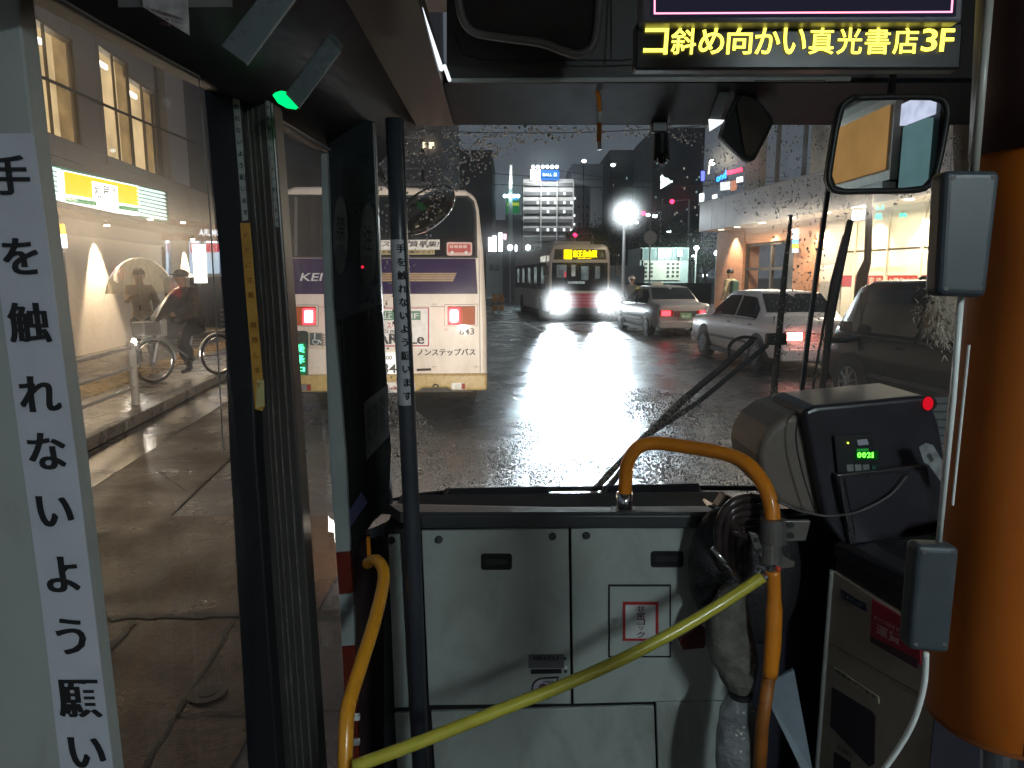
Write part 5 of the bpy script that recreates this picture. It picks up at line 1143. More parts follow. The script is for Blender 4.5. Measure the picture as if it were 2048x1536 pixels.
# ---- wipers (outside the glass)
wp = thing('wiper', 'long black double-arm windscreen wiper lying diagonally across the glass', 'wiper', tuple(W(1190,980,2.36)))
YO = 2.37
part('arm', MB().tube([W(1183,985,YO), W(1270,893,YO), W(1366,800,YO), W(1447,733,YO), W(1505,680,YO)], [.012,.012,.013,.011,.010], 8), black, wp)
part('arm', MB().tube([W(1214,980,YO+.01), W(1300,866,YO+.01), W(1392,808,YO+.01), W(1535,690,YO+.01)], [.011,.011,.009,.009], 8), black, wp)
part('hose', MB().tube(spline([W(1460,722,YO), W(1458,695,YO), W(1470,680,YO), W(1490,674,YO), W(1512,677,YO)], 5), .006, 7), black, wp)
part('clip', MB().box(W(1552,678,YO), (.07,.03,.04)), black, wp, bev=.006)
part('blade', MB().tube([W(1582,430,YO), W(1568,560,YO), W(1556,690,YO), W(1541,862,YO), W(1536,1000,YO)], [.006,.010,.012,.012,.011], 8), black, wp, bev=0)
wp2 = thing('wiper', 'upright black wiper blade in front of the driver with side pivot arm', 'wiper', tuple(W(1660,700,2.36)))
part('blade', MB().tube([W(1701,440,YO), W(1681,530,YO), W(1660,640,YO), W(1640,820,YO)], [.011,.014,.014,.011], 8), black, wp2)
part('rubber', MB().tube([W(1688,470,YO+.02), W(1664,560,YO+.02), W(1638,700,YO+.02), W(1622,800,YO+.02)], .005, 6), black, wp2)
part('arm', MB().tube([W(1648,680,YO), W(1690,682,YO), W(1718,676,YO+.02), W(1722,700,YO+.02)], .010, 8), black, wp2)
stay = thing('mirror_stay', 'thin black stay with bright edge dropping from the driver mirror', 'bracket', tuple(W(1600,830,2.2)))
part('rod', MB().tube([W(1658,372,2.2), W(1640,500,2.2), W(1618,665,2.2), W(1596,850,2.2)], .0075, 8), black, stay)
part('bright_edge', MB().tube([W(1653,372,2.195), W(1635,500,2.195), W(1613,665,2.195), W(1591,850,2.195)], .002, 6), steel, stay)

# ---- dashboard deck, lip, vents
db_ = thing('dashboard', 'dark grey dashboard deck under the windscreen with two vents', 'dashboard', (.3,1.8,1.08))
zl = W(1000,1024,1.78).z; zb = W(1000,1056,1.78).z; zfar = W(1000,990,2.31).z
xa = W(785,1030,1.78).x; xb = W(1455,1030,1.78).x
part('deck', MB().prism([(xa+.02,1.785,zl-.002),(xb,1.785,zl-.002),(1.75,2.31,zfar),(-.62,2.31,zfar-.02),(xa-.03,1.9,zl-.02)], (0,0,-.03)), deckm, db_)
part('front_lip', MB().prism([(xa+.075,1.775,zb),(xb+.02,1.775,zb),(xb+.02,1.775,zl-.006),(xa+.075,1.775,zl-.006)], (0,.04,0)), lip, db_, bev=.006, seg=3)
def vent(u0, u1, vt, vb):
    A = W(u0,vb,2.12); B = W(u1,vb-4,2.12); C = W(u1-6,vt-4,2.2); Dd = W(u0+8,vt,2.2)
    zt = C.z+.0
    t = part('vent', MB().prism([A, B, C, Dd], (0,.05,-.035)), blkhdr, db_, bev=.004)
    for k in range(12):
        f = (k+.5)/12; p = A.lerp(B, f)+Vector((0,-.001,.006)); q = Dd.lerp(C, f)+Vector((0,0,.002))
        if k in (0,): part('vent_fin', MB().tube([p,q], .003, 5), black, t)
    return t
vent(882, 1102, 976, 1001); vent(1200, 1405, 970, 995)
for u in (1112, 1195, 1418): part('vent_stub', MB().tube([W(u-6,1001,2.12), W(u+6,1000,2.12)], .008, 8), blkhdr, db_)
# ---- cabinet under the dash
cb_ = thing('front_cabinet', 'pale grey front cabinet with two locker doors below the dashboard', 'cabinet', (.2,1.85,ZF))
part('carcass', MB().prism([W(u,v,YC+.016) for u,v in ((768,1058),(1500,1050),(1500,1600),(768,1600))], (0,.3,0)), gap, cb_)
def cp(name, pts, m=panel, Y=YC, **k): return part(name, uvq(pts, Y, .012), m, cb_, bev=.0025, **k)
cp('filler_panel', [(776,1071),(799,1069),(817,1415),(789,1416)])
ld = cp('locker_door', [(843,1062),(1137,1057),(1142,1408),(858,1411)], label='left locker door with maker plate')
rd = cp('locker_door', [(1142,1057),(1462,1052),(1462,1400),(1147,1408)], label='right locker door with emergency hatch')
cp('lower_panel', [(862,1424),(1308,1412),(1316,1640),(876,1640)], panel2); cp('lower_panel', [(789,1428),(818,1427),(830,1640),(800,1640)], panel2)
cp('lower_panel', [(1312,1405),(1470,1403),(1470,1640),(1320,1640)], panel2)
for d, u0, v0, u1, v1 in ((ld,963,1108,1023,1139),(rd,1303,1103,1366,1134)):
    h = part('handle_recess', uvq(rr_uv(u0,v0,u1,v1,5), YC-.002, .003), gap, d); part('handle_rim', MB().tube([W(u,v,YC-.003) for u,v in rr_uv(u0,v0,u1,v1,5)+[(u1-5,v0)]], .0014, 5), black, h)
    part('latch', uvq(rr_uv(u0+8,v0+10,u1-8,v1-10,3), YC-.006, .003), dkpl, h)
for d, u, v in ((cb_,783,1081),(ld,878,1079),(ld,1105,1073),(rd,1173,1071)):
    part('bolt', MB().tube([W(u,v,YC-.001), W(u,v,YC-.008)], .0105, 18), black, d, bev=.003)
ht = part('hatch', uvq([(1220,1173),(1339,1173),(1339,1312),(1220,1312)], YC-.003, .004), panel, rd)
hg = MB()
for q in ([(1217,1170),(1342,1170),(1342,1173),(1217,1173)],[(1217,1312),(1342,1312),(1342,1315),(1217,1315)],[(1217,1173),(1220,1173),(1220,1312),(1217,1312)],[(1339,1173),(1342,1173),(1342,1312),(1339,1312)]): hg.prism([W(u,v,YC-.004) for u,v in q], (0,.006,0))
part('hatch_gap', hg, gap, ht); part('key_plate', uvq([(1224,1237),(1233,1237),(1233,1247),(1224,1247)], YC-.006, .002), steel, ht)
def IT(t, u0, u1, v0, v1, Y, m, par, skew=0, em=False, name='lettering'):
    k = MB(); k.text(t, W(u0,v1,Y), W(u1,v1,Y), W(u0+skew,v0,Y), em, tr=W(u1+skew,v0,Y)); return part(name, k, m, par)
stk = part('emergency_sticker', uvq([(1246,1204),(1317,1204),(1317,1282),(1246,1282)], YC-.006, .002), mat('sticker_red_b', (.42,.03,.03), .4), ht)
part('sticker_field', uvq([(1251,1210),(1311,1210),(1311,1277),(1251,1277)], YC-.008, .001), mat('sticker_white', (.62,.64,.64), .4), stk)
for i, ch in enumerate('非常コック'):
    v = 1212+i*12.8; k = MB(); k.text(ch, W(1273,v+12.5,YC-.0095), W(1290,v+12.5,YC-.0095), W(1273,v,YC-.0095)) if ch not in 'ッ' else k.text(ch, W(1277,v+10,YC-.0095), W(1288,v+10,YC-.0095), W(1277,v+2,YC-.0095)); part('lettering', k, mat('dark_red_ink', (.10,.02,.02), .5), stk)
mk = part('maker_plate', uvq([(1057,1310),(1128,1309),(1128,1336),(1057,1336)], YC-.003, .002), mat('plate_steel', (.16,.16,.165), .35, .5), ld)
for dx in (0,1.): IT('ISUZU', 1067+dx, 1116+dx, 1313, 1320, YC-.0045, inkk, mk)
part('slot', uvq([(1062,1340),(1123,1339),(1123,1347),(1062,1348)], YC-.004, .003), black, ld)
for u, v, m in ((1130,1317,dkpl),(1132,1335,whitep),(1131,1343,black)): part('screw', MB().tube([W(u,v,YC), W(u,v,YC-.003)], .0045, 10), m, ld)
ms = part('round_badge', uvq([(1063+24+24*cos(radians(a)), 1378+22*sin(radians(a))) for a in range(60,300,12)]+[(1087,1356),(1118,1354),(1112,1369),(1104,1374),(1109,1380),(1104,1392),(1095,1399)], YC-.004, .003), black, ld)
part('badge_face', uvq([(1087+21*cos(radians(a)), 1378+19.5*sin(radians(a))) for a in range(60,300,12)]+[(1088,1358.5),(1114,1357),(1109,1367),(1103,1370),(1106,1380),(1101,1391),(1096,1395)], YC-.006, .002), mat('badge_lilac', (.56,.55,.62), .4), ms)
part('badge_eye', uvq([(1086+9*cos(radians(a)), 1376+8.5*sin(radians(a))) for a in range(0,360,18)], YC-.0075, .001), mat('badge_plum', (.10,.02,.07), .4), ms); IT('米', 1081, 1091, 1371, 1381, YC-.009, mat('badge_pink', (.6,.35,.4)), ms); IT('点検整備', 1085, 1108, 1361, 1366, YC-.0075, dkpl, ms)
# dark stepwell and door-side panels left of the cabinet
struct('stepwell', MB().prism([W(u,v,2.0) for u,v in ((690,1075),(785,1062),(800,1650),(690,1650))], (0,.05,0)), mat('stepwell_brown', (.035,.018,.018), .55))
struct('driver_partition', MB().prism([W(u,v,1.86) for u,v in ((1460,1040),(2100,1000),(2100,1700),(1460,1700))], (0,.05,0)), mat('partition_navy', (.018,.018,.03), .5))
# ---- orange arch handrail
ah = thing('grab_rail', 'orange arched grab rail rising from the dashboard edge', 'grab rail', tuple(W(1249,1018,1.84)))
path = spline([W(1249,1008,1.84), W(1251,965,1.84), W(1256,925,1.84), W(1275,896,1.83), W(1308,886,1.82), W(1370,893,1.78), W(1440,905,1.72), W(1490,925,1.67), W(1522,960,1.63), W(1540,1000,1.60), W(1546,1045,1.585)], 6)
part('tube', MB().tube(path, .0185, 20), rail_o, ah, smooth=True)
part('socket', MB().tube([W(1249,1022,1.84), W(1249,985,1.84)], .0225, 20), chrome, ah, smooth=True)
part('flange', MB().box(W(1249,1021,1.84), (.068,.06,.006)), steel, ah, bev=.003)
for dx in (-.025,.025): part('flange_bolt', MB().tube([W(1249,1019,1.83)+Vector((dx,-.02,0)), W(1249,1015,1.83)+Vector((dx,-.02,0))], .005, 8), chrome, ah)
# bracket clamps with drilled holes
brk = thing('pole_bracket', 'grey metal clamp bracket with drilled holes under the orange arch', 'bracket', tuple(W(1545,1130,1.57)))
gm = mat('bracket_grey', (.20,.185,.17), .42, .5, noise=.2, scale=9)
part('upper_clamp', MB().tube([W(1546,1038,1.58), W(1546,1086,1.575)], .030, 20), gm, brk, smooth=False)
part('upper_ear', uvq([(1552,1042),(1622,1042),(1612,1082),(1552,1084)], 1.56, .012), gm, brk, bev=.002)
part('lower_clamp', MB().tube([W(1541,1086,1.57), W(1541,1124,1.565)], .026, 20), gm, brk)
part('lower_ear', uvq([(1498,1064),(1514,1068),(1526,1100),(1524,1118),(1508,1096)], 1.55, .01), gm, brk, bev=.002); part('lower_ear', uvq([(1550,1104),(1590,1124),(1588,1134),(1552,1138)], 1.56, .008), gm, brk)
for u, v, r in ((1582,1050,.0075),(1582,1071,.0075),(1557,1063,.006),(1515,1080,.005),(1523,1101,.005)): part('hole', MB().tube([W(u,v,1.557 if u > 1540 else 1.545), W(u,v,1.552 if u > 1540 else 1.54)], r, 12), black, brk)
part('shackle', MB().tube([W(1520+8*cos(a*pi/6),1138+8*sin(a*pi/6),1.52) for a in range(13)], .003, 6), chrome, brk)
for k in range(3): part('chain_link', MB().tube([W(1526+k*9+6*cos(a*pi/5),1137+k+4*sin(a*pi/5),1.52-.004*(k%2)) for a in range(11)], .0022, 6), chrome, brk)
part('red_plug', MB().sphere(W(1556,1138,1.53), .007, 10, 6), mat('plug_red', (.7,.08,.03), .4), brk)
# lower orange pole
lo = thing('grab_pole', 'orange pole dropping below the metal bracket', 'pole', tuple(W(1520,1536,1.5)))
part('tube', MB().tube(spline([W(1546,1140,1.56), W(1548,1200,1.55), W(1546,1280,1.53), W(1540,1352,1.52)], 4), [.0165]*5+[.0195]*5+[.018]*3, 18), rail_o, lo, smooth=True)
part('lower_tube', MB().tube([W(1538,1352,1.54), W(1524,1450,1.53), W(1516,1600,1.52)], .0155, 16), mat('rail_orange_dark', (.40,.13,.02), .5, noise=.35, scale=20), lo, smooth=True)  # lower length in a darker, mottled orange
# yellow gate bar
yb = thing('gate_bar', 'long yellow plastic bar chained across the aisle', 'bar', tuple(W(710,1530,1.28)))
part('sleeve', MB().tube(spline([W(1527,1152,1.52), W(1450,1203,1.49), W(1350,1263,1.46), W(1240,1320,1.43), W(1120,1373,1.40), W(1000,1420,1.37), W(850,1480,1.33), W(706,1534,1.29)], 5), .0135, 18), bar_y, yb, smooth=True)
part('end_ring', MB().tube([W(1524,1152,1.52), W(1531,1148,1.52)], .015, 14), chrome, yb)
# amber rail by the door
gr2 = thing('grab_rail', 'amber slanting grab rail with hooked top beside the door', 'grab rail', tuple(W(690,1560,1.25)))
part('tube', MB().tube(spline([W(735,1127,1.80), W(752,1121,1.76), W(766,1138,1.72), W(766,1170,1.68), W(750,1240,1.58), W(725,1320,1.48), W(703,1390,1.41), W(694,1430,1.37), W(691,1500,1.33), W(688,1620,1.28)], 5), .0165, 18), rail_y, gr2, smooth=True)
part('wall_strip', uvq([(733,1075),(739,1075),(743,1128),(735,1130)], 1.86, .01), rail_o, gr2)
for v in (1432, 1482): part('clip', uvq([(706,v),(718,v-1),(719,v+9),(707,v+10)], 1.5, .01), whitep, gr2)

# ---- hoses, lever and plastic wrapped column
hs = thing('hose_bundle', 'bundle of dark curved air hoses beside the cabinet', 'hoses', tuple(W(1450,1150,1.7)))
hm = mat('hose_rubber', (.045,.032,.03), .22, noise=.2)
for i in range(5):
    o = i*17
    part('hose', MB().tube(spline([W(1535,1003+o*.75,1.70), W(1500,996+o*.85,1.66), W(1465,1006+o*.8,1.64), W(1440+o*.8,1040+o*.5,1.64), W(1436+o*.8,1090,1.66), W(1446+o*.6,1150,1.70)], 5), .0115, 10), hm, hs, smooth=True)
part('mount', MB().box(W(1452,1008,1.8), (.05,.05,.05), Matrix.Rotation(.5,3,'Y')), gm, hs, bev=.006); part('mount_plate', MB().box(W(1440,1020,1.79), (.09,.05,.006), Matrix.Rotation(.5,3,'Y')), steel, hs)
part('lever', MB().tube([W(1425,1095,1.58), W(1450,1125,1.58), W(1480,1165,1.58)], .006, 10), chrome, hs, smooth=True)
part('dark_boot', MB().sphere(W(1440,1130,1.74), (.085,.06,.16), 20, 14), mat('boot_black', (.025,.024,.026), .5, bump=.4), hs, smooth=True)
part('dark_boot', MB().sphere(W(1520,1150,1.78), (.11,.05,.20), 20, 14), MATS['boot_black'], hs, smooth=True)
wl_ = thing('wrapped_column', 'steering column bound in grey cloth and clear plastic wrap', 'column', tuple(W(1470,1560,1.62)))
def lump(name, pts, rs, m, seed, amp=.16, seg=22):
    rng = random.Random(seed); path = spline(pts, 6); n = len(path); mb = MB(); rows = []
    ph = [rng.uniform(0,6.28) for _ in range(6)]
    for i, p in enumerate(path):
        f = i/(n-1)*(len(rs)-1); j = min(int(f), len(rs)-2); r = rs[j]+(rs[j+1]-rs[j])*(f-j); row = []
        for k in range(seg):
            a = 2*pi*k/seg; w = 1+amp*(.5*sin(3*a+ph[0]+i*.25)+.35*sin(5*a+ph[1]-i*.6)+.3*sin(9*a+ph[2]+i*.9)+.2*sin(i*1.3+ph[3]))
            row.append(len(mb.v)); mb.v.append(p+Vector((r*w*cos(a), r*w*.8*sin(a), 0)))
        rows.append(row)
    for i in range(n-1):
        for k in range(seg): k2 = (k+1) % seg; mb.face(rows[i][k], rows[i][k2], rows[i+1][k2], rows[i+1][k])
    mb.face(*rows[0][::-1]); mb.face(*rows[-1]); return part(name, mb, m, wl_, smooth=True, subd=1)
lump('cloth_wrap', [W(1470,1170,1.66), W(1455,1230,1.64), W(1460,1290,1.62), W(1475,1340,1.61), W(1480,1385,1.6)], [.028,.052,.062,.052,.024], mat('grey_cloth', (.13,.12,.105), .75, noise=.3, scale=30, bump=.6, bscale=60), 2)
lump('plastic_wrap', [W(1478,1388,1.6), W(1474,1420,1.6), W(1472,1480,1.58), W(1470,1560,1.56), W(1470,1640,1.54)], [.024,.046,.048,.046,.046], mat('plastic_wrap', (.20,.21,.22), .18, noise=.4, scale=14, bump=.9, bscale=40, coat=.7), 4, .12)
part('tie_band', MB().tube([W(1481,1383,1.6), W(1480,1392,1.6)], .03, 18), black, wl_)
part('red_tag', uvq([(1358,1282),(1402,1250),(1420,1268),(1408,1296),(1366,1300)], 1.74, .01), mat('tag_maroon', (.10,.018,.018), .6), wl_)
bg = thing('blue_wedge', 'slate blue wedge-shaped floor cover beside the fare box', 'cover', tuple(W(1590,1536,1.5)))
part('sheet', pq([(1522,1372,1.62),(1588,1340,1.62),(1626,1545,1.5),(1606,1545,1.5)], .01), mat('slate_blue', (.13,.17,.21), .5, noise=.15), bg); part('stem', MB().tube([W(1600,1500,1.6), W(1600,1640,1.6)], .01, 8), dkpl, bg)

# ---- fare box
fb = thing('fare_box', 'beige and dark bus fare machine with hooded display head', 'fare machine', (.85,1.5500,ZF))
beige = mat('fare_beige', (.36,.30,.24), .5, noise=.08, bump=.1, bscale=200); dkhead = mat('fare_dark', (.034,.033,.042), .32, noise=.15); tan_ = mat('hood_tan', (.20,.165,.14), .48, noise=.1, bump=.1, bscale=200)
hood = [(1517,912),(1522,885),(1540,856),(1572,832),(1620,816),(1700,808),(1700,900),(1640,1040),(1560,1010),(1525,975)]
part('hood', pq([(u,v,1.6864) for u,v in hood], .24), tan_, fb, bev=.02, seg=4)
part('head', pq([(u,v,1.6492) for u,v in ((1606,822),(1632,812),(1760,800),(1848,792),(1862,798),(1880,850),(1908,1015),(1882,1064),(1690,1092),(1650,1040),(1628,930))], .22), dkhead, fb, bev=.012, seg=3)
part('hood_seam', MB().tube(spline([W(1618,818,1.6430), W(1598,835,1.6430), W(1592,880,1.6430), W(1606,950,1.6430), W(1632,1030,1.6430)], 5), .0018, 5), black, fb)
YH = 1.6343
lm = part('red_lamp', MB().sphere(W(1856,807,1.6430), (.011,.012,.017), 14, 8), emat('fare_red', (1,.01,.03), .5), fb, smooth=True)
part('lamp_collar', MB().tube([W(1856,807,1.6554), W(1856,807,1.6678)], .019, 16), black, fb)
dpn = part('display_panel', pq([(u,v,YH+.004) for u,v in ((1668,872),(1745,868),(1752,946),(1676,952))], .008), black, fb, bev=.002)
fgreen = emat('fare_green', (.12,1,.05), 3.2)
for i, ch in enumerate(('0','0','2','1')):
    u = 1715+i*9.5; 
    for dx in (0,1): k = MB(); k.text(ch, W(u+dx,916,YH-.001), W(u+(7 if ch != '1' else 3)+dx,915,YH-.001), W(u+dx-.5,905,YH-.001)); part('digit', k, fgreen, dpn)
part('green_bar', pq([(u,v,YH) for u,v in ((1714,898),(1737,897),(1737,903),(1714,903))], .002), emat('fare_green_dim', (.02,.25,.04), .6), dpn)
part('green_glow', pq([(u,v,YH+.001) for u,v in ((1711,903),(1756,902),(1756,919),(1711,920))], .001), emat('fare_glow', (.0,.10,.01), .4), dpn)
part('led', MB().sphere(W(1696,886,YH), .0022, 8, 6), emat('fare_led', (.8,1,.05), 3), dpn); part('paper_label', pq([(u,v,YH) for u,v in ((1714,880),(1734,878),(1738,889),(1717,891))], .001), mat('label_lilac', (.45,.45,.52)), dpn)
for i in range(3): part('key', pq([(u,v,YH) for u,v in ((1693+i*16,930),(1706+i*16,929),(1708+i*16,942),(1695+i*16,943))], .003), mat('key_grey', (.25,.26,.26)), dpn)
part('round_key', MB().tube([W(1748,935,YH), W(1748,935,YH-.003)], .0055, 14), mat('key_green', (.02,.12,.08)), dpn)
scr = part('screen_hood', pq([(u,v,1.6244) for u,v in ((1672,950),(1682,948),(1845,930),(1856,932),(1882,1062),(1704,1090))], .03), mat('screen_frame', (.03,.028,.033), .3), fb, bev=.004)
part('screen', pq([(u,v,1.6207) for u,v in ((1690,958),(1838,941),(1862,1052),(1712,1078))], .002), mat('screen_dead', (.045,.04,.05), .14, noise=.05), scr)
part('screen_edge', MB().tube([W(1680,951,1.6182), W(1702,1088,1.6182)], .0011, 5), steel, scr); part('screen_edge', MB().tube([W(1688,948,1.6182), W(1842,931,1.6182)], .0011, 5), steel, scr)
tg = part('paper_tag', pq([(u,v,1.5748) for u,v in ((1838,894),(1852,886),(1866,890),(1905,955),(1906,970),(1888,972),(1858,930),(1848,925))], .001), mat('tag_paper', (.34,.35,.35), .6, noise=.3, scale=40), fb)
k = MB(); k.text('回数券', W(1853,912,1.5723), W(1862,925,1.5723), W(1860,906,1.5723)); part('lettering', k, inkk, tg)
# lower body: side plane towards the aisle
A = W(1665,1140,1.6864); B = W(1885,1262,1.3392); B.z = A.z
nb = (B-A).cross(Vector((0,0,1))).normalized()
if nb.x > 0: nb = -nb
def FP(u, v, o=0.): return WP(u, v, A+nb*o, nb)
def fq(pts, o=.0, th=.004): return MB().prism([FP(u,v,o) for u,v in pts], nb*(-th))
A2 = Vector((A.x, A.y, ZF)); B2 = Vector((B.x, B.y, ZF)); dep = -nb*.30
part('cabinet', MB().prism([A, B, B2, A2], dep), beige, fb, bev=.004)
eo = (B-A).normalized()*.004
part('end_panel', MB().prism([B+eo+nb*.003, B+dep+eo, B2+dep+eo, B2+eo+nb*.003], eo*.5), mat('end_plum', (.035,.03,.045), .5), fb)
A3 = Vector((A.x,A.y,A.z+.001)); 
part('neck', MB().prism([A3-nb*.004, B+Vector((0,0,.001))-nb*.004, B+Vector((0,0,.095))-nb*.01, A+Vector((0,0,.07))-nb*.01], dep*.9), dkhead, fb, bev=.006)
part('neck_top', MB().prism([W(1690,1066,1.6864), W(1690,1080,1.6616), A+Vector((0,0,.07)), B+Vector((0,0,.095)), W(1900,1040,1.4880), W(1880,1040,1.6616)], (0,0,-.03)), dkhead, fb)
lgb = part('maker_label', fq([(1681,1179),(1729,1207),(1731,1223),(1683,1196)], .003), mat('label_navy', (.03,.035,.07), .4), fb); k = MB(); k.text('LECIP', FP(1686,1193,.006), FP(1727,1217,.006), FP(1685,1185,.006)); part('lettering', k, steel, lgb)
rdn = part('red_notice', fq([(1744,1199),(1840,1256),(1840,1330),(1740,1280)], .004), mat('notice_red', (.36,.02,.04), .45), fb)
part('notice_foot', fq([(1740,1272),(1835,1320),(1833,1337),(1740,1284)], .006), mat('notice_dark', (.06,.02,.03), .4), rdn)
k = MB(); k.text('運賃', FP(1752,1266,.0065), FP(1800,1292,.0065), FP(1753,1246,.0065), tr=FP(1803,1272,.0065)); k.text('おつりは出ません', FP(1748,1238,.0065), FP(1806,1269,.0065), FP(1748,1229,.0065), tr=FP(1807,1260,.0065)); part('lettering', k, mat('notice_pink', (.6,.35,.35)), rdn)
ntp = part('text_strip', fq([(1668,1334),(1756,1394),(1757,1408),(1668,1347)], .003), mat('strip_beige', (.42,.36,.28), .5), fb); k = MB(); k.text('両替金がでます', FP(1671,1345,.005), FP(1752,1400,.005), FP(1671,1337,.005), tr=FP(1753,1392,.005)); part('lettering', k, inkk, ntp)
part('coin_recess', fq([(1664,1374),(1742,1422),(1750,1432),(1748,1528),(1738,1534),(1660,1452)], .002), mat('recess_dark', (.03,.02,.03), .5), fb)
k = MB(); k.text('返却口', FP(1674,1497,.004), FP(1702,1516,.004), FP(1674,1488,.004), tr=FP(1703,1507,.004)); part('lettering', k, inkk, fb); part('return_slot', fq([(1668,1504),(1700,1525),(1700,1560),(1666,1545)], .003), MATS['recess_dark'], fb)
part('body_seam', MB().tube([FP(1661,1287,.001), FP(1870,1405,.001)], .001, 5), mat('seam_brown', (.12,.1,.08)), fb)
part('front_edge', MB().tube([A+nb*.002, A2+nb*.002], .006, 10), mat('edge_grey', (.28,.27,.26), .4), fb)
k = MB(); k.text('10000', FP(1788,1092,-.02), FP(1826,1083,-.02), FP(1786,1084,-.02)); part('lettering', k, steel, fb)
# timetable papers hanging behind the fare box
tp = thing('timetable_papers', 'sheets of lined timetable paper hanging behind the fare machine', 'papers', tuple(W(1900,980,1.55)))
part('sheet', pq([(1850,795,1.85),(1935,795,1.85),(1935,1080,1.85),(1880,1060,1.85)], .002), mat('paper', (.22,.23,.23), .7), tp)
tl_ = MB()
for i in range(16): tl_.prism([W(u,v,1.846) for u,v in ((1866,806+i*16),(1932,806+i*16),(1932,808.5+i*16),(1868,808.5+i*16))], (0,.001,0))
part('ruled_lines', tl_, mat('rule_grey', (.07,.08,.08)), tp)
# thin grey air line looping from the arch to the fare box
al = thing('loop_cord', 'thin grey cord sagging from the orange arch to the fare machine screen', 'cord', tuple(W(1640,1035,1.3)))
part('cord', MB().tube(spline([W(1555,1002,1.58), W(1600,1022,1.6), W(1660,1032,1.63), W(1720,1022,1.60), W(1780,990,1.605), W(1815,950,1.605)], 6), .0028, 8), mat('cord_grey', (.13,.12,.12), .5), al, smooth=True)
part('cord_end', MB().sphere(W(1815,950,1.605), .004, 8, 6), dkpl, al)

# ---- orange padded pole on the right with the hanging sensor boxes
op = thing('padded_pole', 'thick orange padded pole at the right edge with dark red upper sleeve', 'pole', (.37,.5,.9))
YP = .64

oc = [(2118,300),(2098,520),(2052,900),(2022,1200),(2000,1425)]
pr = .0665
part('sleeve', MB().tube([W(u-0,v,YP) for u,v in oc]+[W(1999,1440,YP)], [pr]*5+[pr*.92], 40), mat('pad_orange', (.42,.10,.003), .5, noise=.05, scale=5), op, smooth=True)
part('upper_sleeve', MB().tube([W(2142,-60,YP)+Vector((0,0,.40)), W(2142,-60,YP), W(2128,150,YP), W(2118,301,YP)], pr*1.02, 36), mat('pad_maroon', (.05,.012,.012), .5, noise=.15), op, smooth=True)
part('inner_pole', MB().tube([W(2000,1432,YP), W(1994,1640,YP)], .016, 16), steel, op)
grime(MATS['pad_orange'], .45, (9,9,3), .5, .72, (.45,.35,.3)); grime(MATS['pad_maroon'], .4, (9,9,3))
seamp = [W(u,v,YP) + Vector((-.022, -pr*.945, 0)) for u, v in ((2118,305),(2098,520),(2052,900),(2022,1200),(2000,1428))]
part('stitched_seam', MB().tube(spline(seamp, 5), .0009, 6), mat('seam_dark', (.10,.03,.005), .7), op)
part('end_ring', MB().tube([W(2000,1426,YP), W(1999,1436,YP)], pr*.99, 40), mat('pad_edge', (.20,.05,.004), .6), op)
sb1 = mat('sensor_case', (.040,.052,.064), .42, noise=.10, scale=40, bump=.03, bscale=500)
def sbox(lab, pts, Y, th):
    cx = sum(p[0] for p in pts)/4; t = thing('sensor_box', lab, 'box', tuple(W(cx, pts[2][1], Y))); part('case', MB().prism([W(u,v,Y) for u,v in pts], (0,th,0)), sb1, t, bev=.0055, seg=4)
    a = [(p[0]*.5+pts[(i+1)%4][0]*.5, p[1]*.5+pts[(i+1)%4][1]*.5) for i, p in enumerate(pts)]
    for fx_, fy_ in ((.16,.06),(.84,.06),(.16,.94),(.84,.94)):
        u_ = (pts[0][0]*(1-fx_)+pts[1][0]*fx_)*(1-fy_)+(pts[3][0]*(1-fx_)+pts[2][0]*fx_)*fy_; v_ = (pts[0][1]*(1-fy_)+pts[3][1]*fy_)
        part('screw', MB().tube([W(u_,v_,Y), W(u_,v_,Y-.0008)], .0016, 10), MATS['brushed_steel'], t)
    part('side_seam', MB().tube([W(pts[0][0]+1,pts[0][1]+12,Y+th*.5), W(pts[3][0]+1,pts[3][1]-12,Y+th*.5)], .0012, 5), black, t); return t
sbox('upper slate grey box strung on the white rod', [(1890,340),(2006,340),(1976,596),(1876,592)], .52, .02)
s2_ = sbox('lower slate grey box strung on the white rod above the cord', [(1836,1092),(1923,1096),(1901,1310),(1818,1302)], .56, .02)
rdm = mat('rod_grey', (.36,.35,.32), .35, noise=.1); rdw = mat('rod_white', (.75,.78,.76), .3, noise=.05)
rd1 = thing('pull_rod', 'thin pale rod and cord linking the two slate grey boxes', 'rod', tuple(W(1775,1536,.6)))
part('upper_rod', MB().tube([W(1981,-40,.54), W(1948,345,.535)], .0032, 12), rdm, rd1, smooth=True)
part('middle_rod', MB().tube([W(1922,590,.54), W(1906,800,.55), W(1876,1098,.575)], .0024, 12), rdw, rd1, smooth=True)
part('cord', MB().tube(spline([W(1852,1306,.58), W(1848,1370,.585), W(1828,1440,.59), W(1795,1500,.6), W(1745,1570,.61)], 6), .0026, 10), rdw, rd1, smooth=True)
part('edge_strip', MB().tube([W(1938,690,.60), W(1905,1010,.60)], .0012, 8), rdw, rd1)
# duster
du = thing('feather_duster', 'fluffy beige duster hanging behind the upper slate box', 'duster', tuple(W(1890,700,.9)))
fl_ = MB(); rng = random.Random(5)
for i in range(5200):
    u = rng.gauss(1896,20); v = rng.gauss(626,24); dx = (u-1893)/60
    p = W(u, v, .9+rng.gauss(0,.02)); d = Vector((dx*.003+rng.gauss(0,.003), rng.gauss(0,.004), -.003+rng.gauss(0,.004))); sd_ = Vector((.0006,0,.0004))
    fl_.poly([p-sd_, p+sd_, p+d+sd_*.3, p+d-sd_*.3])
part('fibres', fl_, mat('duster_fluff', (.55,.47,.38), .9, noise=.3, scale=30), du); part('handle', MB().tube([W(1925,680,.92), W(1925,900,.92)], .005, 8), rdw, du)

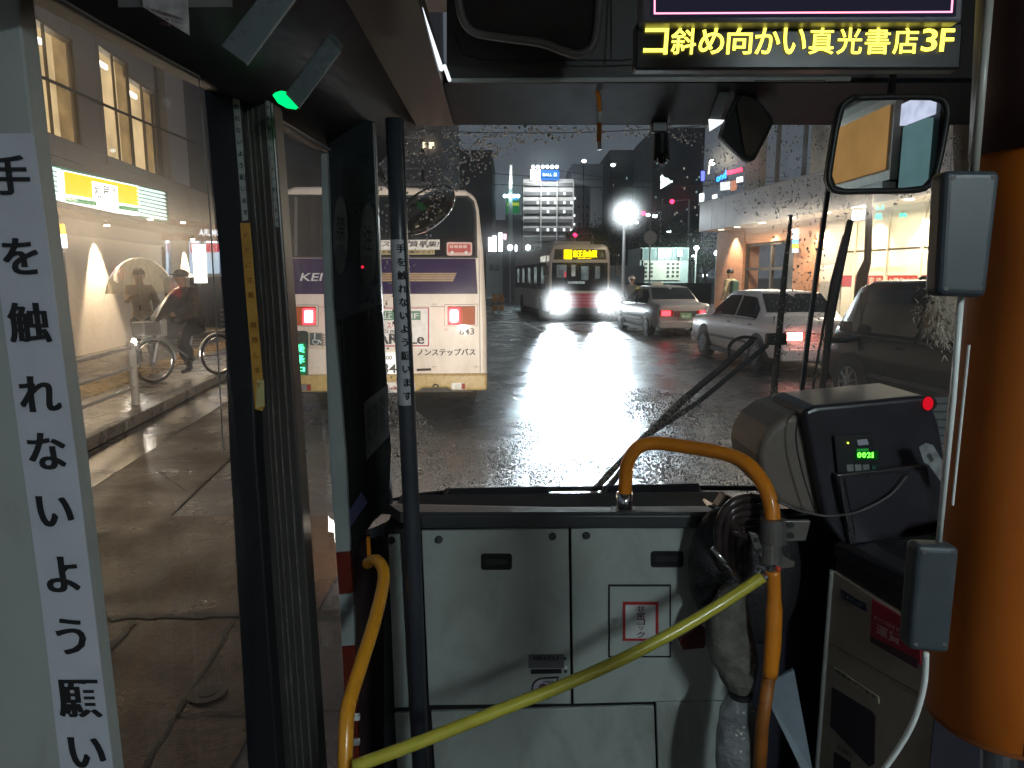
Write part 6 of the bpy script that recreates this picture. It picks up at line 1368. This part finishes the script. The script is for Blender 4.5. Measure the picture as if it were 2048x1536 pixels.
# ---- overhead: header, black visor, metal edge
hd_ = thing('front_header', 'dark overhead destination housing above the windscreen', 'housing', tuple(W(1300,160,1.9)))
part('face', pq([(893,-80,1.86),(2150,-80,1.86),(2150,158,1.9),(893,158,1.9)], .04), hdr, hd_, bev=.004)
part('sloping_visor', MB().prism([W(880,166,1.9), W(2150,166,1.9), W(2150,250,2.27), W(880,250,2.27)], (0,.02,.04)), blkhdr, hd_)
part('metal_edge', MB().tube([W(897,161,1.885), W(1300,159,1.885), W(1700,158,1.885)], .006, 12), mat('edge_sheen', (.55,.60,.58), .45), hd_, smooth=True)
gv = MB()
for a, b in (((905,60),(925,108)),((925,108),(960,120)),((960,120),(1250,121)),((1222,-60),(1222,118)),((1250,119),(1380,119))): gv.tube([W(*a,1.856), W(*b,1.858)], .0018, 5)
part('panel_groove', gv, gap, hd_)
part('label_strip', uvq([(1510,150),(1650,150),(1650,163),(1510,163)], 1.88, .005), mat('strip_dim', (.12,.11,.10)), hd_)
ce = thing('ceiling_panel', 'brown-lit sloping ceiling panel over the front door', 'panel', tuple(W(760,100,1.5)))
part('panel', MB().prism([W(632,-80,1.2), W(812,-80,1.2), W(908,252,2.28), W(828,252,2.28)], (0,.02,.05)), mat('ceiling_brown', (.13,.10,.075), .42, noise=.15, scale=3), ce)
part('vent_hole', MB().tube([W(798,134,1.83), W(798,134,1.85)], .013, 20), black, ce)
tb = thing('lit_edge', 'thin white glowing line drawn for the lit edge along the ceiling', 'lit edge', tuple(W(860,70,1.6)))  # emission put in for a lit ceiling edge; no lamp sits here
part('tube', MB().tube([W(818,-70,1.3), W(838,10,1.42), W(883,138,1.78)], .0055, 10), emat('edge_glow', (.82,.92,1), 1.15), tb); part('glow_end', MB().tube([W(889,132,1.80), W(899,160,1.87)], .0045, 10), MATS['edge_glow'], tb)
# inner rear-view mirror
mr = thing('overhead_mirror', 'large dark overhead mirror with grey rounded rim', 'mirror', tuple(W(1060,100,1.72)))
mpts = [(915,-70),(918,0),(926,38),(944,62),(980,72),(1080,86),(1120,100),(1150,108),(1172,104),(1188,85),(1196,40),(1202,-70)]
part('rim', MB().tube(spline([W(u,v,1.72) for u,v in mpts], 4), .0095, 12), mat('rim_grey', (.11,.10,.095), .45), mr, smooth=True)
part('glass', MB().prism([W(u,v,1.73) for u,v in mpts], (0,.012,0)), mat('mirror_dim', (.05,.045,.045), .06, .6, noise=.03), mr)
part('arm', MB().tube([W(1060,-70,1.76), W(1060,20,1.8)], .012, 8), black, mr)
# driver's square mirror
mirm = bpy.data.materials.new('mirror_silver'); mirm.use_nodes = True; b = mirm.node_tree.nodes['Principled BSDF']; b.inputs['Metallic'].default_value = 1; b.inputs['Roughness'].default_value = .015; b.inputs['Base Color'].default_value = (.75,.8,.8,1)
dm = thing('driver_mirror', 'rounded square driver mirror reflecting the bus interior', 'mirror', tuple(W(1775,385,1.7)))
sq = [(1703,192),(1800,190),(1870,191),(1892,198),(1900,222),(1893,270),(1882,325),(1872,358),(1852,380),(1812,385),(1740,386),(1680,387),(1660,380),(1652,358),(1658,315),(1668,255),(1680,210)]
tilt = Vector((0,.03,.0))
def dmo(s, dy):
    cx, cy = 1777, 290; return [W(cx+(u-cx)*s, cy+(v-cy)*s, 1.7+dy) for u, v in sq]
part('back', MB().prism(dmo(1.0, 0), (0,.02,0)), mat('mirror_rim', (.03,.03,.032), .4), dm, bev=.004)
part('glass', MB().prism(dmo(.90, -.004), (0,.003,0)), mirm, dm)
part('rim', MB().tube(spline(dmo(.96,-.002)+[dmo(.96,-.002)[0]], 3), .0075, 10), MATS['mirror_rim'], dm, smooth=True)
part('arm', MB().tube([W(1780,200,1.73), W(1790,120,1.8), W(1800,60,1.86)], .009, 8), black, dm)
# glowing panels added out of view to give the driver mirror its orange and teal
av = thing('added_orange_panel', 'orange glowing panel added high on the side wall for the driver mirror to reflect', 'glowing panel', (1.7,-.1,2.2)); part('panel', MB().bb(1.70,1.73,-.45,.12,2.24,2.52), emat('mirror_orange', (.75,.40,.14), .42, .15, 5.), av); part('frame', MB().bb(1.71,1.745,-.5,.16,2.19,2.56), mat('glow_panel_frame', (.5,.45,.4)), av); part('ledge', MB().bb(1.68,1.74,-.5,.16,2.12,2.18), mat('ledge_pale', (.5,.48,.46)), av)
an = thing('added_teal_panel', 'pale teal glowing panel added on the side wall for the driver mirror to reflect', 'notice', (1.7,.33,2.0)); part('panel', MB().bb(1.71,1.735,.24,.42,2.12,2.40), emat('mirror_teal', (.25,.45,.48), .35, .12, 8.), an); part('lit_head', MB().bb(1.705,1.73,.22,.44,2.41,2.50), emat('mirror_pale', (.75,.78,1), .85, .4, 9.), an); part('frame', MB().bb(1.736,1.745,.2,.46,2.08,2.52), black, an)
# kite-shaped blind-spot mirror and its lamp
km = thing('kite_mirror', 'kite-shaped tilted mirror hanging in front of the windscreen header', 'mirror', tuple(W(1500,320,2.0)))
kp = [(1487,170),(1500,178),(1545,232),(1549,246),(1530,285),(1512,318),(1502,324),(1490,320),(1440,272),(1450,240),(1470,200)]
part('shell', MB().prism([W(u,v,1.99+(u-1487)*.0008) for u,v in kp], (0,.03,0)), mat('mirror_rim', (.03,.03,.03)), km, bev=.006)
part('glass', MB().prism([W(1493+(u-1493)*.84,248+(v-248)*.84,1.982+(u-1487)*.0008) for u,v in kp if u > 1465], (0,.002,0)), mat('kite_glass', (.30,.26,.23), .12, .8, noise=.2, scale=6), km)
part('stay', MB().tube([W(1484,100,1.92), W(1486,172,1.98)], .004, 8), steel, km)
part('pale_cap', pq([(1447,155,1.95),(1465,163,1.95),(1462,180,1.95),(1440,176,1.95)], .02), mat('cap_pale', (.35,.38,.32), .5), km, bev=.004)
part('lamp_arm', pq([(1440,176,1.96),(1462,180,1.96),(1440,240,1.98),(1418,236,1.98)], .02), mat('arm_grey', (.06,.07,.075), .35), km, bev=.003)
part('white_lamp', pq([(1418,238,1.96),(1449,240,1.96),(1444,247,1.96),(1420,262,1.96)], .006), emat('lamp_white_flat', (.9,.97,1), 1.1), km)
# dash camera on the windscreen
dc = thing('dash_camera', 'small dark camera fixed to the top of the windscreen', 'camera', tuple(W(1322,300,2.25)))
part('mount', uvq([(1304,242),(1336,242),(1336,264),(1304,264)], 2.22, .03), mat('cam_grey', (.05,.055,.06), .35), dc, bev=.004); part('body', MB().tube([W(1322,268,2.25), W(1322,322,2.25)], [.022,.028], 14), black, dc); part('lens', MB().sphere(W(1324,318,2.22), .016, 14, 8), glassdk, dc, smooth=True)
# orange and white rod, a solid stand-in for a pole's reflection in the glass
hr = thing('reflected_rod', 'short orange rod with white band, built for the reflection of a pole in the glass', 'rod', tuple(W(1199,300,2.1)))
part('rod', MB().tube(spline([W(1178,155,1.92), W(1190,170,1.95), W(1197,195,1.98), W(1199,225,1.99)], 4), [.006]*13, 10), rail_o, hr, smooth=True); part('white_band', MB().tube([W(1199,224,1.99), W(1199,246,1.99)], .0075, 12), rdw, hr); part('lower_rod', MB().tube([W(1199,246,1.99), W(1198,284,1.99)], .0068, 12), rail_o, hr); part('grey_tip', MB().tube([W(1198,284,1.99), W(1199,300,1.99)], .0062, 12), steel, hr)
# LED stop display and monitor, upper right
ls = thing('led_display', 'black stop display showing yellow scrolling text under a monitor', 'display', tuple(W(1590,150,1.2)))
part('case', pq([(u,v,1.2) for u,v in ((1272,44),(1928,44),(1922,139),(1270,139))], .03), mat('display_black', (.010,.010,.012), .35), ls, bev=.004)
led_y = emat('led_text_yellow', (1,.88,.10), 2.1)
s_ = 'コ斜め向かい真光書店3F'; uu = 1286
wd = [54,56,56,56,56,52,56,56,56,56,37,33]
for ch, w in zip(s_, wd):
    for dx in (0,.7):
        v0, v1 = 55.5, 108.5
        k = MB()
        if ch in '3F': k.text(ch, W(uu+1+dx,103,1.196), W(uu+w-5+dx,103,1.196), W(uu+6+dx,57,1.196), tr=W(uu+w+dx,57,1.196))
        else: k.text(ch, W(uu+0+dx,v1,1.196), W(uu+w-6+dx,v1,1.196), W(uu+4+dx,v0,1.196), tr=W(uu+w-2+dx,v0,1.196))
        part('character', k, led_y, ls)
    uu += w
mo_ = thing('monitor', 'grey-framed monitor with pink outline on its dark screen, above the yellow text', 'monitor', tuple(W(1600,44,1.18)))
part('frame', pq([(u,v,1.17) for u,v in ((1285,-120),(1935,-120),(1924,43),(1284,45))], .05), mat('monitor_frame', (.19,.19,.23), .4), mo_, bev=.004)
part('screen', pq([(u,v,1.166) for u,v in ((1302,-110),(1918,-110),(1912,31),(1302,33))], .003), emat('screen_navy', (.03,.03,.06), .35), mo_)
pk = emat('pink_line', (1,.28,.42), 2.2)
part('pink_line', MB().prism([W(u,v,1.163) for u,v in ((1308,28),(1905,25),(1905,22),(1308,25))], (0,.001,0)).prism([W(u,v,1.163) for u,v in ((1308,28),(1311,28),(1311,-100),(1308,-100))], (0,.001,0)).prism([W(u,v,1.163) for u,v in ((1902,25),(1905,25),(1913,-100),(1910,-100))], (0,.001,0)), pk, mo_)

# ---- left side: the folding door
DM = lambda u: min(760/(1024-u), 2.26)
def dv(pts, th, m_n=(0,1,0)): return MB().prism([W(u,v,DM(u)) for u,v in pts], Vector(m_n)*th)
dh = thing('door_header', 'dark door gear housing above the front door', 'housing', tuple(W(500,100,1.4)))
fb_ = MB(); La = W(632,-80,1.2); Lb = W(828,250,2.28)
bot = [W(-60,-120,.70), W(70,-32,.79), W(205,45,.93), W(400,153,1.20), W(470,190,1.37), W(548,228,1.6), W(655,300,2.0), W(750,335,2.27)]
bot = [bot[i].lerp(bot[i+1], k/4) for i in range(len(bot)-1) for k in range(4)]+[bot[-1]]
def ltop(y): f = (y-La.y)/(Lb.y-La.y); return La.lerp(Lb, f)+Vector((.012,0,0))
for i, p in enumerate(bot): fb_.v += [p, ltop(p.y), ltop(p.y)+Vector((-.06,0,.05)), p+Vector((-.08,0,.02))]
for i in range(len(bot)-1):
    for k in range(4): fb_.face(4*i+k, 4*i+4+k, 4*i+4+(k+1)%4, 4*i+(k+1)%4)
part('fascia', fb_, mat('gear_black', (.016,.016,.022), .62, noise=.1, spec=.3), dh, smooth=True)
part('edge_trim', MB().tube([W(70,-30,.79), W(205,49,.92), W(397,154,1.19)], .003, 6), mat('trim_dim', (.12,.11,.11), .4, .4), dh)
part('edge_trim', MB().tube([W(545,232,1.59), W(680,312,2.05)], .004, 6), mat('trim_silver', (.35,.35,.36), .3, .7), dh); part('edge_trim', MB().tube([W(548,250,1.59), W(655,318,1.98)], .003, 6), MATS['trim_dim'], dh)
wn_ = thing('paper_notice', 'white printed notice stuck above the door', 'notice', tuple(W(330,60,.9)))
part('sheet', MB().prism([W(u,v,.90) for u,v in ((278,-60),(372,-60),(378,70),(286,14))], (0,.002,0)), mat('notice_paper', (.33,.31,.32), .5, noise=.3, scale=60), wn_)
part('sheet', MB().prism([W(u,v,.91) for u,v in ((236,-60),(462,-60),(464,14),(236,14))], (0,.002,0)), mat('notice_paper2', (.12,.115,.115), .5), wn_)
for i in range(4):
    k = MB(); k.text('お知らせ乗降の', W(292+i*20,18+i*8,.898), W(360,40+i*6,.898), W(292+i*20,12+i*8,.898), tr=W(360,34+i*6,.898)) if i < 1 else k.text('ご注意下さい', W(296+i*8,10+i*13,.898), W(366,32+i*9,.898), W(296+i*8,4+i*13,.898), tr=W(366,26+i*9,.898)); part('lettering', k, mat('notice_ink', (.12,.05,.05)), wn_)
casem = mat('sensor_face', (.17,.20,.21), .28, .3, noise=.06)
for lab, pts, Y in (('upper blue-grey slanted door sensor case', [(441,92),(494,130),(620,-40),(560,-60)], 1.05), ('lower blue-grey slanted door sensor case with green lamp', [(570,188),(597,217),(681,103),(655,72)], 1.35)):
    t = thing('door_sensor', lab, 'sensor', tuple(W(pts[0][0],pts[0][1],Y))); part('face', MB().prism([W(u,v,Y) for u,v in pts], (0,.03,.02)), casem, t, bev=.002)
    part('bright_edge', MB().tube([W(pts[1][0],pts[1][1],Y-.003), W(pts[2][0],pts[2][1],Y-.003)], .0016, 6), mat('edge_bright', (.6,.6,.58), .2, .6), t)
    if Y > 1.3: part('green_lamp', MB().prism([W(u,v,Y-.002) for u,v in ((545,190),(556,187),(570,190),(594,215),(592,219),(573,216),(556,206))], (0,.02,.01)), emat('sensor_green', (.0,.85,.16), 1.4), t)
# front door: near leaf edge + glass
dl = thing('door_leaf', 'front door leaf with tall glass pane and vertical warning sticker on its pale stile', 'door', (-.57,.85,ZF))
stl = mat('stile_grey', (.33,.35,.34), .42, noise=.08, scale=6)
YS = .86
part('stile', MB().prism([W(u,v,YS) for u,v in ((-260,-60),(30,-60),(66,265),(148,905),(232,1620),(-160,1620))], (0,.03,0)), stl, dl, bev=.003)
part('glass', MB().prism([W(20,-40,.9), W(405,160,1.24), W(455,700,1.33), W(545,1620,1.55), W(215,1620,.93)], (-.003,.0,0)), glassmat('door_glass', .07, .85, (.97,.98,1), refl=.45, veil=.012), dl)
part('glass_edge', MB().tube([W(398,158,1.22), W(420,430,1.25), W(447,905,1.3)], .0014, 6), mat('edge_glint', (.35,.33,.32), .3, .4), dl)
sk = part('warning_sticker', MB().prism([W(u,v,YS-.002) for u,v in ((-60,268),(66,266),(90,440),(150,905),(186,1200),(236,1620),(130,1620),(82,1200),(42,905),(-20,440))], (0,.0015,0)), mat('sticker_lilac', (.50,.51,.58), .38, noise=.05), dl)
def vtext(s, cells, Y, w, m, par, name='character', lean=.13, thick=0):
    for ch, (u, v) in zip(s, cells):
        h = w; k = MB(); sh = lean*h/2
        for dx in ((0,) if not thick else (-thick, 0, thick)):
            k.text(ch, W(u-w/2+sh+dx,v+h/2,Y+dx*1e-5), W(u+w/2+sh+dx,v+h/2,Y+dx*1e-5), W(u-w/2-sh+dx,v-h/2,Y+dx*1e-5), em=True, tr=W(u+w/2-sh+dx,v-h/2,Y+dx*1e-5))
        part(name, k, m, par)
vtext('手を触れないよう願いま', [(18,350),(42,512),(58,645),(78,788),(93,902),(108,1020),(125,1148),(143,1272),(158,1395),(172,1502),(190,1610)], YS-.004, 84, inkk, sk, thick=2.2)
# middle door posts
dp = thing('door_post', 'black and bronze aluminium door posts with narrow warning strips', 'door post', (-.55,1.5,ZF))
part('black_post', MB().prism([W(u,v,1.45) for u,v in ((404,148),(464,148),(500,600),(512,905),(562,1620),(500,1620),(458,905),(446,600))], (0,.05,0)), doorblk, dp, bev=.004)
part('alu_post', MB().prism([W(u,v,1.5) for u,v in ((464,150),(546,205),(575,600),(596,905),(646,1620),(560,1620),(512,905),(498,600))], (0,.06,0)), alu, dp, bev=.004)
for k_, (a, b) in enumerate(((.35,.002),(.47,.003),(.62,.0025),(.8,.003))):
    part('post_rib', MB().tube([W(464+82*a,190,1.498), W(498+77*a,600,1.498), W(512+84*a,905,1.498), W(560+86*a,1620,1.498)], b, 6), mat('rib_metal', (.4,.37,.33), .25, .8), dp)
s1 = part('strip_sticker', MB().prism([W(u,v,1.447) for u,v in ((461,148),(475,150),(496,440),(485,442))], (0,.001,0)), mat('narrow_sticker', (.36,.36,.36), .4), dp)
vtext('手を触れないよう願います', [(469+i*1.95,166+i*23.5) for i in range(12)], 1.445, 12, inkk, s1, lean=.07)
s2 = part('strip_sticker', MB().prism([W(u,v,1.447) for u,v in ((480,446),(500,446),(516,640),(530,812),(524,822),(510,818))], (0,.001,0)), mat('strip_amber', (.50,.26,.05), .4), dp)
vtext('ドアに注意・開閉します', [(491+i*2.6,470+i*30) for i in range(11)], 1.445, 13, mat('amber_ink', (.25,.09,.01)), s2, lean=.08)
part('strip_end', MB().prism([W(u,v,1.4455) for u,v in ((514,760),(528,760),(529,812),(512,816))], (0,.0005,0)), mat('strip_cream', (.5,.44,.2)), s2)
s3 = part('strip_sticker', MB().prism([W(u,v,1.497) for u,v in ((530,200),(539,204),(558,455),(549,452))], (0,.001,0)), MATS['narrow_sticker'], dp)
vtext('手を触れないよう願います', [(535+i*1.7,215+i*20.5) for i in range(12)], 1.495, 8, inkk, s3, lean=.07)
# second narrow leaf glass, pale strip, dark gear cover
d2 = thing('door_leaf', 'second narrow door leaf with pale edge strip, bus ahead seen through it', 'door', (-.5,1.9,ZF))
part('glass', MB().prism([W(546,225,1.62), W(652,312,1.95), W(662,905,1.95), W(700,1620,1.95), W(646,1620,1.62), W(597,905,1.62)], (-.002,0,0)), glassmat('door_glass', .07, .85, (.97,.98,1), refl=.7, veil=.012), d2)
stp = mat('strip_grey', (.36,.39,.38), .4, noise=.06)
part('edge_strip', MB().prism([W(u,v,1.9) for u,v in ((642,308),(654,306),(664,600),(690,905),(700,1102),(672,1104),(659,905),(648,600))], (0,.02,0)), stp, d2)
part('edge_strip', MB().prism([W(u,v,1.9) for u,v in ((672,1106),(700,1104),(706,1185),(678,1188))], (0,.02,0)), mat('strip_red', (.15,.02,.01), .4), d2)
part('edge_strip', MB().prism([W(u,v,1.9) for u,v in ((678,1190),(706,1187),(709,1290),(684,1292))], (0,.02,0)), stp, d2)
part('edge_strip', MB().prism([W(u,v,1.9) for u,v in ((684,1294),(709,1292),(722,1620),(700,1620))], (0,.02,0)), MATS['strip_red'], d2)
gc = thing('door_gear_cover', 'tall dark cover beside the windscreen with faded round stickers', 'cover', tuple(W(720,1060,2.05)))
part('cover', MB().prism([W(u,v,1.96) for u,v in ((655,215),(748,243),(764,640),(783,1012),(745,1045),(700,1112),(690,905),(665,600),(654,306))], (0,.03,0)), mat('cover_dark', (.022,.025,.03), .3, noise=.15), gc, bev=.004)
part('inner_glass', MB().prism([W(u,v,1.952) for u,v in ((680,640),(764,608),(782,900),(778,1010),(745,1040),(704,1098),(694,905))], (0,.004,0)), mat('cover_gloss', (.010,.013,.012), .12, noise=.1), gc)
for u, v, ru, rv in ((681,470,15,78),(736,490,16,84)):
    part('round_sticker', MB().prism([W(u+ru*cos(a*pi/12)+ (v and 0), v+rv*sin(a*pi/12), 1.948) for a in range(24)], (0,.001,0)), mat('faded_sticker', (.075,.07,.07), .45), gc); k = MB(); k.text('禁' if u < 700 else '注', W(u-9,v+10,1.946), W(u+9,v+14,1.946), W(u-9,v-42,1.946)); part('symbol', k, inkk, gc)
    part('sticker_foot', MB().prism([W(u+(ru-3)*cos(a*pi/12), v+rv*.6+rv*.38*sin(a*pi/12), 1.946) for a in range(24)], (0,.0005,0)), mat('faded_dark', (.035,.035,.037), .45), gc)
part('small_red_led', MB().sphere(W(725,534,1.945), .004, 8, 6), emat('tiny_red', (1,.02,.05), 1.), gc)
nt_ = part('paper_notice', MB().prism([W(u,v,1.948) for u,v in ((728,805),(776,768),(778,872),(733,920))], (0,.001,0)), mat('notice_grey', (.085,.08,.08), .5, noise=.3, scale=50), gc)
k = MB(); 
for i in range(3): k.text('発車時閉扉', W(734+i*13,900-i*11,1.946), W(744+i*13,892-i*11,1.946), W(733+i*13,815-i*11,1.946)) 
part('lettering', k, mat('notice_ink2', (.03,.03,.03)), nt_)
part('blue_card', MB().prism([W(u,v,1.93) for u,v in ((699,1020),(722,985),(735,1005),(700,1055))], (0,.004,0)), mat('card_indigo', (.05,.05,.11), .3), gc)
part('clear_bracket', MB().prism([W(u,v,1.90) for u,v in ((738,1060),(785,1038),(776,1068),(740,1078))], (0,.004,0)), mat('bracket_teal', (.07,.09,.10), .25), gc)
# dark grey stanchion with sticker
sn = thing('stanchion', 'dark grey stanchion pole with vertical white warning sticker', 'pole', tuple(W(840,1536,1.62)))
YT = 1.62
part('pole', MB().tube([W(789,238,YT), W(799,500,YT), W(813,800,YT), W(826,1100,YT), W(846,1640,YT)], .0205, 24), mat('stanchion_grey', (.045,.05,.062), .35, noise=.1), sn, smooth=True)
part('edge_shine', MB().tube([W(801,245,YT-.012), W(813,500,YT-.012), W(829,800,YT-.012)], .0013, 6), MATS['rib_metal'], sn)  # thin metal line drawn for the shine along the pole's right edge
sp_ = part('sticker', MB(), whitep, sn) if 0 else None
import bisect
pm = MB(); nrow = 24; rows = []
for i in range(nrow+1):
    v = 480+(808-480)*i/nrow; cu = 799+(v-500)*(813-799)/300+4; c = W(cu-4, v, YT); row = []
    for k in range(7):
        a = radians(-52+k*(38+52)/6); row.append(len(pm.v)); pm.v.append(c+Vector((.0214*sin(a)*1.0, -.0214*cos(a), 0)))
    rows.append(row)
for i in range(nrow):
    for k in range(6): pm.face(rows[i][k], rows[i][k+1], rows[i+1][k+1], rows[i+1][k])
stn = part('warning_sticker', pm, mat('sticker_pole', (.50,.50,.55), .4), sn, smooth=True)
vtext('手を触れないよう願います', [(801.5+i*1.25,497+i*26.8) for i in range(12)], YT-.0228, 19, inkk, stn, lean=.05, thick=.5)
# round outside mirror seen through the glass
om = thing('outside_mirror', 'black oval outside mirror tilted beyond the windscreen', 'mirror', tuple(W(855,470,2.7)))
Rm = Matrix.Rotation(radians(-35), 3, 'Y')
part('shell', MB().sphere(W(855,424,2.75), (.125,.09,.062), 28, 16, rot=Rm), mat('mirror_shell', (.16,.13,.09), .13, .55, noise=.1, coat=.8), om, smooth=True)
part('rim', MB().tube([W(855,424,2.75)+Rm @ Vector((.127*cos(a*pi/20), -.03-.085*abs(sin(a*pi/20))*0+.09*sin(a*pi/20)*.0, .064*sin(a*pi/20)))-Vector((0,.05,0)) for a in range(41)], .004, 6, cap=False), MATS['mirror_shell'], om, smooth=True)
part('seam', MB().tube([W(862,398,2.66), W(893,432,2.66)], .0015, 5), steel, om)
part('arm', MB().tube([W(815,405,2.76), W(770,360,2.8), W(735,300,2.7), W(700,235,2.55)], .014, 10), black, om)

grime(rail_o, .35, (20,20,20), .55, .7); grime(rail_y, .3, (20,20,14), .55, .7); grime(bar_y, .35, (9,9,20), .5, .7, (.6,.5,.3)); grime(beige, .4, (8,8,4)); grime(stl, .4, (10,10,3)); grime(deckm, .5, (6,6,6), .45, .7, (2.2,2.1,2.0)); grime(tan_, .4, (9,9,9)); grime(sb1, .4, (14,14,10), .5, .7, (1.8,1.8,1.7)); grime(alu, .4, (20,20,2), .45,.7)
